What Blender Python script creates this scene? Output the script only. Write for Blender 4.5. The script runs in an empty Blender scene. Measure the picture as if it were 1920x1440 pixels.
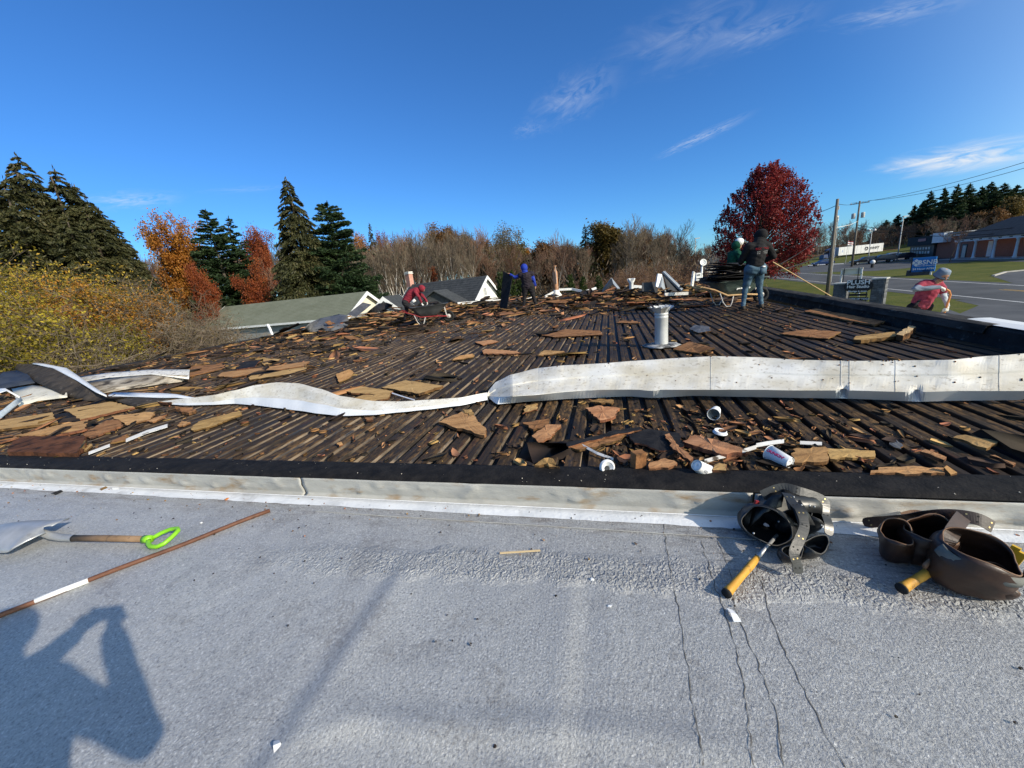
import bpy, bmesh, math, random
import numpy as np
from mathutils import Vector, Matrix, Euler

# ------------------------------------------------------------------ camera, sky, sun, exposure
FPX, CX, CY = 721.0, 960.0, 720.0            # focal length and centre in photo pixels (1920 wide)
H = 1.19                                      # camera height above the metal deck (deck top is z = 0)
ZL, ZG = -0.13, -3.5                          # white roof, street level
PITCH, ROLL = math.radians(15.12), math.radians(6.0)
SC = bpy.context.scene
COL = SC.collection

def _basis():
    f = Vector((0, math.cos(PITCH), -math.sin(PITCH)))
    u0 = Vector((0, math.sin(PITCH), math.cos(PITCH))); r0 = Vector((1, 0, 0))
    c, s = math.cos(ROLL), math.sin(ROLL)
    return c*r0 - s*u0, s*r0 + c*u0, f
RV, UV, FV = _basis()
cam_d = bpy.data.cameras.new('camera'); cam = bpy.data.objects.new('camera', cam_d); COL.objects.link(cam)
cam_d.sensor_width = 36.0; cam_d.lens = 36.0*FPX/1920.0; cam_d.clip_start = 0.02; cam_d.clip_end = 3000
cam.matrix_world = Matrix(((RV.x, UV.x, -FV.x, 0), (RV.y, UV.y, -FV.y, 0), (RV.z, UV.z, -FV.z, H), (0, 0, 0, 1)))
SC.camera = cam

SUN_EL, SUN_AZ = math.radians(27.4), math.radians(128.0)   # azimuth clockwise from +Y
sun_dir = Vector((math.sin(SUN_AZ)*math.cos(SUN_EL), math.cos(SUN_AZ)*math.cos(SUN_EL), math.sin(SUN_EL)))
sd = bpy.data.lights.new('sun', 'SUN'); sun = bpy.data.objects.new('sun', sd); COL.objects.link(sun)
sd.energy = 4.2; sd.angle = math.radians(0.5); sd.color = (1.0, 0.90, 0.745)
sun.rotation_euler = sun_dir.to_track_quat('Z', 'Y').to_euler()

W = bpy.data.worlds.new('World'); SC.world = W; W.use_nodes = True
wn, wl = W.node_tree.nodes, W.node_tree.links
wn.clear()
def N(nodes, t, **kw):
    n = nodes.new(t)
    for k, v in kw.items(): setattr(n, k, v)
    return n
def build_world():
    out = N(wn, 'ShaderNodeOutputWorld'); bg = N(wn, 'ShaderNodeBackground'); bg.inputs['Strength'].default_value = 0.090
    sky = N(wn, 'ShaderNodeTexSky', sky_type='NISHITA', sun_disc=False)
    sky.sun_elevation = SUN_EL; sky.sun_rotation = SUN_AZ
    sky.altitude = 100; sky.air_density = 1.0; sky.dust_density = 0.0; sky.ozone_density = 3.0
    tc = N(wn, 'ShaderNodeTexCoord'); sep = N(wn, 'ShaderNodeSeparateXYZ'); wl.new(tc.outputs['Generated'], sep.inputs[0])
    def math_(op, a, b=None, clamp=False):
        m = N(wn, 'ShaderNodeMath', operation=op, use_clamp=clamp)
        for i, v in enumerate((a, b)):
            if v is None: continue
            if isinstance(v, (int, float)): m.inputs[i].default_value = v
            else: wl.new(v, m.inputs[i])
        return m.outputs[0]
    az = math_('ARCTAN2', sep.outputs['X'], sep.outputs['Y']); el = math_('ARCSINE', sep.outputs['Z'])
    cmb = N(wn, 'ShaderNodeCombineXYZ'); wl.new(az, cmb.inputs[0]); wl.new(el, cmb.inputs[1])
    total = None
    # high thin clouds: (azimuth deg, elevation deg, half length, half width, slope deg, density, noise scale)
    def azel(x, y):
        d = ((x-CX)/FPX*RV - (y-CY)/FPX*UV + FV).normalized()
        return math.atan2(d.x, d.y), math.asin(d.z)
    specs = [((1000, 222), (1172, 128), 2.1, .36, 9), ((1236, 292), (1412, 212), .5, .62, 16), ((1150, 110), (1520, -20), 2.6, .26, 7),
             ((1560, 48), (1850, -14), .8, .42, 9), ((1655, 318), (2040, 262), 1.05, 2.2, 5), ((150, 382), (345, 368), .75, .6, 10),
             ((380, 360), (560, 348), .35, .2, 10), ((1330, 95), (1560, 10), 1.2, .3, 8), ((960, 250), (1030, 232), .8, .22, 14)]
    for (a, b, hw, dens, ns) in specs:
        A, B = Vector(azel(*a)), Vector(azel(*b)); c = (A+B)/2; d = B-A
        mp = N(wn, 'ShaderNodeMapping', vector_type='TEXTURE')
        mp.inputs['Location'].default_value = (c.x, c.y, 0); mp.inputs['Rotation'].default_value = (0, 0, math.atan2(d.y, d.x))
        mp.inputs['Scale'].default_value = (d.length*.62, math.radians(hw)*1.5, 1)
        wl.new(cmb.outputs[0], mp.inputs[0])
        n1 = N(wn, 'ShaderNodeTexNoise'); n1.inputs['Scale'].default_value = ns*.28; n1.inputs['Detail'].default_value = 7
        n1.inputs['Roughness'].default_value = .62; n1.inputs['Distortion'].default_value = .9
        wl.new(mp.outputs[0], n1.inputs['Vector'])
        ds = N(wn, 'ShaderNodeVectorMath', operation='MULTIPLY_ADD')   # ragged edge
        wl.new(n1.outputs['Color'], ds.inputs[0]); ds.inputs[1].default_value = (.7, .9, 0); wl.new(mp.outputs[0], ds.inputs[2])
        sb = N(wn, 'ShaderNodeVectorMath', operation='SUBTRACT'); wl.new(ds.outputs[0], sb.inputs[0]); sb.inputs[1].default_value = (.35, .45, 0)
        ln = N(wn, 'ShaderNodeVectorMath', operation='LENGTH'); wl.new(sb.outputs[0], ln.inputs[0])
        fall = math_('SUBTRACT', 1.0, ln.outputs['Value'], True)
        mr = N(wn, 'ShaderNodeMapRange'); wl.new(n1.outputs['Fac'], mr.inputs[0]); mr.inputs[1].default_value = .38; mr.inputs[2].default_value = .72
        al = math_('MULTIPLY', math_('MULTIPLY', math_('POWER', fall, 1.5), mr.outputs[0]), dens*1.05, True)
        total = al if total is None else math_('ADD', total, al, True)
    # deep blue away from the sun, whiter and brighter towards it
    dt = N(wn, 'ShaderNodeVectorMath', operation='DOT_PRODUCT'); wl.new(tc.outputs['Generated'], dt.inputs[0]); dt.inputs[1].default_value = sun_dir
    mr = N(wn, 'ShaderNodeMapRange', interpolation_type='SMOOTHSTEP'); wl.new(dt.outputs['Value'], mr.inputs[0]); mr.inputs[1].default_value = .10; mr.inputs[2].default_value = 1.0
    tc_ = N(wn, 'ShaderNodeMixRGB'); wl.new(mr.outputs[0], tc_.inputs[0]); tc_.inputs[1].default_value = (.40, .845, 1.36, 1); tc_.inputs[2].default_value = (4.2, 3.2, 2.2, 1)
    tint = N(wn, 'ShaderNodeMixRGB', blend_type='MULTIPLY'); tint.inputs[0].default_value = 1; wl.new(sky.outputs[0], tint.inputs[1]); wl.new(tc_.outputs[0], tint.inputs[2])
    mix = N(wn, 'ShaderNodeMixRGB'); wl.new(total, mix.inputs[0]); wl.new(tint.outputs[0], mix.inputs[1]); mix.inputs[2].default_value = (7.0, 7.4, 7.9, 1)
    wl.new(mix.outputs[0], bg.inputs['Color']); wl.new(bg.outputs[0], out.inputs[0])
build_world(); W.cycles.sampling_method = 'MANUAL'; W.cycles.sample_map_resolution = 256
SC.view_settings.view_transform = 'Standard'; SC.view_settings.look = 'None'
SC.view_settings.exposure = 0.38; SC.view_settings.gamma = 1.0; SC.view_settings.use_curve_mapping = False
SC.render.film_transparent = False
SC.cycles.max_bounces = 6; SC.cycles.transparent_max_bounces = 8
SC.cycles.use_denoising = True

# ------------------------------------------------------------------ placing helpers
def ray(x, y): return (x-CX)/FPX*RV - (y-CY)/FPX*UV + FV
def at(x, y, z=0.0):                           # where the sight line of a photo pixel meets the level z
    v = ray(x, y); t = (z-H)/v.z
    return Vector((0, 0, H)) + v*t
def P(x, y, w): return Vector((0, 0, H)) + ray(x, y)*w
RA = math.atan2(ray(1140, 505).x, ray(1140, 505).y)       # heading of the deck ribs
RD = Vector((math.sin(RA), math.cos(RA), 0)); RL = Vector((math.cos(RA), -math.sin(RA), 0))
def RF(lat, al, z=0.0): return RL*lat + RD*al + Vector((0, 0, z))
def toR(p): return Vector((p.dot(RL), p.dot(RD), p.z))
def atR(x, y, z=0.0): return toR(at(x, y, z))

# ------------------------------------------------------------------ scene-graph helpers
def tag(o, label=None, cat=None, group=None, kind=None):
    if label: o['label'] = label
    if cat: o['category'] = cat
    if group: o['group'] = group
    if kind: o['kind'] = kind
    return o
def thing(name, label, cat, loc=(0, 0, 0), rz=0.0, group=None):
    o = bpy.data.objects.new(name, None); COL.objects.link(o); o.location = loc; o.rotation_euler = (0, 0, rz)
    o.empty_display_size = .1
    return tag(o, label, cat, group)
def dup(root, loc, rz=0.0, label=None, group=None, scale=None):
    r = root.copy(); COL.objects.link(r); r.location = loc; r.rotation_euler = (0, 0, rz)
    if scale is not None: r.scale = scale if hasattr(scale, '__len__') else (scale,)*3
    if label: r['label'] = label
    if group: r['group'] = group
    for ch in list(root.children):
        c = ch.copy(); COL.objects.link(c); c.parent = r
        for g in ch.children:
            d = g.copy(); COL.objects.link(d); d.parent = c
    return r

class MB:
    def __init__(s): s.v = []; s.f = []; s.m = []
    def add(s, vs, fs, m=0):
        b = len(s.v); s.v.extend([tuple(v) for v in vs]); s.f.extend([tuple(i+b for i in f) for f in fs]); s.m.extend([m]*len(fs)); return s
    def box(s, c, d, rot=None, m=0, taper=1.0):
        R = Euler(rot).to_matrix() if rot else Matrix.Identity(3); c = Vector(c)
        vs = []
        for z in (-1, 1):
            k = taper if z > 0 else 1.0
            for x, y in ((-1, -1), (1, -1), (1, 1), (-1, 1)): vs.append(c + R @ Vector((x*d[0]/2*k, y*d[1]/2*k, z*d[2]/2)))
        return s.add(vs, [(3, 2, 1, 0), (4, 5, 6, 7), (0, 1, 5, 4), (1, 2, 6, 5), (2, 3, 7, 6), (3, 0, 4, 7)], m)
    def tube(s, pts, r, n=8, m=0, cap=True, sx=1.0, up=None):
        pts = [Vector(p) for p in pts]; k = len(pts)
        if not hasattr(r, '__len__'): r = [r]*k
        vs = []; prev = Vector(up) if up else None
        for i, p in enumerate(pts):
            t = (pts[min(i+1, k-1)] - pts[max(i-1, 0)])
            if t.length < 1e-9: t = Vector((0, 0, 1))
            t.normalize()
            if prev is None:
                prev = Vector((0, 0, 1)) if abs(t.z) < .9 else Vector((1, 0, 0))
            a = prev - t*prev.dot(t)
            if a.length < 1e-6: a = t.orthogonal()
            a.normalize(); b = t.cross(a); prev = a
            for j in range(n):
                q = 2*math.pi*j/n; vs.append(p + (a*math.cos(q) + b*math.sin(q)*sx)*r[i])
        fs = [(i*n+j, i*n+(j+1) % n, (i+1)*n+(j+1) % n, (i+1)*n+j) for i in range(k-1) for j in range(n)]
        if cap: fs += [tuple(range(n-1, -1, -1)), tuple((k-1)*n+j for j in range(n))]
        return s.add(vs, fs, m)
    def lathe(s, prof, n=16, M=None, m=0, cap=True):
        M = M or Matrix.Identity(4); vs = []
        for r, z in prof:
            for j in range(n):
                q = 2*math.pi*j/n; vs.append(M @ Vector((r*math.cos(q), r*math.sin(q), z)))
        k = len(prof)
        fs = [(i*n+j, i*n+(j+1) % n, (i+1)*n+(j+1) % n, (i+1)*n+j) for i in range(k-1) for j in range(n)]
        if cap: fs += [tuple(range(n-1, -1, -1)), tuple((k-1)*n+j for j in range(n))]
        return s.add(vs, fs, m)
    def prism(s, poly, d, m=0):                # poly: 3D points of the top face, d: extrusion vector
        n = len(poly); d = Vector(d); vs = [Vector(p) for p in poly] + [Vector(p)+d for p in poly]
        fs = [tuple(range(n)), tuple(range(2*n-1, n-1, -1))] + [(i, n+i, n+(i+1) % n, (i+1) % n) for i in range(n)]
        return s.add(vs, fs, m)
    def grid(s, rows, m=0, closed=False):      # rows of points
        nu, nv = len(rows), len(rows[0]); vs = [p for r in rows for p in r]
        fs = [(i*nv+j, i*nv+(j+1) % nv, (i+1)*nv+(j+1) % nv, (i+1)*nv+j) for i in range(nu-1) for j in range(nv if closed else nv-1)]
        return s.add(vs, fs, m)
    def sphere(s, c, r, n=10, k=7, m=0, R=None):
        r = r if hasattr(r, '__len__') else (r,)*3; c = Vector(c); rows = []
        R = R or Matrix.Identity(3)
        for i in range(k+1):
            th = math.pi*i/k
            rows.append([c + R @ Vector((r[0]*math.sin(th)*math.cos(2*math.pi*j/n), r[1]*math.sin(th)*math.sin(2*math.pi*j/n), r[2]*math.cos(th))) for j in range(n)])
        return s.grid(rows, m, True)
    def mesh(s, name, mats, smooth=False):
        me = bpy.data.meshes.new(name); me.from_pydata(s.v, [], s.f)
        for m in (mats if isinstance(mats, (list, tuple)) else [mats]): me.materials.append(m)
        if any(s.m): me.polygons.foreach_set('material_index', s.m)
        if smooth: me.polygons.foreach_set('use_smooth', [True]*len(s.f))
        me.update(); return me
    def build(s, name, mats, parent=None, smooth=False, loc=None):
        o = bpy.data.objects.new(name, s.mesh(name, mats, smooth)); COL.objects.link(o)
        if parent: o.parent = parent
        if loc is not None: o.location = loc
        return o
def solid(o, t, off=0.0):
    md = o.modifiers.new('thickness', 'SOLIDIFY'); md.thickness = t; md.offset = off; return o
def bevel(o, w, seg=2):
    md = o.modifiers.new('bevel', 'BEVEL'); md.width = w; md.segments = seg; md.limit_method = 'ANGLE'; return o
def np_mesh(name, verts, quads, mat, per=4):
    me = bpy.data.meshes.new(name); nv, nf = len(verts), len(quads)
    me.vertices.add(nv); me.vertices.foreach_set('co', np.asarray(verts, np.float32).ravel())
    me.loops.add(nf*per); me.loops.foreach_set('vertex_index', np.asarray(quads, np.int32).ravel())
    me.polygons.add(nf); me.polygons.foreach_set('loop_start', np.arange(0, nf*per, per, dtype=np.int32))
    me.polygons.foreach_set('loop_total', np.full(nf, per, np.int32))
    for m in (mat if isinstance(mat, (list, tuple)) else [mat]): me.materials.append(m)
    me.update(calc_edges=True); return me
def mobj(name, me, parent=None, loc=None):
    o = bpy.data.objects.new(name, me); COL.objects.link(o)
    if parent: o.parent = parent
    if loc is not None: o.location = loc
    return o
_txt = {}
def text(name, body, size, mat, M, parent=None, extrude=.004, shear=0.0, bold=0.0, sx=1.0, align='CENTER'):
    cu = bpy.data.curves.new('lettering', 'FONT'); cu.body = body; cu.size = size; cu.extrude = extrude; cu.align_x = align; cu.align_y = 'CENTER'
    cu.shear = shear; cu.offset = bold; cu.resolution_u = 3
    t = bpy.data.objects.new('tmp_text', cu); COL.objects.link(t)
    dg = bpy.context.evaluated_depsgraph_get(); me = bpy.data.meshes.new_from_object(t.evaluated_get(dg))
    bpy.data.objects.remove(t); bpy.data.curves.remove(cu)
    me.transform(Matrix.Diagonal((sx, 1, 1, 1))); me.materials.clear(); me.materials.append(mat)
    o = mobj(name, me, parent); o.matrix_local = M; return o

# ------------------------------------------------------------------ materials
MATS = {}
def mat(name, c1, c2=None, rough=.7, metal=0.0, scale=6.0, detail=5.0, lo=.35, hi=.65, bump=0.0, bscale=None, stretch=(1, 1, 1), coord='Object',
        c3=None, s3=30.0, lo3=.55, hi3=.7, rand=0.0, spec=None, distort=0.0, bdist=.01, rough2=None, island=0.0):
    if name in MATS: return MATS[name]
    m = bpy.data.materials.new(name); m.use_nodes = True; nt = m.node_tree; nd, lk = nt.nodes, nt.links
    b = nd['Principled BSDF']; b.inputs['Roughness'].default_value = rough; b.inputs['Metallic'].default_value = metal
    if spec is None and not metal: spec = .5 if rough < .5 else (.3 if rough < .7 else .12)
    if spec is not None: b.inputs['Specular IOR Level'].default_value = spec
    tc = nd.new('ShaderNodeTexCoord'); mp = nd.new('ShaderNodeMapping'); mp.inputs['Scale'].default_value = stretch
    if coord == 'World':
        g = nd.new('ShaderNodeNewGeometry'); lk.new(g.outputs['Position'], mp.inputs[0])
    else: lk.new(tc.outputs[coord], mp.inputs[0])
    oi = nd.new('ShaderNodeObjectInfo')
    def noise(sc, det=detail, seed=0.0):
        n = nd.new('ShaderNodeTexNoise'); n.noise_dimensions = '4D'; n.inputs['Scale'].default_value = sc; n.inputs['Detail'].default_value = det
        n.inputs['Roughness'].default_value = .6; n.inputs['Distortion'].default_value = distort
        lk.new(mp.outputs[0], n.inputs['Vector'])
        ad = nd.new('ShaderNodeMath'); ad.operation = 'MULTIPLY_ADD'; ad.inputs[1].default_value = 37.0; ad.inputs[2].default_value = seed
        lk.new(oi.outputs['Random'], ad.inputs[0]); lk.new(ad.outputs[0], n.inputs['W'])
        return n.outputs['Fac']
    def ramp(fac, a, z, l, h):
        r = nd.new('ShaderNodeValToRGB'); e = r.color_ramp.elements; e[0].position = l; e[1].position = h
        e[0].color = (*a, 1); e[1].color = (*z, 1); lk.new(fac, r.inputs[0]); return r.outputs[0]
    colr = None
    if c2 is not None:
        f = noise(scale); colr = ramp(f, c1, c2, lo, hi)
        if rough2 is not None:
            r = nd.new('ShaderNodeMapRange'); lk.new(f, r.inputs[0]); r.inputs[1].default_value = lo; r.inputs[2].default_value = hi
            r.inputs[3].default_value = rough; r.inputs[4].default_value = rough2; lk.new(r.outputs[0], b.inputs['Roughness'])
    if c3 is not None:
        f3 = noise(s3, seed=5.0); fr = nd.new('ShaderNodeMapRange'); lk.new(f3, fr.inputs[0]); fr.inputs[1].default_value = lo3; fr.inputs[2].default_value = hi3
        mx = nd.new('ShaderNodeMixRGB'); lk.new(fr.outputs[0], mx.inputs[0])
        if colr: lk.new(colr, mx.inputs[1])
        else: mx.inputs[1].default_value = (*c1, 1)
        mx.inputs[2].default_value = (*c3, 1); colr = mx.outputs[0]
    if colr is None and (rand or island):
        rg = nd.new('ShaderNodeRGB'); rg.outputs[0].default_value = (*c1, 1); colr = rg.outputs[0]
    for amt, src in ((rand, 'o'), (island, 'i')):
        if not amt: continue
        hs = nd.new('ShaderNodeHueSaturation'); mr = nd.new('ShaderNodeMapRange')
        if src == 'o': lk.new(oi.outputs['Random'], mr.inputs[0])
        else:
            g2 = nd.new('ShaderNodeNewGeometry'); lk.new(g2.outputs['Random Per Island'], mr.inputs[0])
        mr.inputs[3].default_value = 1-amt; mr.inputs[4].default_value = 1+amt
        lk.new(mr.outputs[0], hs.inputs['Value']); lk.new(colr, hs.inputs['Color'])
        h2 = nd.new('ShaderNodeMapRange'); sn = nd.new('ShaderNodeMath'); sn.operation = 'FRACT'; ml = nd.new('ShaderNodeMath'); ml.operation = 'MULTIPLY'; ml.inputs[1].default_value = 17.3
        lk.new(mr.inputs[0].links[0].from_socket, ml.inputs[0]); lk.new(ml.outputs[0], sn.inputs[0]); lk.new(sn.outputs[0], h2.inputs[0])
        h2.inputs[3].default_value = .5-.03*amt*2; h2.inputs[4].default_value = .5+.03*amt*2; lk.new(h2.outputs[0], hs.inputs['Hue'])
        colr = hs.outputs[0]
    if colr is not None: lk.new(colr, b.inputs['Base Color'])
    else: b.inputs['Base Color'].default_value = (*c1, 1)
    if bump:
        bp = nd.new('ShaderNodeBump'); bp.inputs['Strength'].default_value = bump; bp.inputs['Distance'].default_value = bdist
        lk.new(noise(bscale or scale*4, 3.0, 9.0), bp.inputs['Height']); lk.new(bp.outputs[0], b.inputs['Normal'])
    MATS[name] = m; return m

def leaf_mat(name, cols, trans=.35, rough=.55, clump=None):
    """foliage: colour picked per leaf, with a slower drift through the crown"""
    m = bpy.data.materials.new(name); m.use_nodes = True; nd, lk = m.node_tree.nodes, m.node_tree.links
    nd.clear(); out = nd.new('ShaderNodeOutputMaterial'); g = nd.new('ShaderNodeNewGeometry'); oi = nd.new('ShaderNodeObjectInfo')
    tc = nd.new('ShaderNodeTexCoord'); n = nd.new('ShaderNodeTexNoise'); n.noise_dimensions = '4D'; n.inputs['Scale'].default_value = .45; n.inputs['Detail'].default_value = 2
    lk.new(tc.outputs['Object'], n.inputs['Vector']); lk.new(oi.outputs['Random'], n.inputs['W'])
    a = nd.new('ShaderNodeMath'); a.operation = 'MULTIPLY_ADD'; lk.new(g.outputs['Random Per Island'], a.inputs[0]); a.inputs[1].default_value = .6
    b2 = nd.new('ShaderNodeMath'); b2.operation = 'MULTIPLY_ADD'; lk.new(n.outputs['Fac'], b2.inputs[0]); b2.inputs[1].default_value = 1.3; b2.inputs[2].default_value = -.45
    lk.new(b2.outputs[0], a.inputs[2])
    r = nd.new('ShaderNodeValToRGB'); e = r.color_ramp.elements
    while len(e) < len(cols): e.new(.5)
    for i, c in enumerate(cols): e[i].position = i/max(1, len(cols)-1); e[i].color = (*c, 1)
    lk.new(a.outputs[0], r.inputs[0])
    d = nd.new('ShaderNodeBsdfPrincipled'); d.inputs['Roughness'].default_value = rough; d.inputs['Specular IOR Level'].default_value = .25; lk.new(r.outputs[0], d.inputs['Base Color'])
    t = nd.new('ShaderNodeBsdfTranslucent'); lk.new(r.outputs[0], t.inputs['Color'])
    mx = nd.new('ShaderNodeMixShader'); mx.inputs[0].default_value = trans; lk.new(d.outputs[0], mx.inputs[1]); lk.new(t.outputs[0], mx.inputs[2]); lk.new(mx.outputs[0], out.inputs[0])
    return m

M_black = mat('black_tar', (.008, .008, .009), (.022, .020, .019), rough=.8, scale=14, bump=.5, bscale=60, c3=(.07, .05, .035), s3=45, lo3=.66, hi3=.80)
M_felt = mat('black_felt', (.010, .010, .012), (.026, .025, .026), rough=.8, scale=9, bump=.3, bscale=70, rand=.2)
M_board = mat('brown_fibreboard', (.30, .155, .065), (.50, .285, .125), rough=.9, scale=5, stretch=(1, 3, 1), bump=.4, bscale=70, c3=(.10, .05, .025), s3=11, lo3=.60, hi3=.72, rand=.28)
M_board_dark = mat('dark_fibreboard', (.12, .058, .026), (.23, .115, .05), rough=.92, scale=5, bump=.4, bscale=60, c3=(.03, .02, .015), s3=7, lo3=.48, hi3=.62, rand=.35)
M_wood_pale = mat('pale_wood', (.42, .27, .13), (.60, .42, .22), rough=.8, scale=4, stretch=(1, 12, 1), bump=.2, rand=.15)
M_white = mat('white_paint', (.78, .78, .76), (.66, .66, .64), rough=.55, scale=2)
M_white_dirty = mat('chipped_white', (.74, .72, .68), (.60, .57, .51), rough=.6, scale=7, c3=(.10, .075, .05), s3=16, lo3=.56, hi3=.64)
M_galv = mat('galvanised_steel', (.44, .45, .45), (.60, .60, .59), rough=.5, metal=.25, scale=7, stretch=(1, 1, .4), c3=(.33, .26, .17), s3=5, lo3=.55, hi3=.72, bump=.06)
M_steel = mat('worn_steel', (.34, .35, .35), (.50, .50, .50), rough=.42, metal=.45, scale=8, c3=(.25, .24, .23), s3=14, lo3=.58, hi3=.75, bump=.08)
M_rust = mat('rusty_pipe', (.33, .15, .07), (.52, .30, .18), rough=.85, scale=5, stretch=(3, 3, .6), c3=(.72, .68, .62), s3=4, lo3=.58, hi3=.72)
M_rubber = mat('black_rubber', (.018, .018, .018), (.03, .03, .03), rough=.7)
M_darkmetal = mat('dark_metal', (.05, .05, .055), (.09, .09, .095), rough=.5, metal=.5)
M_red = mat('red_steel', (.28, .025, .03), (.20, .02, .02), rough=.5, scale=6)
M_glass = mat('dark_glass', (.02, .025, .03), rough=.08)
M_skin = mat('skin', (.42, .22, .145), (.36, .18, .115), rough=.55)

# ------------------------------------------------------------------ ground, roads
def ground_z(x, y):
    d = math.hypot(x, y); z = ZG
    azm = math.degrees(math.atan2(x, y))
    k = max(0, min(1, (azm-46)/9))*max(0, min(1, (d-150)/90)); z += 9*k*k*(3-2*k)
    q = max(0, min(1, (d-92)/70)); z += 4.5*q*q*(3-2*q)*max(0, min(1, (34-azm)/10)); q = max(0, min(1, (d-160)/200)); z += 5*q
    return z
M_grass = mat('grass', (.060, .078, .012), (.11, .110, .022), rough=.95, scale=.5, c3=(.15, .12, .05), s3=1.7, lo3=.55, hi3=.75, bump=.8, bscale=9, bdist=.05)
M_asphalt = mat('asphalt', (.068, .070, .074), (.10, .102, .105), rough=.9, scale=.35, c3=(.14, .14, .14), s3=30, lo3=.55, hi3=.8)
M_asphalt2 = mat('driveway_asphalt', (.075, .078, .084), (.115, .117, .12), rough=.9, scale=.5, c3=(.045, .045, .045), s3=.8, lo3=.6, hi3=.75)
M_lane = mat('road_paint', (.62, .62, .60), (.45, .45, .44), rough=.8, scale=3)
M_laney = mat('yellow_road_paint', (.50, .30, .06), (.36, .24, .08), rough=.8, scale=3)
M_concrete = mat('concrete', (.36, .34, .31), (.45, .43, .39), rough=.9, scale=1.5)
M_litter = mat('leaf_litter', (.09, .055, .025), (.15, .09, .035), rough=1, scale=.6)
def build_ground():
    g = MB(); n = 70; rows = []
    def w(i): t = (i/n*2-1); return math.copysign(abs(t)**1.9, t)*700
    for i in range(n+1): rows.append([Vector((w(j), w(i), ground_z(w(j), w(i)))) for j in range(n+1)])
    tag(g.grid(rows).build('ground', M_grass, smooth=True), kind='structure')
build_ground()
def woodland_floor(a0, a1, d0, d1):
    rows = []
    for i in range(25):
        d = d0+(d1-d0)*i/24; row = []
        for j in range(40):
            a = math.radians(a0+(a1-a0)*j/39); x, y = d*math.sin(a), d*math.cos(a); row.append(Vector((x, y, ground_z(x, y)+.06+.25*mnoise.noise(Vector((x*.2, y*.2, 0))))))
        rows.append(row)
    tag(MB().grid(rows).build('woodland_floor', M_litter, smooth=True), kind='structure')
from mathutils import noise as mnoise
woodland_floor(-75, 31, 56, 330); woodland_floor(31, 47, 200, 400); woodland_floor(46.5, 78, 128, 400)
# the street runs past the right of the building
rA, rB = at(1657.5, 541, ZG), at(1916, 567, ZG)          # near edge line
rdir = (rA-rB).normalized(); rn = Vector((rdir.y, -rdir.x, 0))
if rn.dot(Vector((1, 0, 0))) < 0: rn = -rn
def RW(s, t, z=0.0): p = rA + rdir*s + rn*t; return Vector((p.x, p.y, ZG+z))
def strip(name, t0, t1, s0, s1, z, m, kind='structure', seg=1):
    b = MB(); rows = [[RW(s0+(s1-s0)*i/seg, t0, z), RW(s0+(s1-s0)*i/seg, t1, z)] for i in range(seg+1)]
    return tag(b.grid(rows).build(name, m), kind=kind)
far_t = (at(1760, 527, ZG)-rA).dot(rn)
strip('road', -1.2, far_t+1.0, -60, 260, .012, M_asphalt)
mk = MB()
for t in (0.0, far_t): mk.add([RW(-60, t-.08, .017), RW(260, t-.08, .017), RW(260, t+.08, .017), RW(-60, t+.08, .017)], [(0, 1, 2, 3)])
for t in (far_t*.60, far_t*.60+.28): mk.add([RW(-60, t-.06, .017), RW(-8, t-.06, .017), RW(-8, t+.06, .017), RW(-60, t+.06, .017)], [(0, 1, 2, 3)], 1)
tag(mk.build('road_markings', [M_lane, M_laney]), kind='structure')
# side streets, drives and lots, as the photo outlines them
def patch(name, px, z, m):
    b = MB(); b.add([at(x, y, ZG)+Vector((0, 0, z)) for x, y in px], [tuple(range(len(px)))]); return tag(b.build(name, m), kind='structure')
patch('driveway', [(1700, 640), (1772, 578), (1800, 588), (1835, 573), (1790, 563), (1850, 562), (2100, 590), (2500, 660), (2300, 900)], .008, M_asphalt2)
patch('side_street', [(1500, 512), (1500, 500), (1540, 494), (1640, 493), (1790, 487), (1990, 487), (1990, 492), (1830, 489.5), (1745, 497), (1700, 503), (1640, 508), (1560, 510)], .006, M_asphalt)
patch('parking_lot', [(1300, 500), (1420, 478), (1560, 468), (1660, 462), (1790, 478), (1790, 486), (1700, 490), (1640, 492), (1540, 493.5)], .004, M_asphalt)
patch('far_driveway', [(1862, 519), (1880, 511), (1990, 500), (2100, 500), (2100, 545), (1930, 541)], .009, M_asphalt2)
def kerb(px, h=.12, w=.22):
    b = MB(); pts = [at(x, y, ZG) for x, y in px]
    for p, q in zip(pts, pts[1:]):
        d = (q-p).normalized(); n = Vector((-d.y, d.x, 0))*w/2
        b.prism([p-n+Vector((0, 0, h)), q-n+Vector((0, 0, h)), q+n+Vector((0, 0, h)), p+n+Vector((0, 0, h))], (0, 0, -h-.02))
    return tag(b.build('kerb', M_concrete), kind='structure')
kerb([(1655, 491), (1710, 487), (1752, 485.5)]); kerb([(1862, 518), (1885, 511), (1990, 501)]); kerb([(1752, 484.5), (1790, 482.5)])
patch('parking_bay_line', [(1515, 497), (1582, 494), (1582, 494.9), (1515, 498)], .012, M_lane)

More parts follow.
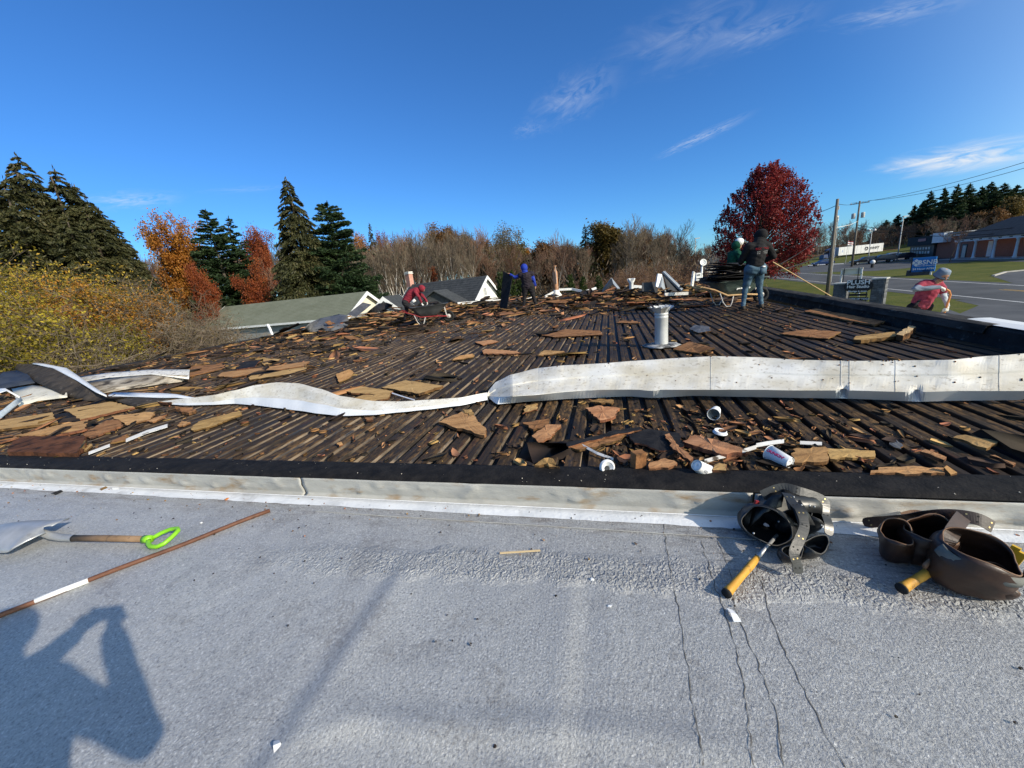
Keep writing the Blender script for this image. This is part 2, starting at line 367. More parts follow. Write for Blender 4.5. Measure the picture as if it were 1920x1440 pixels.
# ------------------------------------------------------------------ the building whose roof is being stripped
bld = thing('building', 'low flat-roofed building with its ribbed metal roof deck stripped bare', 'building', (0, 0, 0), -RA)
AL0, AL1, LA0, LA1 = 2.21, 24.0, -13.0, 3.9
AO = 1.99                                    # outer edge of the black kerb strip above the white roof
PITCHR = .1524
def deck_mat():
    m = bpy.data.materials.new('tarry_deck'); m.use_nodes = True; nt = m.node_tree; nd, lk = nt.nodes, nt.links; b = nd['Principled BSDF']
    tc = nd.new('ShaderNodeTexCoord'); oi = nd.new('ShaderNodeObjectInfo'); w = nd.new('ShaderNodeMath'); w.operation = 'MULTIPLY'; w.inputs[1].default_value = 41.0; lk.new(oi.outputs['Random'], w.inputs[0])
    geo = nd.new('ShaderNodeNewGeometry')
    def nz(src, st, sc, det, rough=.6, useW=True):
        mp = nd.new('ShaderNodeMapping'); mp.inputs['Scale'].default_value = st; lk.new(src, mp.inputs[0])
        n = nd.new('ShaderNodeTexNoise'); n.noise_dimensions = '4D'; n.inputs['Scale'].default_value = sc; n.inputs['Detail'].default_value = det; n.inputs['Roughness'].default_value = rough
        lk.new(mp.outputs[0], n.inputs['Vector'])
        if useW: lk.new(w.outputs[0], n.inputs['W'])
        return n.outputs['Fac']
    def rmp(f, lo, hi):
        r = nd.new('ShaderNodeMapRange'); lk.new(f, r.inputs[0]); r.inputs[1].default_value = lo; r.inputs[2].default_value = hi; return r.outputs[0]
    def mx(f, a, c):
        n = nd.new('ShaderNodeMixRGB'); lk.new(f, n.inputs[0])
        for i, v in ((1, a), (2, c)):
            if isinstance(v, tuple): n.inputs[i].default_value = (*v, 1)
            else: lk.new(v, n.inputs[i])
        return n.outputs[0]
    def mul(a, c):
        n = nd.new('ShaderNodeMath'); n.operation = 'MULTIPLY'; lk.new(a, n.inputs[0])
        if isinstance(c, float): n.inputs[1].default_value = c
        else: lk.new(c, n.inputs[1])
        return n.outputs[0]
    O = tc.outputs['Object']; G = geo.outputs['Position']
    fine = rmp(nz(O, (1, .35, 1), 38, 6), .43, .58)                # crumbs of old board stuck in the tar
    big = rmp(nz(G, (1, 1, 1), .55, 3, useW=False), .34, .56)      # areas that kept more of it
    patchy = rmp(nz(O, (1.6, .5, 1), 3.2, 5, .65), .40, .60)
    dust = mx(nz(O, (1, .3, 1), 20, 4), (.10, .055, .024), (.25, .15, .068))
    base = mx(nz(O, (1, .15, 1), 9, 5), (.012, .010, .009), (.052, .037, .026))
    blue = rmp(nz(O, (1, .12, 1), 5, 3), .56, .70)
    base = mx(mul(blue, .45), base, (.034, .038, .052))
    c = mx(mul(mul(fine, patchy), big), base, dust)
    rust = rmp(nz(O, (1, .2, 1), 6, 4), .60, .74)
    c = mx(mul(rust, .7), c, (.10, .038, .020))
    sp = rmp(nz(O, (1, .8, 1), 60, 3), .71, .76)
    c = mx(mul(sp, .8), c, (.42, .34, .25))
    lk.new(c, b.inputs['Base Color'])
    rg = nd.new('ShaderNodeMapRange'); lk.new(mul(fine, patchy), rg.inputs[0]); rg.inputs[3].default_value = .62; rg.inputs[4].default_value = .95; lk.new(rg.outputs[0], b.inputs['Roughness'])
    b.inputs['Specular IOR Level'].default_value = .12
    bp = nd.new('ShaderNodeBump'); bp.inputs['Strength'].default_value = .55; bp.inputs['Distance'].default_value = .004; lk.new(nz(O, (1, .5, 1), 90, 4), bp.inputs['Height']); lk.new(bp.outputs[0], b.inputs['Normal'])
    return m
M_deck = deck_mat()
M_web_sunlit = mat('deck_rib_sunlit_side', (.035, .028, .022), (.26, .20, .14), rough=.6, scale=4, stretch=(1, .35, 1), lo=.42, hi=.60, c3=(.030, .034, .045), s3=12, lo3=.5, hi3=.62)  # right sides of the ribs, sunlight painted into the colour
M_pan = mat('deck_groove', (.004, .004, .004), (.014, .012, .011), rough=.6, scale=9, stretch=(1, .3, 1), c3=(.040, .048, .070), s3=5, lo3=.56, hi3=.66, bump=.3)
def build_deck():
    rng = random.Random(5); protos = []
    for k in range(5):
        r = random.Random(100+k); rows = []
        nseg = 36
        for i in range(nseg+1):
            al = AL0+.03+(AL1-AL0-.03)*(i/nseg)**1.5; dx, dz, tw = r.uniform(-.0015, .0015), r.uniform(-.002, .0015), r.uniform(-.0012, .0012)
            rows.append([Vector((x+dx, al, z+dz+tw*x*20)) for x, z in ((-.056, -.040), (-.0515, -.005), (-.047, 0), (-.016, .0008), (0, -.0018), (.016, .0008), (.047, 0), (.0515, -.005), (.056, -.040))])
        b = MB().grid(rows)
        for fi in range(len(b.f)): b.m[fi] = {7: 1, 0: 2}.get(fi % 8, 0)  # sun and shade painted in: right side bright, left side groove black
        protos.append(b.mesh('deck_rib', [M_deck, M_web_sunlit, M_pan]))
    i = 0; x = LA0+.08
    while x < LA1-.02:
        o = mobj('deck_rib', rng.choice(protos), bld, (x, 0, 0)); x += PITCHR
    b = MB(); rows = [[Vector((LA0+(LA1-LA0)*j/8, AL0+(AL1-AL0)*i/8, -.0385)) for j in range(9)] for i in range(9)]
    b.grid(rows); p = b.build('deck_groove', M_pan, bld)
    # timber and walls below the roofs
    M_wall = mat('painted_block_wall', (.42, .40, .36), (.50, .48, .44), rough=.9, scale=1)
    w = MB(); w.box(((LA0+LA1+.4)/2, (AL0+AL1)/2+.1, (ZG-.12)/2-.02), (LA1-LA0+.4, AL1-AL0, -ZG-.09)); w.build('wall', M_wall, bld)
    w = MB(); w.box((-4.0, -2.2, (ZG-.30)/2), (20.0, 8.2, -ZG-.32)); w.build('wall', M_wall, bld)
build_deck()

def build_kerb_strip():
    r = random.Random(9); rows = []; n = 260
    L = LA0-.2; Rr = LA1+1.0
    for i in range(n+1):
        x = L+(Rr-L)*i/n; j = lambda a: noise_(x*3.1, a)
        rows.append([Vector((x, AL0+.035+.012*j(1), -.045)), Vector((x, AL0+.008+.012*j(1), .012+.006*j(2))), Vector((x, AL0-.03, .021+.005*j(3))), Vector((x, AL0-.09, .024+.007*j(4))), Vector((x, AL0-.15, .022+.006*j(5))),
                     Vector((x, AO+.012, .019+.004*j(6))), Vector((x, AO-.006+.004*j(7), .010+.003*j(8)))])
    MB().grid(rows).build('tar_kerb', M_black, bld, smooth=True)
from mathutils import noise as mnoise
def noise_(x, a): return mnoise.noise(Vector((x, a*7.31, a*1.7)))
build_kerb_strip()

M_flash = mat('weathered_flashing', (.46, .45, .41), (.36, .35, .32), rough=.5, metal=.0, scale=3.5, stretch=(1, 1, 3), c3=(.30, .21, .12), s3=4.5, lo3=.54, hi3=.70, bump=.3, bscale=30)
M_whitecoat = mat('white_coating', (.80, .81, .82), (.62, .64, .66), rough=.6, scale=6, c3=(.42, .42, .42), s3=5, lo3=.58, hi3=.75, bump=.4, bscale=60)
def build_flashing():
    r = random.Random(3)
    j1, j2 = atR(560, 915, -.05).x, atR(1405, 932, -.05).x
    cuts = [LA0-.2, j1-4.6, j1, j2, j2+3.1]
    dents = [(r.uniform(-12, 4.5), r.uniform(-.09, -.02), r.uniform(.015, .035), r.uniform(.005, .014)) for _ in range(130)]
    dents += [(r.uniform(-8, 4.5), r.uniform(-.10, -.03), r.uniform(.008, .014), r.uniform(.004, .008)) for _ in range(160)]
    for x in [j2+.25+.17*k for k in range(14)]: dents.append((x, -.085, .03, .017))
    for a, b_ in zip(cuts, cuts[1:]):
        rows = []; n = max(8, int((b_-a)/.025)); lean = r.uniform(-.004, .004)
        for i in range(n+1):
            x = a+.004+(b_-a-.008)*i/n; row = []
            for z in (.008, -.008, -.024, -.04, -.056, -.072, -.088, -.104, -.116):
                d = sum(h*math.exp(-((x-cx)**2/(1.6*s*s)+(z-cz)**2/(.8*s*s))) for cx, cz, s, h in dents if abs(x-cx) < .12)
                row.append(Vector((x, AO-.010-d+lean+.004*noise_(x*1.7, 3)+(z+.05)*-.10, z)))
            row += [Vector((x, AO-.028+.004*noise_(x*5, 1), -.124)), Vector((x, AO-.046+.006*noise_(x*4, 2), -.1265))]
            rows.append(row)
        o = MB().grid(rows).build('flashing_panel', M_flash, bld, smooth=True); solid(o, .003, -1)
    rows = []; n = 400
    for i in range(n+1):
        x = LA0-.2+(LA1+1.2-LA0)*i/n
        rows.append([Vector((x, AO-.030, ZL+.010)), Vector((x, AO-.034+.003*noise_(x*7, 5), ZL+.002)), Vector((x, AO-.040+.003*noise_(x*7, 5), ZL+.0095)), Vector((x, AO-.080+.004*noise_(x*6, 5), ZL+.009)), Vector((x, AO-.125+.014*noise_(x*2.3, 6)+.008*noise_(x*17, 6), ZL+.0055))])
    MB().grid(rows).build('white_sealant_strip', M_whitecoat, bld, smooth=True)
build_flashing()

def lower_mat():
    m = bpy.data.materials.new('aluminium_roof_coating'); m.use_nodes = True; nt = m.node_tree; nd, lk = nt.nodes, nt.links; b = nd['Principled BSDF']
    tc = nd.new('ShaderNodeTexCoord'); O = tc.outputs['Object']
    def nz(sc, det, st=(1, 1, 1), rough=.55, dist=0.0):
        mp = nd.new('ShaderNodeMapping'); mp.inputs['Scale'].default_value = st; mp.inputs['Rotation'].default_value = (0, 0, .5); lk.new(O, mp.inputs[0])
        n = nd.new('ShaderNodeTexNoise'); n.inputs['Scale'].default_value = sc; n.inputs['Detail'].default_value = det; n.inputs['Roughness'].default_value = rough; n.inputs['Distortion'].default_value = dist
        lk.new(mp.outputs[0], n.inputs['Vector']); return n.outputs['Fac']
    def rmp(f, lo, hi, a=0.0, c=1.0):
        r = nd.new('ShaderNodeMapRange'); lk.new(f, r.inputs[0]); r.inputs[1].default_value = lo; r.inputs[2].default_value = hi; r.inputs[3].default_value = a; r.inputs[4].default_value = c; return r.outputs[0]
    def mx(f, a, c):
        n = nd.new('ShaderNodeMixRGB'); lk.new(f, n.inputs[0])
        for i, v in ((1, a), (2, c)):
            if isinstance(v, tuple): n.inputs[i].default_value = (*v, 1)
            else: lk.new(v, n.inputs[i])
        return n.outputs[0]
    def mt(op, a, c=None):
        n = nd.new('ShaderNodeMath'); n.operation = op
        for i, v in enumerate((a, c)):
            if v is None: continue
            if isinstance(v, (int, float)): n.inputs[i].default_value = v
            else: lk.new(v, n.inputs[i])
        return n.outputs[0]
    sep = nd.new('ShaderNodeSeparateXYZ'); lk.new(O, sep.inputs[0]); X, Y = sep.outputs[0], sep.outputs[1]
    base = mx(rmp(nz(1.1, 5), .35, .65), (.36, .36, .36), (.43, .43, .42))
    base = mx(mt('MULTIPLY', rmp(nz(2.6, 6, dist=.6), .54, .72), .55), base, (.26, .255, .25))
    # grime washed off the deck along the flashing
    edge = rmp(Y, 1.62, 1.93); grime = mt('MULTIPLY', edge, rmp(nz(9, 6, (.6, 2.5, 1)), .47, .66))
    base = mx(mt('MULTIPLY', grime, .7), base, (.16, .125, .095))
    spk = mt('MULTIPLY', rmp(nz(75, 2), .70, .74), rmp(nz(2.2, 3), .45, .62)); base = mx(mt('MULTIPLY', spk, .8), base, (.05, .045, .04))
    # grain of the coating, scuffs of tar near the tools
    gr = nz(120, 5, (1, .9, 1), .72, .3); base = mx(mt('MULTIPLY', rmp(gr, .47, .36), .75), base, (.15, .15, .155)); base = mx(mt('MULTIPLY', rmp(gr, .55, .66), .8), base, (.70, .70, .69))
    sc = mt('MULTIPLY', mt('MULTIPLY', rmp(X, .05, .5), rmp(Y, 1.50, 1.62)), mt('MULTIPLY', rmp(nz(22, 6, (.35, 2.2, 1), .7), .50, .62), rmp(nz(4, 3), .45, .6))); base = mx(mt('MULTIPLY', sc, .8), base, (.06, .055, .052))
    st = mt('MULTIPLY', rmp(nz(1.7, 5, (1, 1, 1), .6, 1.5), .57, .63), rmp(nz(40, 4), .4, .6)); base = mx(mt('MULTIPLY', st, .35), base, (.15, .135, .12))
    lk.new(base, b.inputs['Base Color']); b.inputs['Metallic'].default_value = .10; b.inputs['Roughness'].default_value = .42
    # relief: brushed stipple everywhere, coarse alligatoring in one band, grows to the right
    v1 = nz(118, 5, (1, .9, 1), .72, .3); v2 = nz(50, 2.5, (1, .8, 1), .5, 1.2)
    wob = mt('ADD', Y, mt('MULTIPLY', mt('SUBTRACT', nz(3.5, 3), .5), .22))
    slope = mt('ADD', wob, mt('MULTIPLY', X, -.035))
    band = mt('MULTIPLY', rmp(slope, 1.36, 1.42), rmp(slope, 1.60, 1.54)); band = mt('MULTIPLY', band, rmp(X, -2.4, -.6))
    rightk = rmp(X, -1.6, 1.0, .55, 1.15)
    h = mt('ADD', mt('MULTIPLY', v1, mt('MULTIPLY', rightk, .0085)), mt('MULTIPLY', v2, mt('MULTIPLY', band, .036)))
    h = mt('ADD', h, mt('MULTIPLY', nz(14, 4), .0045)); h = mt('ADD', h, mt('MULTIPLY', nz(3.2, 3), .010))
    bp = nd.new('ShaderNodeBump'); bp.inputs['Strength'].default_value = .9; bp.inputs['Distance'].default_value = 1.0; lk.new(h, bp.inputs['Height']); lk.new(bp.outputs[0], b.inputs['Normal'])
    return m
M_lower = lower_mat()
def build_lower():
    xs = sorted(set([round(-14+.5*i, 3) for i in range(13)] + [round(-8+.03*i, 3) for i in range(351)] + [round(2.5+.5*i, 3) for i in range(8)]))
    ys = sorted(set([round(-6+.5*i, 3) for i in range(13)] + [round(.0+.024*i, 3) for i in range(84)] + [2.015]))
    ax, ay = np.meshgrid(np.array(xs), np.array(ys)); z = np.full_like(ax, ZL)
    def G(d, s): return np.exp(-(d/s)**2)
    # welts of the old felt laps running away from the flashing
    fade = np.clip((1.52-ay)/.15, 0, 1)
    z += .016*fade*np.where(ax < -1.02, np.exp((ax+1.02)/.05), np.exp(-(ax+1.02)/.16))*(ax > -1.3)
    z -= .006*fade*G(ax+1.10, .05)
    z += .008*fade*np.where(ax < -.19, np.exp(np.minimum(0, (ax+.19))/.12), np.exp(-(ax+.19)/.06)); z -= .005*fade*G(ax+.13, .04)
    z += .010*np.clip((1.3-ay)/.3, 0, 1)*G(ax-1.35, .09)
    # long seams parallel with the flashing
    for yy, h, s in ((1.80, .0065, .010), (1.62, .0045, .012), (1.70, .003, .03), (1.745, .003, .010)): z += h*G(ay-yy-.004*np.sin(ax*5)-.003*ax*0, s)
    z += .006*np.clip((ay-1.80)/.12, 0, 1)
    z += (.014*G(ay-.80-.05*np.sin(ax*3+1), .045)+.012*G(ay-.70-.04*np.sin(ax*7), .03)*(.6+.4*np.sin(ax*19)))*np.clip((ax+1.2)/.3, 0, 1)*np.clip((.6-ax)/.4, 0, 1)
    for k in range(26):
        r = random.Random(k); cx, cy, s = r.uniform(-4, 1.6), r.uniform(.6, 1.6), r.uniform(.04, .25); z += r.uniform(-.004, .005)*G(np.hypot(ax-cx, (ay-cy)*1.6), s)
    nx, ny = len(xs), len(ys); vs = np.stack([ax, ay, z], -1).reshape(-1, 3)
    i = np.arange((ny-1)*(nx-1)); r_, c_ = i//(nx-1), i % (nx-1); q = np.stack([r_*nx+c_, r_*nx+c_+1, (r_+1)*nx+c_+1, (r_+1)*nx+c_], -1)
    me = np_mesh('lower_roof', vs, q, M_lower); me.polygons.foreach_set('use_smooth', [True]*len(q)); lo = mobj('lower_roof', me, bld)
    # hairline cracks, filled with dirt
    M_crack = mat('crack_dirt', (.09, .085, .075), (.16, .15, .135), rough=.9, scale=30)
    lines = [[(1240, 962), (1250, 1030), (1262, 1090), (1278, 1180), (1290, 1250), (1302, 1340), (1318, 1440)], [(1312, 1010), (1335, 1080), (1352, 1130), (1372, 1190), (1395, 1290), (1412, 1440)],
             [(1345, 1015), (1368, 1070), (1378, 1140), (1402, 1200), (1432, 1270), (1455, 1340), (1470, 1440)], [(1425, 1080), (1440, 1140), (1462, 1200), (1500, 1280), (1545, 1370), (1585, 1440)],
             [(480, 1301), (502, 1306), (533, 1316)], [(440, 1346), (480, 1346), (520, 1352), (540, 1360)]]
    for k, ln in enumerate(lines):
        r = random.Random(k+50); pts = []
        P_ = [toR(at(x, y, ZL)) for x, y in ln]
        for a, b_ in zip(P_, P_[1:]):
            n = max(4, int((b_-a).length/.02))
            for i in range(n): pts.append(a.lerp(b_, i/n)+Vector((r.gauss(0, .0028), r.gauss(0, .0015), 0)))
        pts.append(P_[-1]); rows = []
        for i, p in enumerate(pts):
            wv = r.choice((.0004, .0010, .0016, .0022))*(1 if k < 4 else .8)
            jx = min(nx-1, max(0, int(np.searchsorted(xs, p.x)))); jy = min(ny-1, max(0, int(np.searchsorted(ys, p.y))))
            zz = float(z[max(0, jy-1):jy+1, max(0, jx-1):jx+1].max())+.0012
            rows.append([Vector((p.x-wv, p.y, zz)), Vector((p.x, p.y, zz+.0004)), Vector((p.x+wv, p.y, zz))])
        MB().grid(rows).build('crack', M_crack, bld)
build_lower()
def seam_highlight():  # added pale bead, stands in for the sunlit edge of the lap seam
    r = random.Random(6)
    for al, l0, l1, rad in ((1.797, -1.9, .74, .0026),):
        pts = []; x = l0
        while x < l1: pts.append(Vector((x, al-.006*(x-l0)+.004*noise_(x*3, 2)+r.uniform(-.001, .001), ZL+.0065+r.uniform(-.0006, .0010)))); x += .022
        MB().tube(pts, [rad*(.5+.8*abs(noise_(p.x*9, 3))+.25) for p in pts], 6).build('seam_highlight_bead', M_flash, bld, True)
seam_highlight()

M_membrane = mat('torn_black_membrane', (.010, .010, .011), (.034, .031, .029), rough=.75, scale=4, c3=(.13, .115, .10), s3=9, lo3=.58, hi3=.70, bump=.7, bscale=18)
def build_parapet():
    def la(al): return 3.86+.055*(al-4)
    r = random.Random(21)
    w = MB(); n = 60; rows = []
    for i in range(n+1):
        al = 1.4+(AL1+.3-1.4)*i/n; x = la(al); d = .012*noise_(al*2.2, 4)
        rows.append([Vector((x-.05, al, -.04)), Vector((x-.02+d, al, .06)), Vector((x+d, al, .17)), Vector((x+.03, al, .192+.01*noise_(al*3, 1))), Vector((x+.26, al, .20)), Vector((x+.30, al, .15)), Vector((x+.30, al, -.30))])
    w.grid(rows).build('parapet', M_membrane, bld)
    # ragged flap of roofing felt hanging over the top
    rows = []; n = 320
    for i in range(n+1):
        al = 5.2+(AL1-5.2)*i/n; x = la(al); amp = max(.15, min(1, (al-7)/5)); up = amp*(.05*noise_(al*.9, 8)+.05*noise_(al*2.7, 9)+.022*noise_(al*9, 19)); k = amp*(.09*noise_(al*1.9, 11)+.035*noise_(al*7, 12))
        rows.append([Vector((x-.045+k*.4, al, .12+up*.5)), Vector((x-.012, al, .200+max(0, up)*.7)), Vector((x+.05+k*.3, al, .208+max(0, up))), Vector((x+.20+k, al, .204+max(0, up)*.8))])
    o = MB().grid(rows).build('roofing_felt_flap', mat('grey_felt_edge', (.016, .015, .014), (.060, .055, .050), rough=.85, scale=7, stretch=(1, .3, 1), c3=(.20, .18, .155), s3=12, lo3=.60, hi3=.72, bump=.6, bscale=30), bld); solid(o, .006)
    # the piece of white metal edge still in place
    rows = []
    for i in range(25):
        al = 3.2+2.45*i/24; x = la(al); rows.append([Vector((x+.03, al, .203)), Vector((x+.17, al, .214+.004*noise_(al*4, 2))), Vector((x+.31, al, .208)), Vector((x+.315, al, .12))])
    o = MB().grid(rows).build('metal_edge', M_white, bld); solid(o, .004)
    # far and left edges
    b = MB(); b.box(((LA0+LA1)/2, AL1+.1, .0), (LA1-LA0+.3, .2, .18)); b.build('roof_edge', M_membrane, bld)
    rows = []
    for i in range(60):
        al = AL0+(AL1-AL0)*i/59; rows.append([Vector((LA0+.12, al, .0)), Vector((LA0+.02, al, .03+.03*noise_(al*2, 5))), Vector((LA0-.16+.05*noise_(al*1.4, 6), al, .025+.02*noise_(al*3, 6))), Vector((LA0-.22, al, -.2))])
    MB().grid(rows).build('roof_edge', M_membrane, bld)
build_parapet()

# ------------------------------------------------------------------ trees
M_bark = mat('bark', (.06, .048, .038), (.12, .10, .08), rough=.95, scale=3, stretch=(1, 1, .3), bump=.4)
M_bark_grey = mat('grey_bark', (.20, .18, .155), (.31, .285, .25), rough=.95, scale=2.5, stretch=(1, 1, .3))
M_birch = mat('birch_bark', (.66, .62, .56), (.50, .46, .41), rough=.9, scale=3, c3=(.10, .09, .08), s3=9, lo3=.62, hi3=.7)
M_twig = mat('twigs', (.085, .066, .048), (.175, .140, .102), rough=.95, scale=.8, island=.35)
M_twig_red = mat('reddish_twigs', (.12, .070, .048), (.19, .115, .080), rough=.95, scale=.8, island=.35)
M_spruce = leaf_mat('spruce_needles', [(.012, .013, .006), (.034, .038, .014), (.070, .070, .026), (.10, .082, .036)], .15)
M_pine = leaf_mat('pine_needles', [(.012, .024, .011), (.028, .052, .020), (.060, .092, .032)], .2)
M_cedar = leaf_mat('cedar_leaf', [(.025, .045, .012), (.060, .085, .022)], .2)
M_orange = leaf_mat('orange_leaves', [(.24, .085, .016), (.40, .16, .025), (.46, .23, .04)], .4)
M_redor = leaf_mat('rust_red_leaves', [(.13, .030, .014), (.27, .065, .022), (.36, .12, .03)], .4)
M_maroon = leaf_mat('maroon_leaves', [(.075, .010, .012), (.20, .022, .024), (.34, .055, .045)], .35, rough=.45)
M_yellow = leaf_mat('yellow_leaves', [(.09, .065, .016), (.33, .22, .030), (.58, .40, .05), (.42, .19, .03)], .4)
M_yorange = leaf_mat('amber_leaves', [(.16, .075, .02), (.38, .17, .025), (.52, .27, .04)], .4)
M_ygreen = leaf_mat('yellow_green_leaves', [(.05, .055, .012), (.24, .19, .024), (.55, .42, .045)], .4)
M_olive = leaf_mat('olive_leaves', [(.055, .048, .016), (.13, .095, .026), (.18, .11, .03)], .35)
M_brownlf = leaf_mat('brown_leaves', [(.09, .048, .022), (.17, .085, .03), (.22, .125, .045)], .3)

def leaf_quads(c, d, L, Wd, rs, fold=.25):
    """arrays of centres c, axis directions d -> bent leaf quads (two quads each)"""
    n = len(c); up = rs.normal(size=(n, 3)); s = np.cross(d, up); s /= np.linalg.norm(s, axis=1)[:, None]+1e-9
    nn = np.cross(s, d); L = L[:, None]; Wd = Wd[:, None]
    a = c-d*L*.5; b = c+d*L*.5; m1 = c+s*Wd*.5-nn*Wd*fold; m2 = c-s*Wd*.5-nn*Wd*fold
    v = np.stack([a, m1, b, m2], 1).reshape(-1, 3); q = np.arange(4*n).reshape(n, 4); return v, q

def conifer_mesh(name, Ht, R, seed, mat_, per=2.6, droop=.25, base=.06, leaf=.34, dens=1.0, power=.85, lift=.15, ragged=.25, brmax=9):
    rs = np.random.RandomState(seed); V = []; nb = 0; C = []; D = []; LL = []; WW = []
    z = Ht*base
    while z < Ht*.985:
        t = (z/Ht-base)/(1-base); rad = R*((1-t)**power)*(1 if t > .12 else .82+.18*t/.12); n = max(3, int(brmax*(1-.5*t)))
        for k in range(n):
            az = rs.uniform(0, 2*math.pi); L = rad*rs.uniform(1-ragged, 1+ragged*.55)+.10; zz = z+rs.uniform(-.3, .3)*Ht*.02
            m = max(4, int(L*per*5.0*dens)); s = np.sqrt(rs.uniform(.01, 1, m*3)); dr = droop*rs.uniform(.7, 1.3)
            x = L*s; h = lift*L*s - dr*L*s*s + rs.normal(0, .05, len(s))*L*.5
            lat = rs.normal(0, .11, len(s))*L*(.4+.6*s)
            ca, sa = math.cos(az), math.sin(az)
            C.append(np.stack([x*ca-lat*sa, x*sa+lat*ca, zz+h-np.abs(lat)*.2], 1))
            sp = az+rs.normal(0, .65, len(s)); el = lift-dr*1.4*s+rs.normal(0, .35, len(s))-.12
            D.append(np.stack([np.cos(sp)*np.cos(el), np.sin(sp)*np.cos(el), np.sin(el)], 1))
            LL.append(leaf*rs.uniform(.7, 1.35, len(s))); WW.append(leaf*rs.uniform(.22, .42, len(s)))
        z += Ht*.0125*(.75+.6*rs.rand()) + .09
    # leader
    C.append(np.stack([rs.normal(0, .05, 14), rs.normal(0, .05, 14), np.linspace(Ht*.95, Ht, 14)], 1)); D.append(np.tile([[.15, .1, .97]], (14, 1))); LL.append(np.full(14, leaf)); WW.append(np.full(14, leaf*.3))
    v, q = leaf_quads(np.concatenate(C), np.concatenate(D), np.concatenate(LL), np.concatenate(WW), rs)
    return np_mesh(name, v, q, mat_)
def trunk_mesh(Ht, r, mat_, seed=0, bend=.01, n=7):
    rs = random.Random(seed); b = MB(); pts = [Vector((bend*Ht*math.sin(3*i/6+seed), bend*Ht*math.cos(2*i/6+seed)-bend*Ht, Ht*i/6)) for i in range(7)]
    b.tube(pts, [r*(1.15-.98*i/6) for i in range(7)], n); return b.mesh('trunk', mat_, True)

def branch_arrays(Ht, spread, seed, levels=4, first=.3, kids=(3, 4, 4, 3), up=.75, r0=None, lean=0.0, seglen=1.0):
    """recursive limbs -> list of (p0, p1, r0, r1) and the twig tips"""
    rs = random.Random(seed); segs = []; tips = []
    r0 = r0 or Ht*.012
    def grow(p, d, L, r, lev):
        n = 3 if lev < 2 else 2; q = p; dd = d.copy()
        for i in range(n):
            dd = (dd+Vector((rs.gauss(0, .10), rs.gauss(0, .10), .06*up+rs.gauss(0, .06)))).normalized(); e = q+dd*L/n
            ra, rb = r*(1-.55*i/n), r*(1-.55*(i+1)/n); segs.append((q, e, ra, rb, lev))
            if lev < levels:
                for k in range(kids[lev] if lev else max(2, kids[0])):
                    if rs.random() < (.55 if lev else (.2 if i == 0 else 1.0)) or i == n-1:
                        az = rs.uniform(0, 6.283); out = Vector((math.cos(az), math.sin(az), 0)); f = rs.uniform(.45, 1.0)*spread
                        nd = (dd*(1.0)+out*f+Vector((0, 0, .25*up))).normalized(); st = q.lerp(e, rs.uniform(.3, 1))
                        grow(st, nd, L*rs.uniform(.45, .68), rb*rs.uniform(.5, .68), lev+1)
            else: tips.append((e, dd.copy()))
            q = e
    grow(Vector((0, 0, 0)), Vector((lean, 0, 1)).normalized(), Ht*.62, r0, 0)
    return segs, tips
def bare_meshes(Ht, spread, seed, levels=4, kids=(3, 3, 3, 3), up=.75, first=.3, r0=None, minr=.006, lean=0.0):
    segs, tips = branch_arrays(Ht, spread, seed, levels, first, kids, up, r0, lean)
    top = max(s[1].z for s in segs); k = Ht/top
    tr, tw = MB(), MB()
    for p, e, ra, rb, lev in segs:
        (tr if lev < 2 else tw).tube([p*k, e*k], [max(ra*k, minr), max(rb*k, minr*.8)], 6 if lev == 0 else (4 if lev == 1 else 3), cap=False)
    return tr, tw, [(t*k, d) for t, d in tips]
def leaves_at(tips, per, rad, size, seed, mat_, name='crown'):
    rs = np.random.RandomState(seed); T = np.array([t[:] for t, d in tips]); T = np.repeat(T, per, 0); c = T+rs.normal(0, rad, T.shape)
    d = rs.normal(size=c.shape); d /= np.linalg.norm(d, axis=1)[:, None]
    v, q = leaf_quads(c, d, size*rs.uniform(.7, 1.3, len(c)), size*.75*rs.uniform(.7, 1.2, len(c)), rs); return np_mesh(name, v, q, mat_)

def tree_foot(x, ytop, w):                    # a tree whose tip is seen at (x, ytop), w metres into the view
    p = P(x, ytop, w); g = ground_z(p.x, p.y); return Vector((p.x, p.y, g)), p.z-g
CON = {}
def conifer(x, ytop, w, label, R=4.0, style='spruce', seed=1, group=None, name='spruce_tree', key=None, **kw):
    loc, Ht = tree_foot(x, ytop, w)
    if key and key in CON:
        src, H0, R0 = CON[key]
        return dup(src, loc, seed*1.7, label, group, (R/R0, R/R0, Ht/H0))
    t = thing(name, label, 'tree', loc, 0, group)
    st = dict(spruce=dict(mat_=M_spruce, droop=.42, lift=.12, leaf=.36), pine=dict(mat_=M_pine, droop=.05, lift=.20, leaf=.40, power=.62, base=.16, ragged=.4), cedar=dict(mat_=M_cedar, droop=-.5, lift=.5, leaf=.3, power=.5, base=.02))[style]
    st.update(kw); m_ = st.pop('mat_')
    mobj('crown', conifer_mesh('crown', Ht, R, seed, m_, **st), t); mobj('trunk', trunk_mesh(Ht*.95, Ht*.014+.06, M_bark, seed), t)
    if key: CON[key] = (t, Ht, R)
    return t
LEFT = 'tall dark spruces in the clump at the left edge'
conifer(28, 287, 36, 'tallest dark spruce of the clump at the left edge', 5.6, seed=1, brmax=12, group=LEFT, dens=1.25, power=.7)
conifer(98, 311, 37, 'dark spruce with a pointed tip, second of the left clump', 5.1, seed=2, brmax=12, group=LEFT, dens=1.25, power=.75)
conifer(136, 345, 39, 'dark spruce third from the left in the left clump', 5.0, seed=3, brmax=12, group=LEFT, dens=1.2, power=.75)
conifer(182, 388, 40, 'shorter dark spruce sloping down towards the orange tree', 4.6, seed=4, brmax=12, group=LEFT, dens=1.2, power=.75)
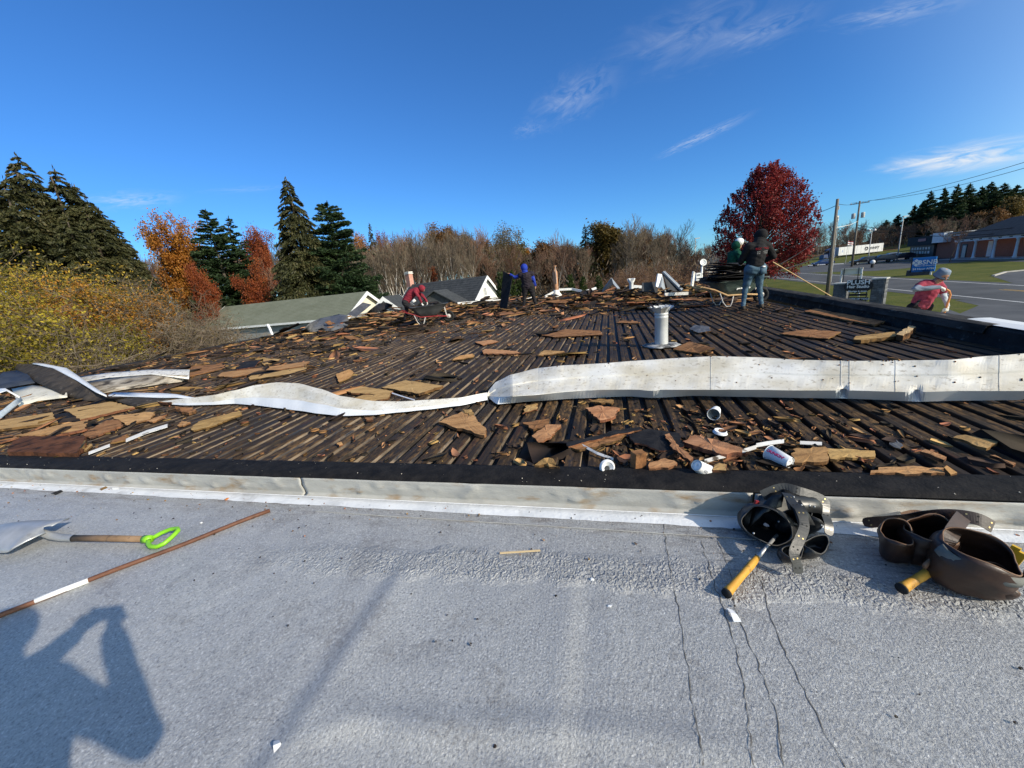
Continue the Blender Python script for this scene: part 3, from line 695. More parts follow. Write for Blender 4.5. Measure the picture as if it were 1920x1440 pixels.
conifer(214, 422, 41, 'lowest dark spruce at the right end of the left clump', 3.9, seed=5, brmax=12, group=LEFT, dens=1.2)
conifer(62, 335, 41, 'dark spruce half hidden behind the two tallest at the left', 5.4, seed=6, brmax=12, group=LEFT, power=.75)
conifer(160, 372, 37, 'dark spruce low in front of the left clump', 4.6, seed=8, brmax=12, group=LEFT, dens=1.1, power=.7)
conifer(5, 330, 33, 'dark spruce right at the left edge, in front of the tallest', 4.8, seed=9, brmax=12, group=LEFT, power=.7)
conifer(120, 400, 34, 'lowest dark spruce in front of the middle of the left clump', 4.2, seed=10, brmax=12, group=LEFT, power=.7)
conifer(-60, 300, 35, 'dark spruce cut off by the left edge of the view', 5.6, seed=7, brmax=12, group=LEFT, power=.75)
conifer(534, 333, 44, 'tall dark spruce with drooping boughs behind the green-roofed house', 5.6, seed=11, brmax=13, power=.80, dens=1.2, droop=.55, leaf=.38)
conifer(612, 378, 46, 'broad dark pine beside the tall spruce, behind the green-roofed house', 4.9, style='pine', brmax=12, seed=12, name='pine_tree', base=.08, power=.55, dens=1.2)
conifer(385, 393, 52, 'bluish green pine with layered boughs right of the orange tree', 4.6, style='pine', brmax=12, seed=13, name='pine_tree', base=.12, dens=1.3)
conifer(428, 406, 54, 'slimmer green pine with a thin pointed top', 2.8, style='pine', seed=14, name='pine_tree', ragged=.55)
conifer(692, 418, 84, 'small dark spruce tip above the bare birches', 2.6, seed=15)
conifer(1096, 421, 72, 'dark conical spruce between bare trees behind the roof', 3.0, seed=16, power=.9)
ceds = [(938, 512, 33), (957, 509, 33.5), (975, 515, 34), (993, 518, 34), (1068, 516, 40), (1092, 520, 42), (1122, 518, 44)]
for i, (x, y, w) in enumerate(ceds):
    conifer(x, y, w, 'narrow green cedar in the hedge behind the far roof edge', .62, style='cedar', seed=20+i, group='narrow cedars behind the far roof edge', name='cedar_tree', key='cedar', leaf=.22, dens=2.2)
hill = [(1686, 402, 176), (1716, 384, 172), (1746, 358, 160), (1772, 352, 150), (1797, 346, 132), (1820, 344, 134), (1842, 350, 134), (1860, 341, 138), (1884, 343, 138), (1908, 347, 138), (1934, 343, 140), (1662, 412, 185), (1734, 375, 170), (1960, 350, 142), (1870, 358, 128)]
for i, (x, y, w) in enumerate(hill):
    conifer(x, y, w, 'dark pine on the wooded hill behind the brick bank', 4.3+(i % 3)*.6, style='pine', seed=40+i, group='pines on the hill behind the bank', name='pine_tree', key='hill%d' % (i % 3), leaf=.75, dens=.75, ragged=.5, power=.8, base=.1)

# --- broad-leaved trees and bare woods
def leafy(x, ytop, w, label, spread, seed, m_, per=22, rad=.45, size=.26, name='maple_tree', group=None, kids=(4, 3, 3, 3), bark=None, up=.6, wid=None):
    loc, Ht = tree_foot(x, ytop, w); t = thing(name, label, 'tree', loc, 0, group)
    tr, tw, tips = bare_meshes(Ht, spread, seed, 4, kids, up)
    if wid:
        ext = max(1, 2*sorted(math.hypot(p.x, p.y) for p, d in tips)[int(len(tips)*.9)]); k = wid*w/FPX/ext; t.scale = (k, k, 1)
    tr.build('trunk', bark or M_bark, t, True); tw.build('branches', bark or M_bark, t)
    rs = random.Random(seed); rs.shuffle(tips); mobj('crown', leaves_at(tips[:1500], per, rad, size, seed, m_), t); return t
leafy(291, 409, 54, 'orange maple between the dark spruces and the bluish pine', .85, 3, M_orange, 24, .42, .30, wid=104)
leafy(476, 426, 72, 'rust red tree showing between the pine and the tall spruce', .8, 4, M_redor, 12, .5, .34, wid=56)
leafy(372, 497, 38, 'low rust red maple above the right end of the bare bushes', .95, 5, M_redor, 14, .30, .22, wid=46)
leafy(462, 486, 46, 'small dark red maple just above the green roof', .9, 6, M_redor, 10, .32, .22, wid=50)
leafy(680, 440, 88, 'golden tree beside the small spruce tip', .8, 7, M_orange, 14, .5, .36, wid=55)
leafy(715, 436, 92, 'orange tree behind the white birches', .8, 8, M_redor, 12, .5, .36, wid=40)
leafy(806, 416, 90, 'russet tree topping the bare wood in the middle', .8, 9, M_brownlf, 14, .5, .36, wid=80)
leafy(1150, 422, 74, 'olive brown oak right of the conical spruce', .85, 10, M_olive, 22, .45, .32, name='oak_tree', wid=75)
leafy(1030, 456, 80, 'brown oak low behind the rusty pipe', .9, 11, M_brownlf, 16, .5, .34, name='oak_tree', wid=70)
leafy(965, 455, 84, 'olive tree behind the worker in the blue hood', .9, 12, M_olive, 16, .5, .34, name='oak_tree', wid=60)
leafy(935, 415, 70, 'thin tree with a few yellow leaves high above the woods', .75, 13, M_olive, 3, .4, .26, name='ash_tree', bark=M_bark_grey)
leafy(795, 492, 64, 'small rust red tree among the bare trunks', .9, 14, M_redor, 7, .35, .25, wid=34)
leafy(1862, 395, 104, 'autumn brown oak low on the hill behind the bank', .9, 15, M_brownlf, 14, .5, .4, name='oak_tree')
leafy(1905, 372, 110, 'golden brown oak below the hill pines at the right edge', .9, 16, M_olive, 14, .5, .4, name='oak_tree')

for k, (x, y, m_, wd) in enumerate([(738, 437, M_brownlf, 46), (762, 441, M_orange, 34), (838, 428, M_olive, 52), (902, 446, M_brownlf, 50), (885, 436, M_olive, 40), (985, 464, M_orange, 46), (1008, 470, M_brownlf, 40), (1055, 462, M_olive, 48), (1212, 430, M_brownlf, 44), (1240, 442, M_olive, 44), (655, 452, M_orange, 40), (775, 462, M_olive, 44), (1122, 458, M_brownlf, 44)]):
    leafy(x, y, 92+(k*7) % 20, '%s tree in the wood, %s' % ({'brown_leaves': 'brown-leaved', 'orange_leaves': 'orange', 'olive_leaves': 'olive'}[m_.name], ('left of the charcoal roof', 'behind the charcoal roof', 'behind the rusty pipe', 'right of the conical spruce')[0 if x < 770 else 1 if x < 930 else 2 if x < 1100 else 3]), .85, 60+k, m_, 9, .5, .36, name='broadleaf_tree', group='autumn trees scattered in the wood', wid=wd)
BARE = {}
def bare_proto(key, Ht, spread, seed, bark, twig, levels=4, kids=(3, 3, 3, 3), up=.75, r0=None, minr=.012, label='', loc=(0, 0, 0), group=None):
    t = thing('bare_tree', label, 'tree', loc, 0, group); tr, tw, tips = bare_meshes(Ht, spread, seed, levels, kids, up, r0=r0, minr=minr)
    tr.build('trunk', bark, t); tw.build('branches', twig, t); BARE[key] = (t, Ht); return t
KINDS = {'brown': dict(spread=.55, bark=M_bark_grey, twig=M_twig), 'brown2': dict(spread=.7, bark=M_bark_grey, twig=M_twig), 'red': dict(spread=.6, bark=M_bark, twig=M_twig_red),
         'birch': dict(spread=.36, bark=M_birch, twig=M_twig, kids=(2, 2, 3, 2)), 'thin': dict(spread=.5, bark=M_bark_grey, twig=M_twig_red, kids=(3, 3, 3, 2))}
def bare(x, ytop, w, key, label, group=None, rz=0.0, fat=1.0):
    loc, Ht = tree_foot(x, ytop, w)
    if key not in BARE: return bare_proto(key, Ht, seed=hash_(key), label=label, loc=loc, group=group, r0=Ht*(.0105 if key == 'birch' else .0085), minr=.016, **KINDS[key])
    src, H0 = BARE[key]; k = Ht/H0; return dup(src, loc, rz, label, group, (k*fat, k*fat, k))
def hash_(s): return sum(ord(c)*(i+3) for i, c in enumerate(s)) % 1000
WOODS = 'bare trees in the wood behind the roof'
def sky_line(x):                               # how high the wood reaches across the picture
    pts = [(640, 445), (700, 440), (760, 424), (810, 417), (870, 422), (905, 440), (940, 432), (975, 458), (1010, 462), (1050, 446), (1080, 440), (1120, 436), (1165, 418), (1200, 408), (1240, 412), (1275, 428), (1300, 452), (1340, 456), (1380, 450)]
    for (a, b), (c, d) in zip(pts, pts[1:]):
        if a <= x <= c: return b+(d-b)*(x-a)/(c-a)
    return 450
rw = random.Random(77)
specials = [(722, 452, 58, 'birch', 'white-barked birch leaning left, first of the birches'), (742, 448, 60, 'birch', 'white-barked birch close beside the leaning one'), (706, 470, 62, 'birch', 'short white birch at the left end of the birches'), (786, 440, 66, 'birch', 'tall white birch left of the small rust red tree'),
            (1062, 424, 62, 'thin', 'bare slender tree with upright twigs left of the conical spruce'), (1040, 440, 60, 'thin', 'bare sapling just right of the rusty pipe'), (870, 416, 72, 'brown', 'tallest bare grey tree above the dark grey roof'), (1190, 404, 66, 'brown2', 'tallest bare tree right of the olive oak'), (1262, 416, 68, 'brown2', 'bare spreading tree at the right end of the wood')]
for x, y, w, k, lb in specials: bare(x, y, w, k, lb, rz=rw.uniform(0, 6), fat=1.0)
for k in range(17):
    x = 672+k*13.5+rw.uniform(-5, 5); bare(x, sky_line(x)+rw.uniform(8, 40), rw.uniform(50, 60), 'birch', 'white-barked birch in the front of the wood', 'white-barked birches in front of the wood', rw.uniform(0, 6.28), .95)
i = 0; x = 634.0
while x < 1392:
    yt = sky_line(x)
    for w in (rw.uniform(62, 76), rw.uniform(78, 96), rw.uniform(98, 125)):
        key = rw.choice(['brown', 'brown2', 'brown2', 'thin', 'brown', 'birch' if x < 860 else 'red']); yy = yt+rw.uniform(0, 26)+(6 if w > 90 else 0)
        if x > 1320: yy = yt+rw.uniform(0, 10); w = w+60
        kn = {'brown': 'bare grey-brown tree', 'brown2': 'spreading bare tree', 'red': 'bare reddish-twigged tree', 'thin': 'bare thin-stemmed tree', 'birch': 'bare pale-barked birch'}[key]; zn = 'between the tall spruces and the charcoal roof' if x < 770 else ('behind the charcoal roof' if x < 930 else ('behind the rusty pipe' if x < 1130 else ('right of the conical spruce' if x < 1320 else 'far off left of the maroon maple')))
        bare(x+rw.uniform(-6, 6), yy, w, key, kn+' in the wood '+zn, kn+'s '+zn, rw.uniform(0, 6.28), rw.uniform(.9, 1.35))
    x += rw.uniform(10, 15)
for k in range(64):                            # bare trees on the right hillside and behind the shops
    x = rw.uniform(1520, 1960); w = rw.uniform(92, 118) if x > 1745 else rw.uniform(158, 190); yt = 424+rw.uniform(-14, 26)-max(0, x-1640)*.06
    bare(x, yt, w, rw.choice(['brown2', 'red', 'thin', 'brown']), 'leafless dark tree on the slope behind the shops', 'bare trees on the slope behind the shops', rw.uniform(0, 6.28), 1.3)
for k in range(30):
    x = rw.uniform(1560, 1765); bare(x, 428-max(0, x-1640)*.20+rw.uniform(-6, 20), rw.uniform(140, 175), rw.choice(['brown2', 'red', 'thin', 'brown']), 'leafless tree on the slope behind the white trailer', 'bare trees on the slope behind the white trailer', rw.uniform(0, 6.28), 1.5)
bare(1797, 400, 63, 'red', 'dark bare tree standing in front of the brick wall', fat=1.25)
for k in range(46):                            # the wood showing between the evergreens on the left
    x = rw.uniform(225, 690); bare(x, rw.uniform(446, 486) if x > 330 else rw.uniform(470, 500), rw.uniform(74, 100), rw.choice(['brown', 'brown2', 'red', 'thin']), 'bare tree far behind the left evergreens', 'bare trees far behind the left evergreens', rw.uniform(0, 6.28), 1.3)
for x, y, w in ((330, 470, 60), (440, 470, 60), (490, 478, 62), (655, 462, 70), (250, 500, 52), (400, 500, 56), (520, 490, 66), (570, 480, 70)):
    bare(x, y, w, rw.choice(['brown', 'red']), 'leafless tree filling the gap between the evergreens', 'bare trees between the evergreens', rw.uniform(0, 6), 1.1)

# undergrowth of the far woods: twigs and dead leaves nobody could count
def thicket(name, spots, n, hmin, hmax, m_, seed, size=.5, kind='stuff'):
    rs = np.random.RandomState(seed); C = []; D = []
    for (x, y, w, rx, rw_) in spots:
        for _ in range(n):
            px = x+rs.uniform(-rx, rx); ww = w+rs.uniform(-rw_, rw_); p = P(px, 520, ww); g = ground_z(p.x, p.y); h = hmin+(hmax-hmin)*rs.rand()**1.3
            C.append((p.x, p.y, g+h*rs.uniform(.05, 1))); a = rs.uniform(0, 6.28); D.append((math.cos(a)*.45, math.sin(a)*.45, rs.uniform(.3, 1)))
    C = np.array(C); D = np.array(D); D /= np.linalg.norm(D, axis=1)[:, None]
    v, q = leaf_quads(C, D, size*rs.uniform(.6, 1.6, len(C)), size*.16*rs.uniform(.6, 1.5, len(C)), rs)
    return tag(mobj(name, np_mesh(name, v, q, m_)), kind=kind)
thicket('undergrowth', [(x, 520, 88, 22, 26) for x in range(630, 1400, 40)], 1100, .3, 7.5, M_twig, 1, .8)
thicket('undergrowth', [(x, 520, 100, 22, 26) for x in range(640, 1400, 40)], 500, 1, 8.5, M_brownlf, 2, .7)
thicket('undergrowth', [(x, 520, 56, 22, 8) for x in range(1120, 1330, 34)], 1000, .1, 3.6, M_twig_red, 3, .5)
thicket('undergrowth', [(x, 520, 104, 22, 10) for x in range(1760, 2000, 36)], 1100, .2, 6, M_twig, 4, .7)
thicket('undergrowth', [(x, 520, 178, 24, 12) for x in range(1500, 1780, 36)], 1300, .2, 10, M_twig, 8, 1.0)
thicket('undergrowth', [(x, 520, 108, 22, 12) for x in range(1760, 2000, 36)], 500, .2, 6, M_olive, 5, .7)
thicket('undergrowth', [(x, 520, 58, 22, 10) for x in range(240, 700, 40)], 700, .2, 4.2, M_twig_red, 6, .5)
thicket('undergrowth', [(x, 500, 58, 12, 6) for x in range(1040, 1300, 24)], 350, .2, 3.2, M_olive, 7, .4)

# the big maroon maple by the street
def red_maple():
    base = at(1424, 543, ZG); top = P(1437, 317, (base-Vector((0, 0, H))).dot(FV)); Ht = top.z-ZG
    t = thing('maple_tree', 'large round maple in deep red leaf beside the street', 'tree', (base.x, base.y, ZG))
    rs = random.Random(4); tr = MB(); tips = []; R = 5.9
    tr.tube([(0, 0, 0), (.05, 0, 1.2), (0, .05, 2.6)], [.34, .27, .24], 9)
    npr = np.random.RandomState(8); C = []; D = []
    def half(h):                               # crown half width at height h (0..1)
        return R*(max(0, math.sin(math.pi*min(1, (h*.94+.045))**.80))**.62)*(1-.06*h)
    z0 = 1.0; hc = Ht-z0-.6; nb = 210
    for k in range(nb):
        a = rs.uniform(0, 6.283); h = rs.uniform(.02, 1)**.85; rr = half(h)*rs.uniform(.80, 1.04)
        tip = Vector((math.cos(a)*rr, math.sin(a)*rr, z0+h*hc)); st = Vector((0, 0, 1.6+h*hc*.45))
        mid = st.lerp(tip, .5)+Vector((0, 0, -.06*rr)); tr.tube([st, mid, tip], [.07, .045, .012], 4, cap=False)
        tips += [(st.lerp(tip, f), None) for f in (.5, .62, .72, .80, .86, .91, .95, .98, 1.0)]
    tr.build('trunk', M_bark, t)
    T = np.array([p[:] for p, _ in tips]); per = 17; T = np.repeat(T, per, 0); c = T+npr.normal(0, .27, T.shape)*np.array([1, 1, 1.1])
    # upright shoots along the outline
    sh = []
    for k in range(420):
        a = rs.uniform(0, 6.283); h = rs.uniform(.25, 1.0); rr = half(h)*rs.uniform(.5, 1.02) if h > .8 else half(h)*rs.uniform(.9, 1.04)
        p = np.array([math.cos(a)*rr, math.sin(a)*rr, z0+h*hc]); L = rs.uniform(.35, .95)
        for q in range(13): sh.append(p+np.array([.18*math.cos(a)*q/13*L, .18*math.sin(a)*q/13*L, L*q/13])+npr.normal(0, .05, 3))
    c = np.concatenate([c, np.array(sh)])
    d = npr.normal(size=c.shape); d /= np.linalg.norm(d, axis=1)[:, None]
    v, q = leaf_quads(c, d, .24*npr.uniform(.7, 1.3, len(c)), .17*npr.uniform(.7, 1.3, len(c)), npr)
    mobj('crown', np_mesh('crown', v, q, M_maroon), t)
    b = MB()
    for dx in (-.9, .7): b.tube([(dx*1.2, -.5, 0), (dx*.3, -.2, 1.7)], .03, 5)
    st = b.build('stake', M_wood_pale, t)
red_maple()

# bushes left of the building
def shrub(x, ytop, w, label, spread, nstem, m_leaf, nleaf, seed, twig=M_twig, size=.09, group=None, arch=.5, name='shrub', cl=.10):
    loc, Ht = tree_foot(x, ytop, w); t = thing(name, label, 'shrub', loc, 0, group); rs = random.Random(seed); b = MB(); tips = []
    for k in range(nstem):
        a = rs.uniform(0, 6.283); out = rs.random()**.6*spread; L = Ht*rs.uniform(.62, 1.03); r = rs.uniform(.010, .026)
        ps = [Vector((math.cos(a)*out*.12, math.sin(a)*out*.12, 0))]
        for j in range(1, 7):
            f = j/6; ps.append(Vector((math.cos(a)*out*(f**1.3)+rs.gauss(0, .08), math.sin(a)*out*(f**1.3)+rs.gauss(0, .08), L*(f-arch*f**3*out/spread*.55))))
        b.tube(ps, [r*(1.1-.85*j/6) for j in range(7)], 4, cap=False)
        for j in range(2, 7):
            for q in range(5):
                e = ps[j]; d2 = Vector((rs.gauss(0, 1), rs.gauss(0, 1), rs.gauss(.25, .7))).normalized(); l = rs.uniform(.25, .85)
                b.tube([e, e+d2*l*.5+Vector((0, 0, .03)), e+d2*l], [.008, .006, .004], 3, cap=False); tips.append((e+d2*l*.6, d2)); tips.append((e+d2*l, d2))
                for s in range(2):
                    d3 = (d2+Vector((rs.gauss(0, .6), rs.gauss(0, .6), rs.gauss(0, .6)))).normalized(); b.tube([e+d2*l*.6, e+d2*l*.6+d3*l*.5], [.005, .0035], 3, cap=False); tips.append((e+d2*l*.6+d3*l*.5, d3))
    b.build('stems', twig, t)
    if nleaf:
        npr = np.random.RandomState(seed); idx = npr.randint(0, len(tips), nleaf); T = np.array([tips[k][0][:] for k in idx]); c = T+npr.normal(0, cl, T.shape)
        d = npr.normal(size=c.shape); d /= np.linalg.norm(d, axis=1)[:, None]
        v, q = leaf_quads(c, d, size*npr.uniform(.7, 1.4, nleaf), size*.6*npr.uniform(.7, 1.3, nleaf), npr); mobj('leaves', np_mesh('leaves', v, q, m_leaf), t)
    return t
YB = 'yellowing bushes beside the left edge of the roof'; BB = 'bare twiggy bushes beside the left edge of the roof'
for i, (x, y, w, sp, lb) in enumerate([(15, 490, 13.5, 2.6, 'yellow-green bush at the left edge of the view'), (95, 476, 15, 2.6, 'golden bush left of the orange-tinted one, tallest of the row'), (150, 500, 14, 2.2, 'orange-tinted bush in the middle of the row'), (60, 545, 11.5, 2.0, 'low yellow-green bush in front of the golden one'), (225, 520, 16.5, 2.2, 'thinner yellow bush mixed with bare stems'), (-70, 485, 14, 2.6, 'yellow bush mostly outside the left edge')]):
    shrub(x, y, w, lb, sp, 80, (M_ygreen, M_yellow, M_yorange, M_ygreen, M_olive, M_yellow)[i], (32000, 32000, 30000, 26000, 12000, 24000)[i], 300+i, size=.09, group=YB)
for i, (x, y, w, sp, lb) in enumerate([(250, 520, 14.5, 2.4, 'bare grey bush behind the yellow leaves'), (320, 535, 17, 2.6, 'tangled bare bush below the rust red maple'), (372, 552, 19, 2.4, 'bare bush arching over the corner of the green roof'), (180, 590, 12.5, 2.2, 'low tangle of bare stems close to the roof edge'), (300, 600, 15, 2.2, 'low bare bush against the roof edge before the house'), (110, 600, 11, 2.0, 'bare stems low at the roof edge beside the black strip')]):
    shrub(x, y, w, lb, sp, 85, M_olive, 2600, 330+i, size=.07, group=BB, arch=.9)
for i, (x, y, w) in enumerate([(1190, 486, 48), (1240, 480, 50), (1285, 486, 52), (1160, 500, 46), (1100, 505, 46), (1215, 505, 44), (1270, 505, 45)]):
    shrub(x, y, w, 'brown leafless shrub beyond the far roof edge', 2.6, 46, M_brownlf, 900, 360+i, twig=M_twig_red, size=.14, group='brown shrubs beyond the far roof edge')

# ------------------------------------------------------------------ houses beyond the roof, on the left
M_shingle_green = mat('green_grey_shingles', (.150, .160, .115), (.190, .200, .150), rough=.9, scale=1.2, c3=(.11, .12, .09), s3=14, lo3=.55, hi3=.75)
M_shingle_dark = mat('charcoal_shingles', (.040, .044, .048), (.070, .074, .078), rough=.9, scale=3, c3=(.11, .11, .11), s3=16, lo3=.55, hi3=.75)
M_shingle_pale = mat('pale_grey_shingles', (.22, .22, .22), (.32, .32, .31), rough=.9, scale=4)
M_siding_grey = mat('grey_siding', (.24, .24, .23), (.30, .30, .285), rough=.8, scale=2)
M_siding_cream = mat('cream_siding', (.66, .60, .46), (.72, .67, .53), rough=.8, scale=2)
M_brick = mat('red_brick', (.27, .105, .070), (.38, .165, .11), rough=.9, scale=12, c3=(.34, .22, .17), s3=20, lo3=.58, hi3=.72)
M_brick_pale = mat('chimney_brick', (.42, .20, .15), (.52, .30, .24), rough=.9, scale=10)
def gable_house(name, label, r0, r1, half, rise, eave_h, roof_m, wall_m, gable_m, over=.35, trim=True, windows=(), chimney=None, group=None):
    """ridge from r0 to r1; half = half depth of the roof, rise = ridge above eave, eave_h = eave above ground"""
    zr = (r0.z+r1.z)/2; r0 = Vector((r0.x, r0.y, zr)); r1 = Vector((r1.x, r1.y, zr)); d = (r1-r0); L = d.length; ang = math.atan2(d.y, d.x)
    zg = zr-rise-eave_h; t = thing(name, label, 'house', (r0.x, r0.y, zg), ang, group)
    ze = eave_h; zt = eave_h+rise; h = half-over; ew = ze+rise*over/half*.0
    w = MB(); x0, x1 = over, L-over
    w.add([(x0, -h, 0), (x1, -h, 0), (x1, h, 0), (x0, h, 0), (x0, -h, ze), (x1, -h, ze), (x1, h, ze), (x0, h, ze)], [(0, 1, 5, 4), (1, 2, 6, 5), (2, 3, 7, 6), (3, 0, 4, 7)]); w.build('wall', wall_m, t)
    kk = rise/half
    for xs in ((x0, 0), (x1, 1)):
        g = MB(); g.prism([(xs[0], -h, ze), (xs[0], h, ze), (xs[0], 0, ze+kk*h)], ((.06 if xs[1] == 0 else -.06), 0, 0)); g.build('gable', gable_m, t)
    for s in (-1, 1):
        n = max(6, int(L/.35)); b = MB(); m = 16; th = .10
        for k in range(m):                     # shingle courses, each a strip lapped over the one below
            y0, y1 = half*(1-k/m), half*(1-(k+1)/m); z0, z1 = ze-kk*over+kk*(half-y0), ze-kk*over+kk*(half-y1)
            b.prism([(0, s*y0, z0+.14), (L, s*y0, z0+.14), (L, s*y1, z1+.115), (0, s*y1, z1+.115)][::s], (0, 0, -.09))
        b.build('roof', roof_m, t)
    if trim:
        for xs in (-.03, L+.03):
            for s in (-1, 1):
                b = MB(); z0 = ze-kk*over; b.prism([(xs-.03, s*half, z0+.13), (xs+.03, s*half, z0+.13), (xs+.03, 0, zt-kk*over+.13), (xs-.03, 0, zt-kk*over+.13)][::s], (0, 0, -.34)); b.build('rake_board', M_white, t)
        for s in (-1, 1):
            b = MB(); b.box((L/2, s*(half+.02), ze-kk*over+.02), (L, .08, .18)); b.build('gutter', M_white if trim is True else trim, t)
    for (face, u, zc, ww, hh) in windows:
        if face == 'front': c, dx, dy = Vector((u, -h-.02, zc)), Vector((1, 0, 0)), Vector((0, -1, 0))
        elif face == 'end1': c, dx, dy = Vector((x1+.02, u, zc)), Vector((0, 1, 0)), Vector((1, 0, 0))
        else: c, dx, dy = Vector((x0-.02, u, zc)), Vector((0, 1, 0)), Vector((-1, 0, 0))
        f = MB()
        for sx_ in (-1, 0, 1): f.prism([c+dx*(sx_*ww/2-.05)+Vector((0, 0, -hh/2))+dy*.05, c+dx*(sx_*ww/2+.05)+Vector((0, 0, -hh/2))+dy*.05, c+dx*(sx_*ww/2+.05)+Vector((0, 0, hh/2))+dy*.05, c+dx*(sx_*ww/2-.05)+Vector((0, 0, hh/2))+dy*.05], -dy*.06)
        for sz in (-1, 0, 1): f.prism([c+dx*(-ww/2-.05)+Vector((0, 0, sz*hh/2-.05))+dy*.048, c+dx*(ww/2+.05)+Vector((0, 0, sz*hh/2-.05))+dy*.048, c+dx*(ww/2+.05)+Vector((0, 0, sz*hh/2+.05))+dy*.048, c+dx*(-ww/2-.05)+Vector((0, 0, sz*hh/2+.05))+dy*.048], -dy*.055)
        wo = f.build('window', M_white, t); p = MB(); p.prism([c+dx*-ww/2+Vector((0, 0, -hh/2))+dy*.02, c+dx*ww/2+Vector((0, 0, -hh/2))+dy*.02, c+dx*ww/2+Vector((0, 0, hh/2))+dy*.02, c+dx*-ww/2+Vector((0, 0, hh/2))+dy*.02], -dy*.02); p.build('pane', M_glass, wo)
    if chimney:
        u, hgt, wd = chimney; b = MB(); b.box((u, 0, zt+hgt/2-.5), (wd, wd, hgt+1.0)); co = b.build('chimney', M_brick_pale, t)
        b = MB(); b.box((u, 0, zt+hgt+.05), (wd+.14, wd+.14, .10)); b.box((u, 0, zt+hgt+.20), (wd+.05, wd+.05, .14)); b.build('chimney_cap', M_white_dirty, co)
    return t
gable_house('house', 'grey house with a long plain sage-green roof beyond the left roof edge', P(420, 570, 41), P(688, 548.5, 36), 3.5, 2.0, 2.6, M_shingle_green, M_siding_grey, M_siding_cream, windows=(('front', 2.3, 1.55, .8, 1.0), ('front', 3.4, 1.55, .8, 1.0)))
gable_house('house', 'house with a charcoal shingle roof, brick chimney and white gable behind the bent worker', P(768, 528, 46), P(913, 515.5, 40), 4.0, 3.6, 2.6, M_shingle_dark, M_white, M_white, windows=(('end1', -.2, 4.0, .42, 1.7),), chimney=(-.55+.6, 1.0, .62))
gable_house('house', 'small low building with a pale grey roof and white gable behind the dark board', P(880, 547, 48), P(976, 541, 45), 2.6, 1.7, 2.0, M_shingle_pale, M_white, M_white)
gable_house('house', 'white-gabled porch roof seen between the green roof and the red hooded worker', P(717, 553.5, 30), P(747, 546, 35), 1.5, 1.35, 2.4, M_shingle_dark, M_white, M_white)
gable_house('house', 'low dark-roofed wing right of the bent worker, in front of the charcoal roof', P(812, 542, 35), P(836, 540, 39), 3.0, 1.9, 2.4, M_shingle_dark, M_shingle_dark, M_shingle_dark, trim=False)
# white downpipe leaning at the green house
b = MB(); p0, p1 = P(502, 609, 27), P(511, 629, 26.6); b.tube([p0, p0.lerp(p1, .4)+Vector((.02, 0, 0)), p1], .09, 8); tag(b.build('downpipe', M_white), 'white downpipe leaning out below the green roof eave', 'downpipe')
# low building among the trees at the far right of the wood
gable_house('house', 'white building with a dark roof far off behind the satellite dish', P(1302, 479, 95), P(1372, 474, 95), 6.0, 3.2, 3.0, M_shingle_dark, M_white, M_white, windows=(('front', 3.5, 1.6, 1.3, 1.2), ('front', 6.2, 1.6, 1.3, 1.2)))

# ------------------------------------------------------------------ across the street
M_beige = mat('beige_panel', (.55, .52, .44), (.62, .58, .50), rough=.7, scale=2)
M_teal = mat('dark_blue_green_siding', (.018, .028, .036), (.028, .040, .050), rough=.7, scale=3)
M_stone = mat('grey_stone', (.10, .103, .108), (.17, .173, .178), rough=.9, scale=5, c3=(.09, .09, .10), s3=8, lo3=.55, hi3=.7, rand=.25)
M_stone_cap = mat('stone_cap', (.40, .40, .38), (.5, .5, .48), rough=.85, scale=3)
M_signblue = mat('blue_sign_face', (.014, .17, .52), (.016, .19, .56), rough=.45, scale=2)
M_signblack = mat('black_sign_face', (.018, .018, .020), (.03, .03, .032), rough=.5)
M_letter = mat('white_lettering', (.82, .82, .80), rough=.6)
O0 = at(1785, 484, ZG); E1 = (at(1881, 482, ZG)-O0); E1.z = 0; E1.normalize(); NB = Vector((-E1.y, E1.x, 0)); NB = NB if NB.x < 0 else -NB      # along the fronts, and out of them towards the street
ANGB = math.atan2(E1.y, E1.x)
def FB(s, o, z): return O0+E1*s+NB*o+Vector((0, 0, z))
SY = 1 if (Vector((-math.sin(ANGB), math.cos(ANGB), 0))).dot(NB) > 0 else -1
def front_thing(name, label, cat, s, o=0.0): 
    p = FB(s, o, 0); return thing(name, label, cat, p, ANGB)
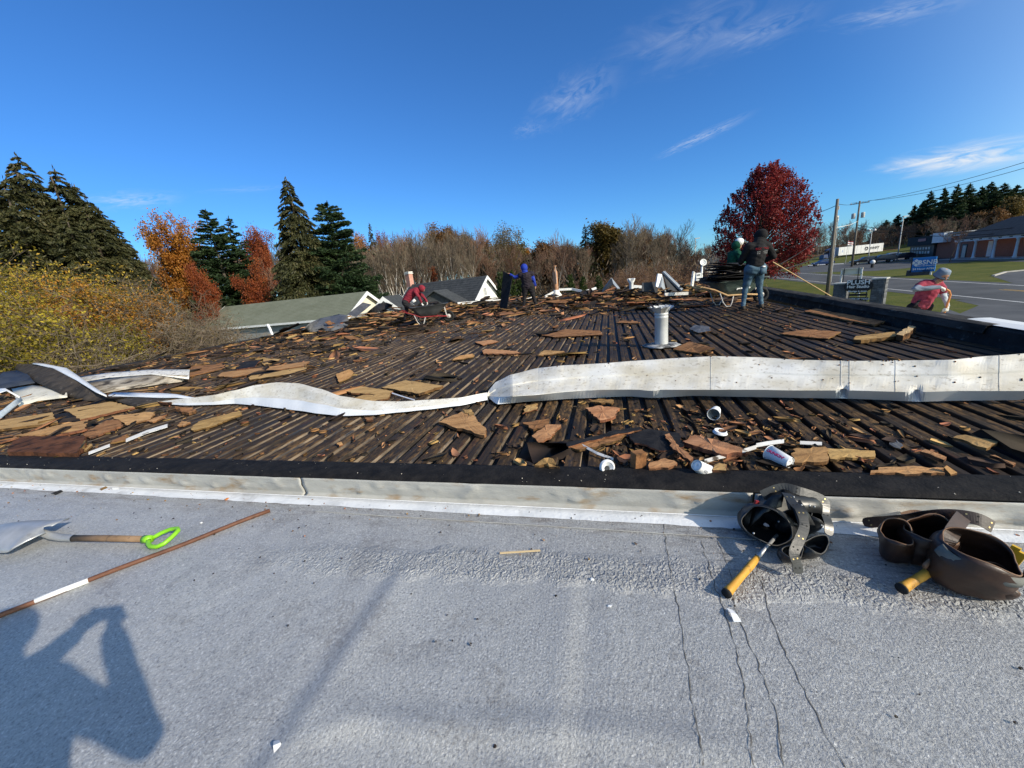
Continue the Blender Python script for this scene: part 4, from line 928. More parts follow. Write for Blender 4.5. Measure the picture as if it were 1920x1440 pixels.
def build_bank():
    t = front_thing('bank_building', 'long brick bank building with a white-columned porch and dark roof', 'building', 0); y = lambda v: v*SY
    w = MB(); w.box((14, y(-6), 2.05), (28, 12, 4.1)); w.build('wall', M_brick, t)
    b = MB(); b.box((14, y(-5.9), 4.22), (28.3, 12.5, .26)); b.build('fascia', M_white, t)
    for s in (3.0,):
        f = MB(); f.box((s, y(.02), 1.25), (1.25, .12, 2.5)); d = f.build('door', M_darkmetal, t); g = MB(); g.box((s+.05, y(.09), 1.15), (.95, .04, 2.2)); g.build('door_leaf', M_beige, d)
    f = MB(); f.box((9.2, y(.02), 1.45), (1.0, .12, 2.6)); d = f.build('door', M_white, t)
    # porch
    for s in (6.2, 10.3, 14.6, 19.0):
        c = MB(); c.lathe([(.27, 0), (.27, .18), (.20, .28), (.17, 1.6), (.165, 2.7), (.25, 2.82), (.25, 2.95)], 12, Matrix.Translation((s, y(2.6), .1))); c.build('column', M_white, t, True)
    b = MB(); b.box((14, y(2.6), 3.28), (17.6, .42, .46)); b.box((14, y(2.6), 3.55), (18.0, .62, .12)); b.build('porch_beam', M_white, t)
    for s in range(7): q = MB(); q.box((7.4+s*2.1, y(2.84), 3.3), (.5, .08, .16)); q.build('beam_panel', M_darkmetal, t)
    r = MB(); r.prism([(4.9, y(3.1), 3.62), (26, y(3.1), 3.62), (24, y(-2.5), 6.3), (8.2, y(-2.5), 6.3)], (0, 0, -.12)); r.prism([(4.9, y(3.1), 3.62), (8.2, y(-2.5), 6.3), (4.9, y(-6.5), 4.4)], (0, 0, -.12)); r.build('roof', M_shingle_dark, t)
    b = MB(); b.box((15, y(2.2), .06), (22, 3.6, .12)); b.build('porch_floor', M_concrete, t)
build_bank()
def build_store():
    t = front_thing('shop_building', 'low dark shop with a blue-green upper front and brick end wall', 'shop', 0); y = lambda v: v*SY
    w = MB(); w.box((-2.6, y(-5), 1.95), (5.2, 10, 3.9)); w.build('wall', M_brick, t)
    w = MB(); w.box((-9.5, y(-4.6), 1.5), (8.4, 10, 3.0)); w.build('wall', M_darkmetal, t)
    u = MB(); u.box((-9.5, y(-4.4), 3.75), (9.0, 10.6, 1.8)); up = u.build('upper_front', M_teal, t)
    p = MB(); p.box((-8.6, y(.96), 3.95), (2.6, .08, .55)); p.build('sign_plate', mat('faded_pink_sign', (.34, .17, .17), (.42, .24, .23), rough=.7), t)
    p = MB(); p.box((-2.9, y(.6), 4.1), (3.4, 1.3, 1.9)); p.build('light_box', M_white, t)
    p = MB(); p.box((-1.5, y(-.5), 4.75), (10.5, 2.4, .18)); p.build('fascia', M_stone_cap, t)
    p = MB(); p.box((-13.3, y(-2.5), 3.4), (.6, 5, 1.7)); p.build('side_awning', mat('pale_blue_awning', (.28, .36, .42), (.33, .41, .47), rough=.8), t)
    for i in range(7):
        for j in range(2):
            g = MB(); g.box((-12.6+i*.98, y(.46), 1.35+j*.85), (.62, .06, .5)); g.build('window_poster', M_beige if (i+j) % 3 else M_white_dirty, t)
build_store()

def car(label, x, y, w, rz, paint, L=4.6, wd=1.85, ht=1.65, kind='suv', group='parked cars across the street'):
    p = P(x, y, w); g = ground_z(p.x, p.y); t = thing('parked_car', label, 'car', (p.x, p.y, ZG), rz, group); b = MB()
    prof = [(-.5, .34), (-.5, .62), (-.47, .86), (-.42, .90), (-.33, 1.0), (.02, 1.0), (.20, .66), (.42, .58), (.49, .50), (.5, .34)] if kind == 'suv' else [(-.5, .34), (-.5, .60), (-.40, .66), (-.25, 1.0), (.06, 1.0), (.24, .66), (.45, .58), (.5, .46), (.5, .30)]
    rows = []
    for k, s in enumerate((-1, -.86, .86, 1)):
        ins = .0 if abs(s) < 1 else .0
        rows.append([Vector((px*L, s*wd/2*(1 if pz < .7 else (.84 if abs(s) < 1 else .86)), pz*ht-(.02 if abs(s) == 1 else 0))) for px, pz in prof])
    b.grid(rows)
    n = len(prof); b.add(rows[0], [tuple(range(n))]); b.add(rows[-1], [tuple(range(n-1, -1, -1))]); o = b.build('body', paint, t); 
    gl = MB()
    for s in (-1, 1):
        gl.prism([(-.30*L, s*(wd*.435), .93*ht), (.01*L, s*(wd*.435), .93*ht), (.13*L, s*(wd*.475), .70*ht), (-.36*L, s*(wd*.475), .70*ht)][::s], (0, s*.02, 0))
    gl.prism([(.045*L, -wd*.38, .965*ht), (.045*L, wd*.38, .965*ht), (.185*L, wd*.40, .70*ht), (.185*L, -wd*.40, .70*ht)], (.03, 0, .02)); gl.build('window', M_glass, t)
    for sx_ in (-.31, .31):
        for s in (-1, 1):
            M = Matrix.Translation((sx_*L, s*(wd/2-.08), .33)) @ Matrix.Rotation(math.pi/2, 4, 'X'); q = MB(); q.lathe([(.20, -.10), (.33, -.10), (.35, -.05), (.35, .05), (.33, .10), (.20, .10)], 14, M); wo = q.build('wheel', M_rubber, t, True)
            q = MB(); q.lathe([(.05, -.11), (.21, -.105), (.21, .105), (.05, .11)], 10, M); q.build('rim', M_steel, wo)
    for s in (-1, 1):
        q = MB(); q.box((.492*L, s*wd*.36, .53*ht), (.06, .34, .14)); q.build('headlight', M_white, t)
        q = MB(); q.box((-.498*L, s*wd*.40, .66*ht), (.05, .2, .3)); q.build('tail_light', M_red, t)
    return t
P_navy = mat('dark_blue_car_paint', (.012, .018, .030), rough=.25); P_black = mat('black_car_paint', (.010, .011, .013), rough=.25); P_silver = mat('silver_car_paint', (.42, .44, .46), rough=.3, metal=.4); P_blue = mat('blue_car_paint', (.012, .035, .11), rough=.3)
car('dark pickup-like car at the left of the parked row, below the white trailer', 1622, 484, 86, 2.75, P_black, 5.0, 1.9, 1.6)
car('dark blue car with its windscreen facing the street, beside the round-headed post', 1652, 482, 84, 2.7, P_navy, 4.9, 1.95, 1.75)
car('dark car parked nearest the shop windows', 1688, 478, 86, 2.7, P_navy, 4.8, 1.9, 1.6)
car('silver car partly hidden behind the dark ones', 1668, 474, 97, 2.6, P_silver, 4.6, 1.85, 1.5)
car('blue car at the left of the lot in front of the truck cab', 1543, 487, 100, 2.9, P_blue, 4.6, 1.85, 1.5, 'sedan')

def build_truck():
    a, b_ = at(1566, 480, ZG), at(1652, 473.5, ZG); a = P(1566, 480, 135); b_ = P(1648, 474, 135); a.z = b_.z = ZG; d = (b_-a); L = d.length; ang = math.atan2(d.y, d.x)
    t = thing('semi_truck', 'blue semi truck pulling a long white box trailer across the street', 'truck', a, ang)
    q = MB(); q.box((L/2, 0, 2.55), (L, 2.6, 2.7)); tr = q.build('trailer', M_white, t)
    for i in range(11): q = MB(); q.box((.5+(L-1)*i/10, -1.31, 2.55), (.04, .03, 2.6)); q.build('trailer_rib', M_stone_cap, t)
    text('lettering', 'SWIFT', 1.15, mat('black_lettering', (.03, .03, .03)), Matrix.Translation((L*.80, -1.335, 2.55)) @ Matrix.Rotation(math.pi/2, 4, 'X'), t, .01, .25, .02)
    q = MB(); M = Matrix.Translation((L*.62, -1.34, 2.6)) @ Matrix.Rotation(math.pi/2, 4, 'X')
    for k in range(3):
        pts = []
        for j in range(7): an = math.radians(-20+110*j/6+k*120); pts.append(M @ Vector((math.cos(an)*.62, math.sin(an)*.62, 0)))
        for j in range(6, -1, -1): an = math.radians(0+90*j/6+k*120); pts.append(M @ Vector((math.cos(an)*.28, math.sin(an)*.28, 0)))
        q.prism(pts, M.to_3x3() @ Vector((0, 0, .02)))
    q.build('emblem', MATS['black_lettering'], t)
    text('lettering', '2', .9, M_signblue, Matrix.Translation((1.3, -1.335, 2.5)) @ Matrix.Rotation(math.pi/2, 4, 'X'), t, .01)
    c = MB(); c.box((-2.0, 0, 2.2), (2.2, 2.4, 2.6), taper=.94); c.box((-3.9, 0, 1.35), (1.9, 2.1, 1.3), taper=.85); c.prism([(-3.1, -1.1, 3.45), (-.9, -1.1, 4.1), (-.9, 1.1, 4.1), (-3.1, 1.1, 3.45)], (0, 0, -.2)); c.build('cab', P_blue, t)
    g = MB(); g.box((-3.12, 0, 2.75), (.06, 2.0, .85)); g.box((-2.3, -1.21, 2.7), (1.0, .04, .7)); g.build('window', M_glass, t)
    for x_ in (-4.2, -.9, .4, L-3.2, L-1.9):
        for s in (-1, 1): q = MB(); q.lathe([(.2, -.14), (.48, -.14), (.5, 0), (.48, .14), (.2, .14)], 14, Matrix.Translation((x_, s*1.1, .5)) @ Matrix.Rotation(math.pi/2, 4, 'X')); q.build('wheel', M_rubber, t, True)
    q = MB(); q.box((L/2, 0, 1.1), (L, 1.0, .22)); q.build('chassis', M_darkmetal, t)
build_truck()

# --- signs
def sign_frame(x0, y0, x1, y1):               # base pixel positions of two ends of a sign -> origin, angle, width
    a, b_ = at(x0, y0, ZG), at(x1, y1, ZG); d = b_-a; return a, math.atan2(d.y, d.x), d.length
def build_plush():
    a, b_ = P(1561, 566, 31.0), P(1653, 573, 28.6); a.z = b_.z = ZG; d = b_-a; L = d.length; ang = math.atan2(d.y, d.x); k = L/3.6
    t = thing('shop_sign', 'black oval shop sign between two grey stone pillars on the lawn', 'sign', a, ang)
    R = random.Random(3)
    for x0, w_, h_ in ((.0, L*.25, 1.72), (L*.77, L*.23, 1.98)):
        core = MB(); core.box((x0+w_/2, .28, h_/2), (w_-.06, .50, h_)); po = core.build('pillar', M_darkmetal, t)
        z = 0.02; 
        while z < h_-.06:
            hh = R.uniform(.10, .16); x = x0; hh = min(hh, h_-z)
            while x < x0+w_-.04:
                ww = min(R.uniform(.22, .5), x0+w_-x); s = MB(); s.box((x+ww/2, -.0+R.uniform(0, .025), z+hh/2), (ww-.014, .10, hh-.014)); s.build('stone', M_stone, po); x += ww
            for fx in (x0-.01, x0+w_+.01):
                s = MB(); s.box((fx, .28, z+hh/2), (.08, .56, hh-.014)); s.build('stone', M_stone, po)
            z += hh
        c = MB(); c.box((x0+w_/2, .28, h_+.045), (w_+.18, .74, .09)); c.build('cap', M_stone_cap, po)
    cx = L*.51; o = MB(); o.lathe([(.001, 0), (L*.29, 0), (L*.29, .08), (.001, .08)], 40, Matrix.Translation((cx, -.10, 1.55)) @ Matrix.Diagonal((1, 1, .60, 1)) @ Matrix.Rotation(math.pi/2, 4, 'X')); ov = o.build('oval_board', M_signblack, t)
    def put(s, size, z, sx=1.0, bold=0.0, sh=0.0): text('lettering', s, size, M_letter, Matrix.Translation((cx, -.195, z)) @ Matrix.Rotation(math.pi/2, 4, 'X'), t, .006, sh, bold, sx)
    put('PLUSH', .46, 1.82, 1.05, .010); put('Hair Studio', .29, 1.50, 1.0, .008); put('Massage & more', .16, 1.16, 1.05, .004)
    p = MB(); p.box((cx, .12, .55), (L*.40, .07, .26)); p.build('sign_board', M_signblack, t)
    text('lettering', 'SHAPES OF YOGA', .17, M_letter, Matrix.Translation((cx, .075, .55)) @ Matrix.Rotation(math.pi/2, 4, 'X'), t, .006, 0, .004, 1.05)
    p = MB(); p.box((cx, .12, .86), (L*.36, .05, .16)); p.build('sign_board', M_signblack, t)
    for x_ in (L*.32, L*.67): p = MB(); p.box((x_, .12, .7), (.06, .06, 1.4)); p.build('post', M_darkmetal, t)
build_plush()
def build_white_frame():
    a, b_ = P(1576, 534, 36), P(1612, 534, 35); g = ZG; d = b_-a; ang = math.atan2(d.y, d.x); L = d.length
    t = thing('notice_board', 'cream framed board on two white posts behind the black oval sign', 'sign', (a.x, a.y, g), ang); h = P(1576, 505, 36).z-g; h0 = P(1576, 515, 36).z-g
    p = MB(); p.box((L/2, .03, (h+h0)/2), (L*1.02, .08, (h-h0)*.95)); p.build('board', M_siding_cream, t)
    for z in (h, h0): p = MB(); p.box((L/2, 0, z), (L*1.14, .16, .09)); p.build('rail', M_beige, t)
    for x_ in (-.02, L+.02): p = MB(); p.box((x_, 0, h/2), (.11, .11, h)); p.build('post', M_white, t)
    for x_ in (L*.12, L*.86): p = MB(); p.box((x_, -.06, h*.55), (.06, .05, h*.95)); p.build('bracket', M_darkmetal, t)
build_white_frame()
def build_bsnb():
    a = at(1706, 517, ZG); w0 = (a-Vector((0, 0, H))).dot(FV); b_ = P(1751, 513, w0*.965); b_.z = ZG; d = b_-a; L = d.length; ang = math.atan2(d.y, d.x)
    t = thing('bank_sign', 'blue bank sign with white letters standing on a low dark base', 'sign', a, ang)
    z0 = .42; z1 = P(1708, 484, w0).z-ZG
    p = MB(); p.box((L/2, .12, (z0+z1)/2), (L, .24, z1-z0)); p.build('board', M_signblue, t)
    p = MB(); p.box((.0, .12, (z0+z1)/2), (.10, .30, z1-z0+.04)); p.build('side_panel', P_navy, t)
    p = MB(); p.box((L*.32, .45, .33), (L*1.0, .9, .66)); p.build('base', M_darkmetal, t)
    for x_ in (.25*L, .86*L): p = MB(); p.box((x_, .12, .48), (.16, .16, .96)); p.build('post', M_white, t)
    hh = z1-z0; q = MB()
    for i, j in ((0, 0), (1, 0), (0, 1), (1, 1)):
        c = Vector((L*.185, -.02, z0+hh*.66)); u = Vector((1, 0, 1)).normalized()*.36; v = Vector((-1, 0, 1)).normalized()*.36
        o = c+u*(i-1)*.98+v*(j-1)*.98+u*.06+v*.06; q.prism([o, o+u*.80, o+u*.80+v*.80, o+v*.80], (0, .03, 0))
    q.build('emblem', M_letter, t)
    Mr = Matrix.Rotation(math.pi/2, 4, 'X')
    text('lettering', 'BSNB', .74, M_letter, Matrix.Translation((L*.66, -.02, z0+hh*.64)) @ Mr, t, .01, 0, .012, 1.0)
    text('lettering', 'Ballston Spa National Bank', .16, M_letter, Matrix.Translation((L*.62, -.02, z0+hh*.42)) @ Mr, t, .01, 0, .002)
    text('lettering', '24 Hour ATM', .30, M_letter, Matrix.Translation((L*.52, -.02, z0+hh*.20)) @ Mr, t, .01, 0, .008, 1.1)
build_bsnb()

# --- poles, wires, lamps
M_pole = mat('grey_wood_pole', (.13, .112, .090), (.21, .185, .155), rough=.95, scale=3, stretch=(2, 2, .3))
def pole(label, x, yb, ytop, r, arms=()):
    g = at(x, yb, ZG); w = (g-Vector((0, 0, H))).dot(FV); Ht = 1; 
    while True:
        q = g+Vector((0, 0, Ht)); v = q-Vector((0, 0, H)); yy = CY-FPX*v.dot(UV)/v.dot(FV)
        if yy <= ytop or Ht > 25: break
        Ht += .05
    t = thing('utility_pole', label, 'utility pole', g); b = MB(); b.tube([(0, 0, 0), (0, 0, Ht*.5), (0, 0, Ht)], [r*1.25, r*1.08, r*.85], 10); b.build('pole_shaft', M_pole, t, True); return t, g, Ht
p1, g1, H1 = pole('near utility pole on the lawn beside the black oval sign', 1550, 560, 374, .125)
q = MB(); q.lathe([(.06, 0), (.06, .3)], 8, Matrix.Translation((.18, 0, H1-.9))); q.box((.15, 0, H1-1.6), (.18, .14, .4)); q.tube([(.16, -.08, 1.5), (.16, -.08, H1-1.5)], .03, 6); q.build('conduit', M_steel, p1)
p2, g2, H2 = pole('farther utility pole with a crossarm and transformers', 1597, 500, 377, .17)
rr = Matrix.Rotation(-.5, 4, 'Z')
q = MB(); q.box((0, 0, 0), (3.1, .12, .14)); o = q.build('crossarm', M_pole, p2); o.location = (0, 0, H2-.45); o.rotation_euler = (0, 0, -.62)
for dx in (-1.35, -.5, .5, 1.35): q = MB(); q.lathe([(.05, 0), (.07, .08), (.04, .16), (.06, .22)], 8, Matrix.Translation((dx*math.cos(-.62), dx*math.sin(-.62), H2-.38))); q.build('insulator', M_white_dirty, p2)
for dx in (-.75, .75): q = MB(); q.lathe([(.30, 0), (.33, .05), (.33, .95), (.28, 1.05)], 12, Matrix.Translation((dx*math.cos(-.62), dx*math.sin(-.62), H2-3.3))); q.build('transformer', M_stone_cap, p2, True)
b = MB(); a_, c_ = g2+Vector((0, 0, H2-3.9)), g1+Vector((0, 0, H1-2.4)); b.tube([a_, a_.lerp(c_, .5)+Vector((0, 0, -.2)), c_], .03, 6)
tag(b.build('guy_bar', M_white_dirty), 'pale sheathed cable joining the two utility poles', 'cable')
def wire(pts, label, r=.022, sag=.6):
    b = MB(); out = []
    for a, c in zip(pts, pts[1:]):
        for i in range(12): f = i/12; out.append(a.lerp(c, f)+Vector((0, 0, -sag*4*f*(1-f))))
    out.append(pts[-1]); b.tube(out, r, 5); return tag(b.build('overhead_wire', M_rubber), label, 'wire', 'overhead wires along the street')
t2 = g2+Vector((0, 0, H2-.2)); ad = Vector((math.cos(-.62), math.sin(-.62), 0))
wire([t2-ad*1.35, P(1925, 303, 44)], 'upper overhead wire running from the far pole to the top right', .03)
wire([t2+ad*1.35, P(1925, 314, 45)], 'lower of the two thin wires rising to the top right', .03)
wire([g1+Vector((0, 0, H1-.4)), t2-ad*.5], 'short wire between the tops of the two utility poles', .02, .25)
wire([g1+Vector((0, 0, H1-.5)), P(1500, 395, 60), P(1330, 430, 150)], 'wire from the near pole into the red maple', .025, .5)
wire([g2+Vector((0, 0, H2-4.6)), P(1925, 424, 60)], 'black wire crossing in front of the shops, upper one', .05, 1.2)
wire([g2+Vector((0, 0, H2-5.2)), P(1925, 432, 60)], 'black wire crossing in front of the shops, lower one', .05, 1.2)
wire([g1+Vector((0, 0, H1-4.0)), P(1460, 508, 12)], 'pale guy cable slanting down from the near pole to the roof', .022, .2)
wire([P(1530, 450, 36), P(1462, 496, 11.5)], 'thin upper cable slanting behind the worker in the black hoodie', .014, .1)
def lamp(label, x, y0, y1, w, style):
    p = P(x, y1, w); g = Vector((p.x, p.y, ground_z(p.x, p.y))); h = P(x, y0, w).z-g.z; t = thing('street_lamp', label, 'street lamp', g); b = MB()
    b.tube([(0, 0, 0), (0, 0, h*.5), (0, 0, h)], [.13, .10, .07], 8); b.build('lamp_post', M_stone_cap, t, True)
    if style == 'globe':
        b = MB(); b.tube([(-.7, 0, h-.3), (.7, 0, h-.3)], .05, 6); b.build('arm', M_stone_cap, t)
        for s in (-.7, .7): b = MB(); b.sphere((s, 0, h-.05), .30); b.build('globe', M_white, t, True)
    else:
        b = MB(); b.box((.4, 0, h+.02), (1.2, .4, .16)); b.build('lamp_head', M_stone_cap, t)
lamp('tall parking lot lamp post left of the dark shop', 1684, 408, 474, 84, 'box'); lamp('lamp with two white globes behind the trailer', 1630, 432, 470, 100, 'globe')
lamp('slender bare pole far behind the satellite dish', 1303, 448, 495, 92, 'box')
p = P(1637, 487, 72); t = thing('globe_post', 'short dark post with a round white head beside the parked cars', 'bollard', (p.x, p.y, ZG)); b = MB(); b.tube([(0, 0, 0), (0, 0, .8)], .22, 8); b.build('post', M_rubber, t); b = MB(); b.sphere((0, 0, 1.0), .40); b.build('globe', M_white, t, True)
p = P(1590, 455, 96); t = thing('flag', 'small red and white flag on a thin pole behind the far utility pole', 'flag', (p.x, p.y, ZG)); h = p.z-ZG; b = MB(); b.tube([(0, 0, 0), (0, 0, h+.6)], .04, 6); b.build('flag_pole', M_stone_cap, t)
for i in range(4): b = MB(); b.grid([[Vector((.04+1.3*u/5, .1*math.sin(u*1.3), h+.4-.24*i-.3*u/5)), Vector((.04+1.3*u/5, .1*math.sin(u*1.3), h+.4-.24*(i+1)-.3*u/5))] for u in range(6)]); o = b.build('flag_stripe', M_red if i % 2 == 0 else M_white, t); solid(o, .01)

# ------------------------------------------------------------------ torn edge flashing lying across the deck
M_strip = mat('dirty_white_metal', (.74, .72, .67), (.55, .50, .40), rough=.55, scale=3.4, detail=9, stretch=(1, 1, 2), lo=.36, hi=.64, c3=(.24, .19, .13), s3=26, lo3=.56, hi3=.74, bump=.12, bscale=14)
M_strip_clean = mat('white_metal', (.82, .83, .84), (.72, .73, .73), rough=.45, scale=5, c3=(.45, .43, .40), s3=9, lo3=.62, hi3=.75)
M_under = mat('tarred_underside', (.030, .026, .023), (.085, .068, .052), rough=.85, scale=5, c3=(.22, .19, .16), s3=16, lo3=.60, hi3=.72, bump=.3)
M_flange = mat('white_flange', (.72, .73, .74), (.62, .63, .64), rough=.5, scale=4)
def interp(tab, x):
    if x <= tab[0][0]: return tab[0][1]
    for (a, b), (c, d) in zip(tab, tab[1:]):
        if a <= x <= c: f = (x-a)/(c-a); f = f*f*(3-2*f)*.35+f*.65; return b+(d-b)*f
    return tab[-1][1]
def sheet(name, rows, mats, label=None, cat=None, t=.003, parent=None, mcol=None, group=None, smooth=True):
    b = MB().grid(rows); nv = len(rows[0])
    if mcol: b.m = [mcol[i % (nv-1)] for i in range(len(b.f))]
    o = b.build(name, mats, parent, smooth); solid(o, t)
    if label: tag(o, label, cat, group)
    return o
def big_strip():
    top = [(913, 741), (918, 730), (930, 716), (960, 702), (1010, 690), (1060, 685), (1120, 682), (1200, 676), (1280, 671), (1340, 668), (1420, 670), (1500, 675), (1600, 677), (1700, 676), (1780, 675), (1850, 668), (1990, 658)]
    bot = [(913, 743), (935, 745), (1000, 741), (1060, 735), (1100, 732), (1180, 730), (1225, 733), (1240, 731), (1300, 731), (1400, 731), (1500, 732), (1570, 732), (1583, 724), (1592, 732), (1700, 735), (1720, 729), (1732, 735), (1800, 733), (1990, 733)]
    fl = [(913, 744), (932, 758), (1000, 752), (1080, 747), (1180, 743), (1225, 746), (1300, 742), (1400, 744), (1500, 746), (1580, 747), (1640, 749), (1722, 753), (1800, 751), (1990, 749)]
    zt = [(913, .06), (930, .13), (960, .20), (1050, .27), (1200, .29), (1340, .31), (1500, .285), (1700, .29), (1990, .33)]
    t = thing('edge_flashing', 'long white sheet-metal flashing torn off and lying across the deck to the right edge', 'flashing', (0, 0, 0)); rows = []; fr = []; x = 913.0
    while x < 1985:
        T = at(x, interp(top, x), interp(zt, x)); F = at(x, interp(fl, x), .022); zb = .116 if x > 960 else .04+.076*(x-913)/47; B = at(x, interp(bot, x), zb)
        B0 = at(x, 732 if x > 1110 else interp(bot, x), zb); C = B0.lerp(T, .52)+Vector((0, 0, -.010-.008*noise_(x*.013, 2))); w1 = .004*noise_(x*.021, 3)
        dn = (T-B); dn.z = 0; dn.normalize()
        k1, k2 = .006*noise_(x*.05, 13), .010*noise_(x*.028, 14); up = Vector((0, 0, 1))
        rows.append([F, B, B.lerp(B0, .6)+dn*.004+up*.003, B0.lerp(C, .5)+up*(-.010+k1), C+up*(-.004), C+(T-C)*.05+up*.006, C.lerp(T, .5)+up*(.004+k2), C.lerp(T, .93)+up*(.003+k1), T, T+dn*.006-up*.010, T+dn*.03-up*.10, T+dn*.05-up*min(.2, T.z-.02)])
        x += 4.0 if 1570 < x < 1600 or 1710 < x < 1740 or x < 960 else (6.0 if int(x) % 3 else 11.0)
    xs_ = [913.0]
    for sx_ in (40, 62, 64, 72, 90):           # folded joints and scratches across the sheet
        i = min(len(rows)-2, int(len(rows)*sx_/100)); d = (rows[i+1][4]-rows[i][4]).normalized(); o_ = Vector((0, -.0022, .0035))
        st_ = [[p+o_-d*.0018, p+o_+d*.0018] for p in rows[i][1:9]]; sheet('joint', st_, M_strip, t=.001, parent=t, smooth=False)
    rr_ = random.Random(8)
    for k in range(46):                        # nail holes with rust
        i = rr_.randint(6, len(rows)-3); a_ = rr_.choice((3, 6, 7)); p = rows[i][a_].lerp(rows[i][a_+1], rr_.random())+Vector((0, -.0022, .0034)); q = MB(); q.sphere(p, rr_.uniform(.003, .0065), 7, 4); q.build('nail_hole', M_board_dark, t)
    sheet('flashing_sheet', rows, [M_strip, M_flange], t=.0025, parent=t, mcol=[1, 0, 0, 0, 0, 0, 0, 0, 0, 0, 0], smooth=False)
big_strip()
def left_strip():
    st = [(296, 753, 757, .05), (350, 747, 760, .10), (400, 741, 759, .14), (440, 732, 757, .18), (480, 722, 760, .22), (520, 717, 765, .235), (560, 719, 770, .225), (600, 729, 776, .19), (640, 743, 780, .14), (700, 752, 778, .10), (750, 753, 773, .085), (800, 750, 768, .085), (860, 746, 761, .085), (914, 736, 750, .085)]
    rows = []; x = 296.0
    T1, T2, T3 = [(a, b) for a, b, c, d in st], [(a, c) for a, b, c, d in st], [(a, d) for a, b, c, d in st]
    while x <= 914:
        Bt = at(x, interp(T2, x), .02); Tt = at(x, interp(T1, x), interp(T3, x)); k = max(0, min(1, (x-400)/60))*max(0, min(1, (680-x)/60)); d = (Tt-Bt); d.z = 0; d.normalize() if d.length > 1e-4 else None
        rows.append([Bt, Bt.lerp(Tt, .22)+Vector((0, 0, .012*k)), Bt.lerp(Tt, .30)+Vector((0, 0, .02*k)), Bt.lerp(Tt, .5)+Vector((0, 0, -.018*k+.006*noise_(x*.02, 6))), Bt.lerp(Tt, .75)+Vector((0, 0, .012*k+.006*noise_(x*.03, 7))), Tt, Tt+Vector((.0, .02, -.015)), Tt+Vector((0, .05, -min(.12, Tt.z-.02)))])
        x += 6
    t = thing('edge_flashing', 'narrow twisted white metal flashing curving across the deck left of the long one', 'flashing', (0, 0, 0))
    sheet('flashing_sheet', rows, [M_strip_clean, M_strip], t=.0025, parent=t, mcol=[0, 0, 1, 1, 1, 0, 0], smooth=False)
    # its far end turned over, tar side up
    lo = [(252, 763), (217, 752), (157, 752), (117, 740), (70, 718), (42, 702), (22, 690)]; hi = [(322, 748), (200, 743), (180, 736), (143, 713), (98, 690), (63, 682), (26, 683)]; zz = [.05, .06, .12, .24, .34, .36, .32]
    rows = []
    for i in range(6):
        for k in range(6):
            f = k/6; a = (lo[i][0]+(lo[i+1][0]-lo[i][0])*f, lo[i][1]+(lo[i+1][1]-lo[i][1])*f); h = (hi[i][0]+(hi[i+1][0]-hi[i][0])*f, hi[i][1]+(hi[i+1][1]-hi[i][1])*f); z = zz[i]+(zz[i+1]-zz[i])*f
            A, Hh = at(a[0], a[1], max(.02, z-.16)), at(h[0], h[1], z); rows.append([A, A.lerp(Hh, .3)+Vector((0, 0, .012)), A.lerp(Hh, .7)+Vector((0, 0, -.008+.01*noise_(i+f, 4))), Hh])
    sheet('turned_end', rows, M_under, t=.003, parent=t)
    ou = [(200, 741), (183, 730), (150, 707), (125, 690), (83, 682), (64, 680)]; inn = [(200, 744), (180, 736), (143, 713), (100, 691), (70, 684), (60, 682.5)]; zz = [.10, .14, .24, .32, .36, .36]
    sheet('white_edge', [[at(a, b, z+.01), at((a+c)/2, (b+d)/2, z+.02), at(c, d, z+.01)] for (a, b), (c, d), z in zip(ou, inn, zz)], M_strip_clean, t=.003, parent=t)
    sheet('white_edge', [[at(a, b, .07), at(a+1, b+c, .05)] for a, b, c in ((203, 741, 3), (213, 736, 7), (262, 736.5, 8), (300, 737, 9), (330, 739, 7), (378, 748, 2))], M_strip_clean, t=.003, parent=t)
left_strip()
def ribbon(label, cat, stations, m, name='flashing_scrap', t=.003, z2=None):
    rows = []
    for (xa, ya, za, xb, yb, zb) in stations:
        A, B = at(xa, ya, za), at(xb, yb, zb); rows.append([A, A.lerp(B, .33)+Vector((0, 0, .01)), A.lerp(B, .66)-Vector((0, 0, .006)), B])
    return sheet(name, rows, m, label, cat, t)
ribbon('chipped white metal trough lying behind the twisted black end of the flashing', 'flashing', [(150, 706, .16, 158, 716, .12), (200, 699, .16, 205, 708, .13), (280, 693, .15, 283, 702, .13), (356, 693, .14, 354, 711, .08)], M_white_dirty)
ribbon('brown stained inner face of the metal trough at the left', 'flashing', [(158, 716, .13, 190, 738, .02), (205, 708, .13, 230, 731, .02), (283, 702, .12, 290, 722, .02), (353, 704, .11, 340, 716, .02)], mat('stained_metal', (.26, .21, .15), (.50, .45, .37), rough=.7, scale=4, c3=(.06, .05, .04), s3=6, lo3=.5, hi3=.65))
ribbon('cream inner side of a bent flashing piece under the black twisted end', 'flashing', [(22, 729, .10, 36, 763, .02), (60, 722, .12, 70, 752, .03), (100, 727, .12, 110, 747, .05), (126, 735, .10, 126, 745, .06)], mat('cream_metal', (.62, .58, .47), (.70, .66, .56), rough=.6, scale=3, c3=(.25, .2, .15), s3=8, lo3=.6, hi3=.72))
ribbon('dark rolled membrane at the left edge of the view beside the flashing', 'membrane', [(-25, 712, .30, -30, 735, .05), (5, 698, .36, 0, 730, .12), (30, 694, .34, 30, 724, .14), (52, 702, .28, 66, 718, .16)], mat('navy_membrane', (.020, .026, .040), (.045, .052, .068), rough=.55, scale=5, bump=.3), 'membrane_roll')
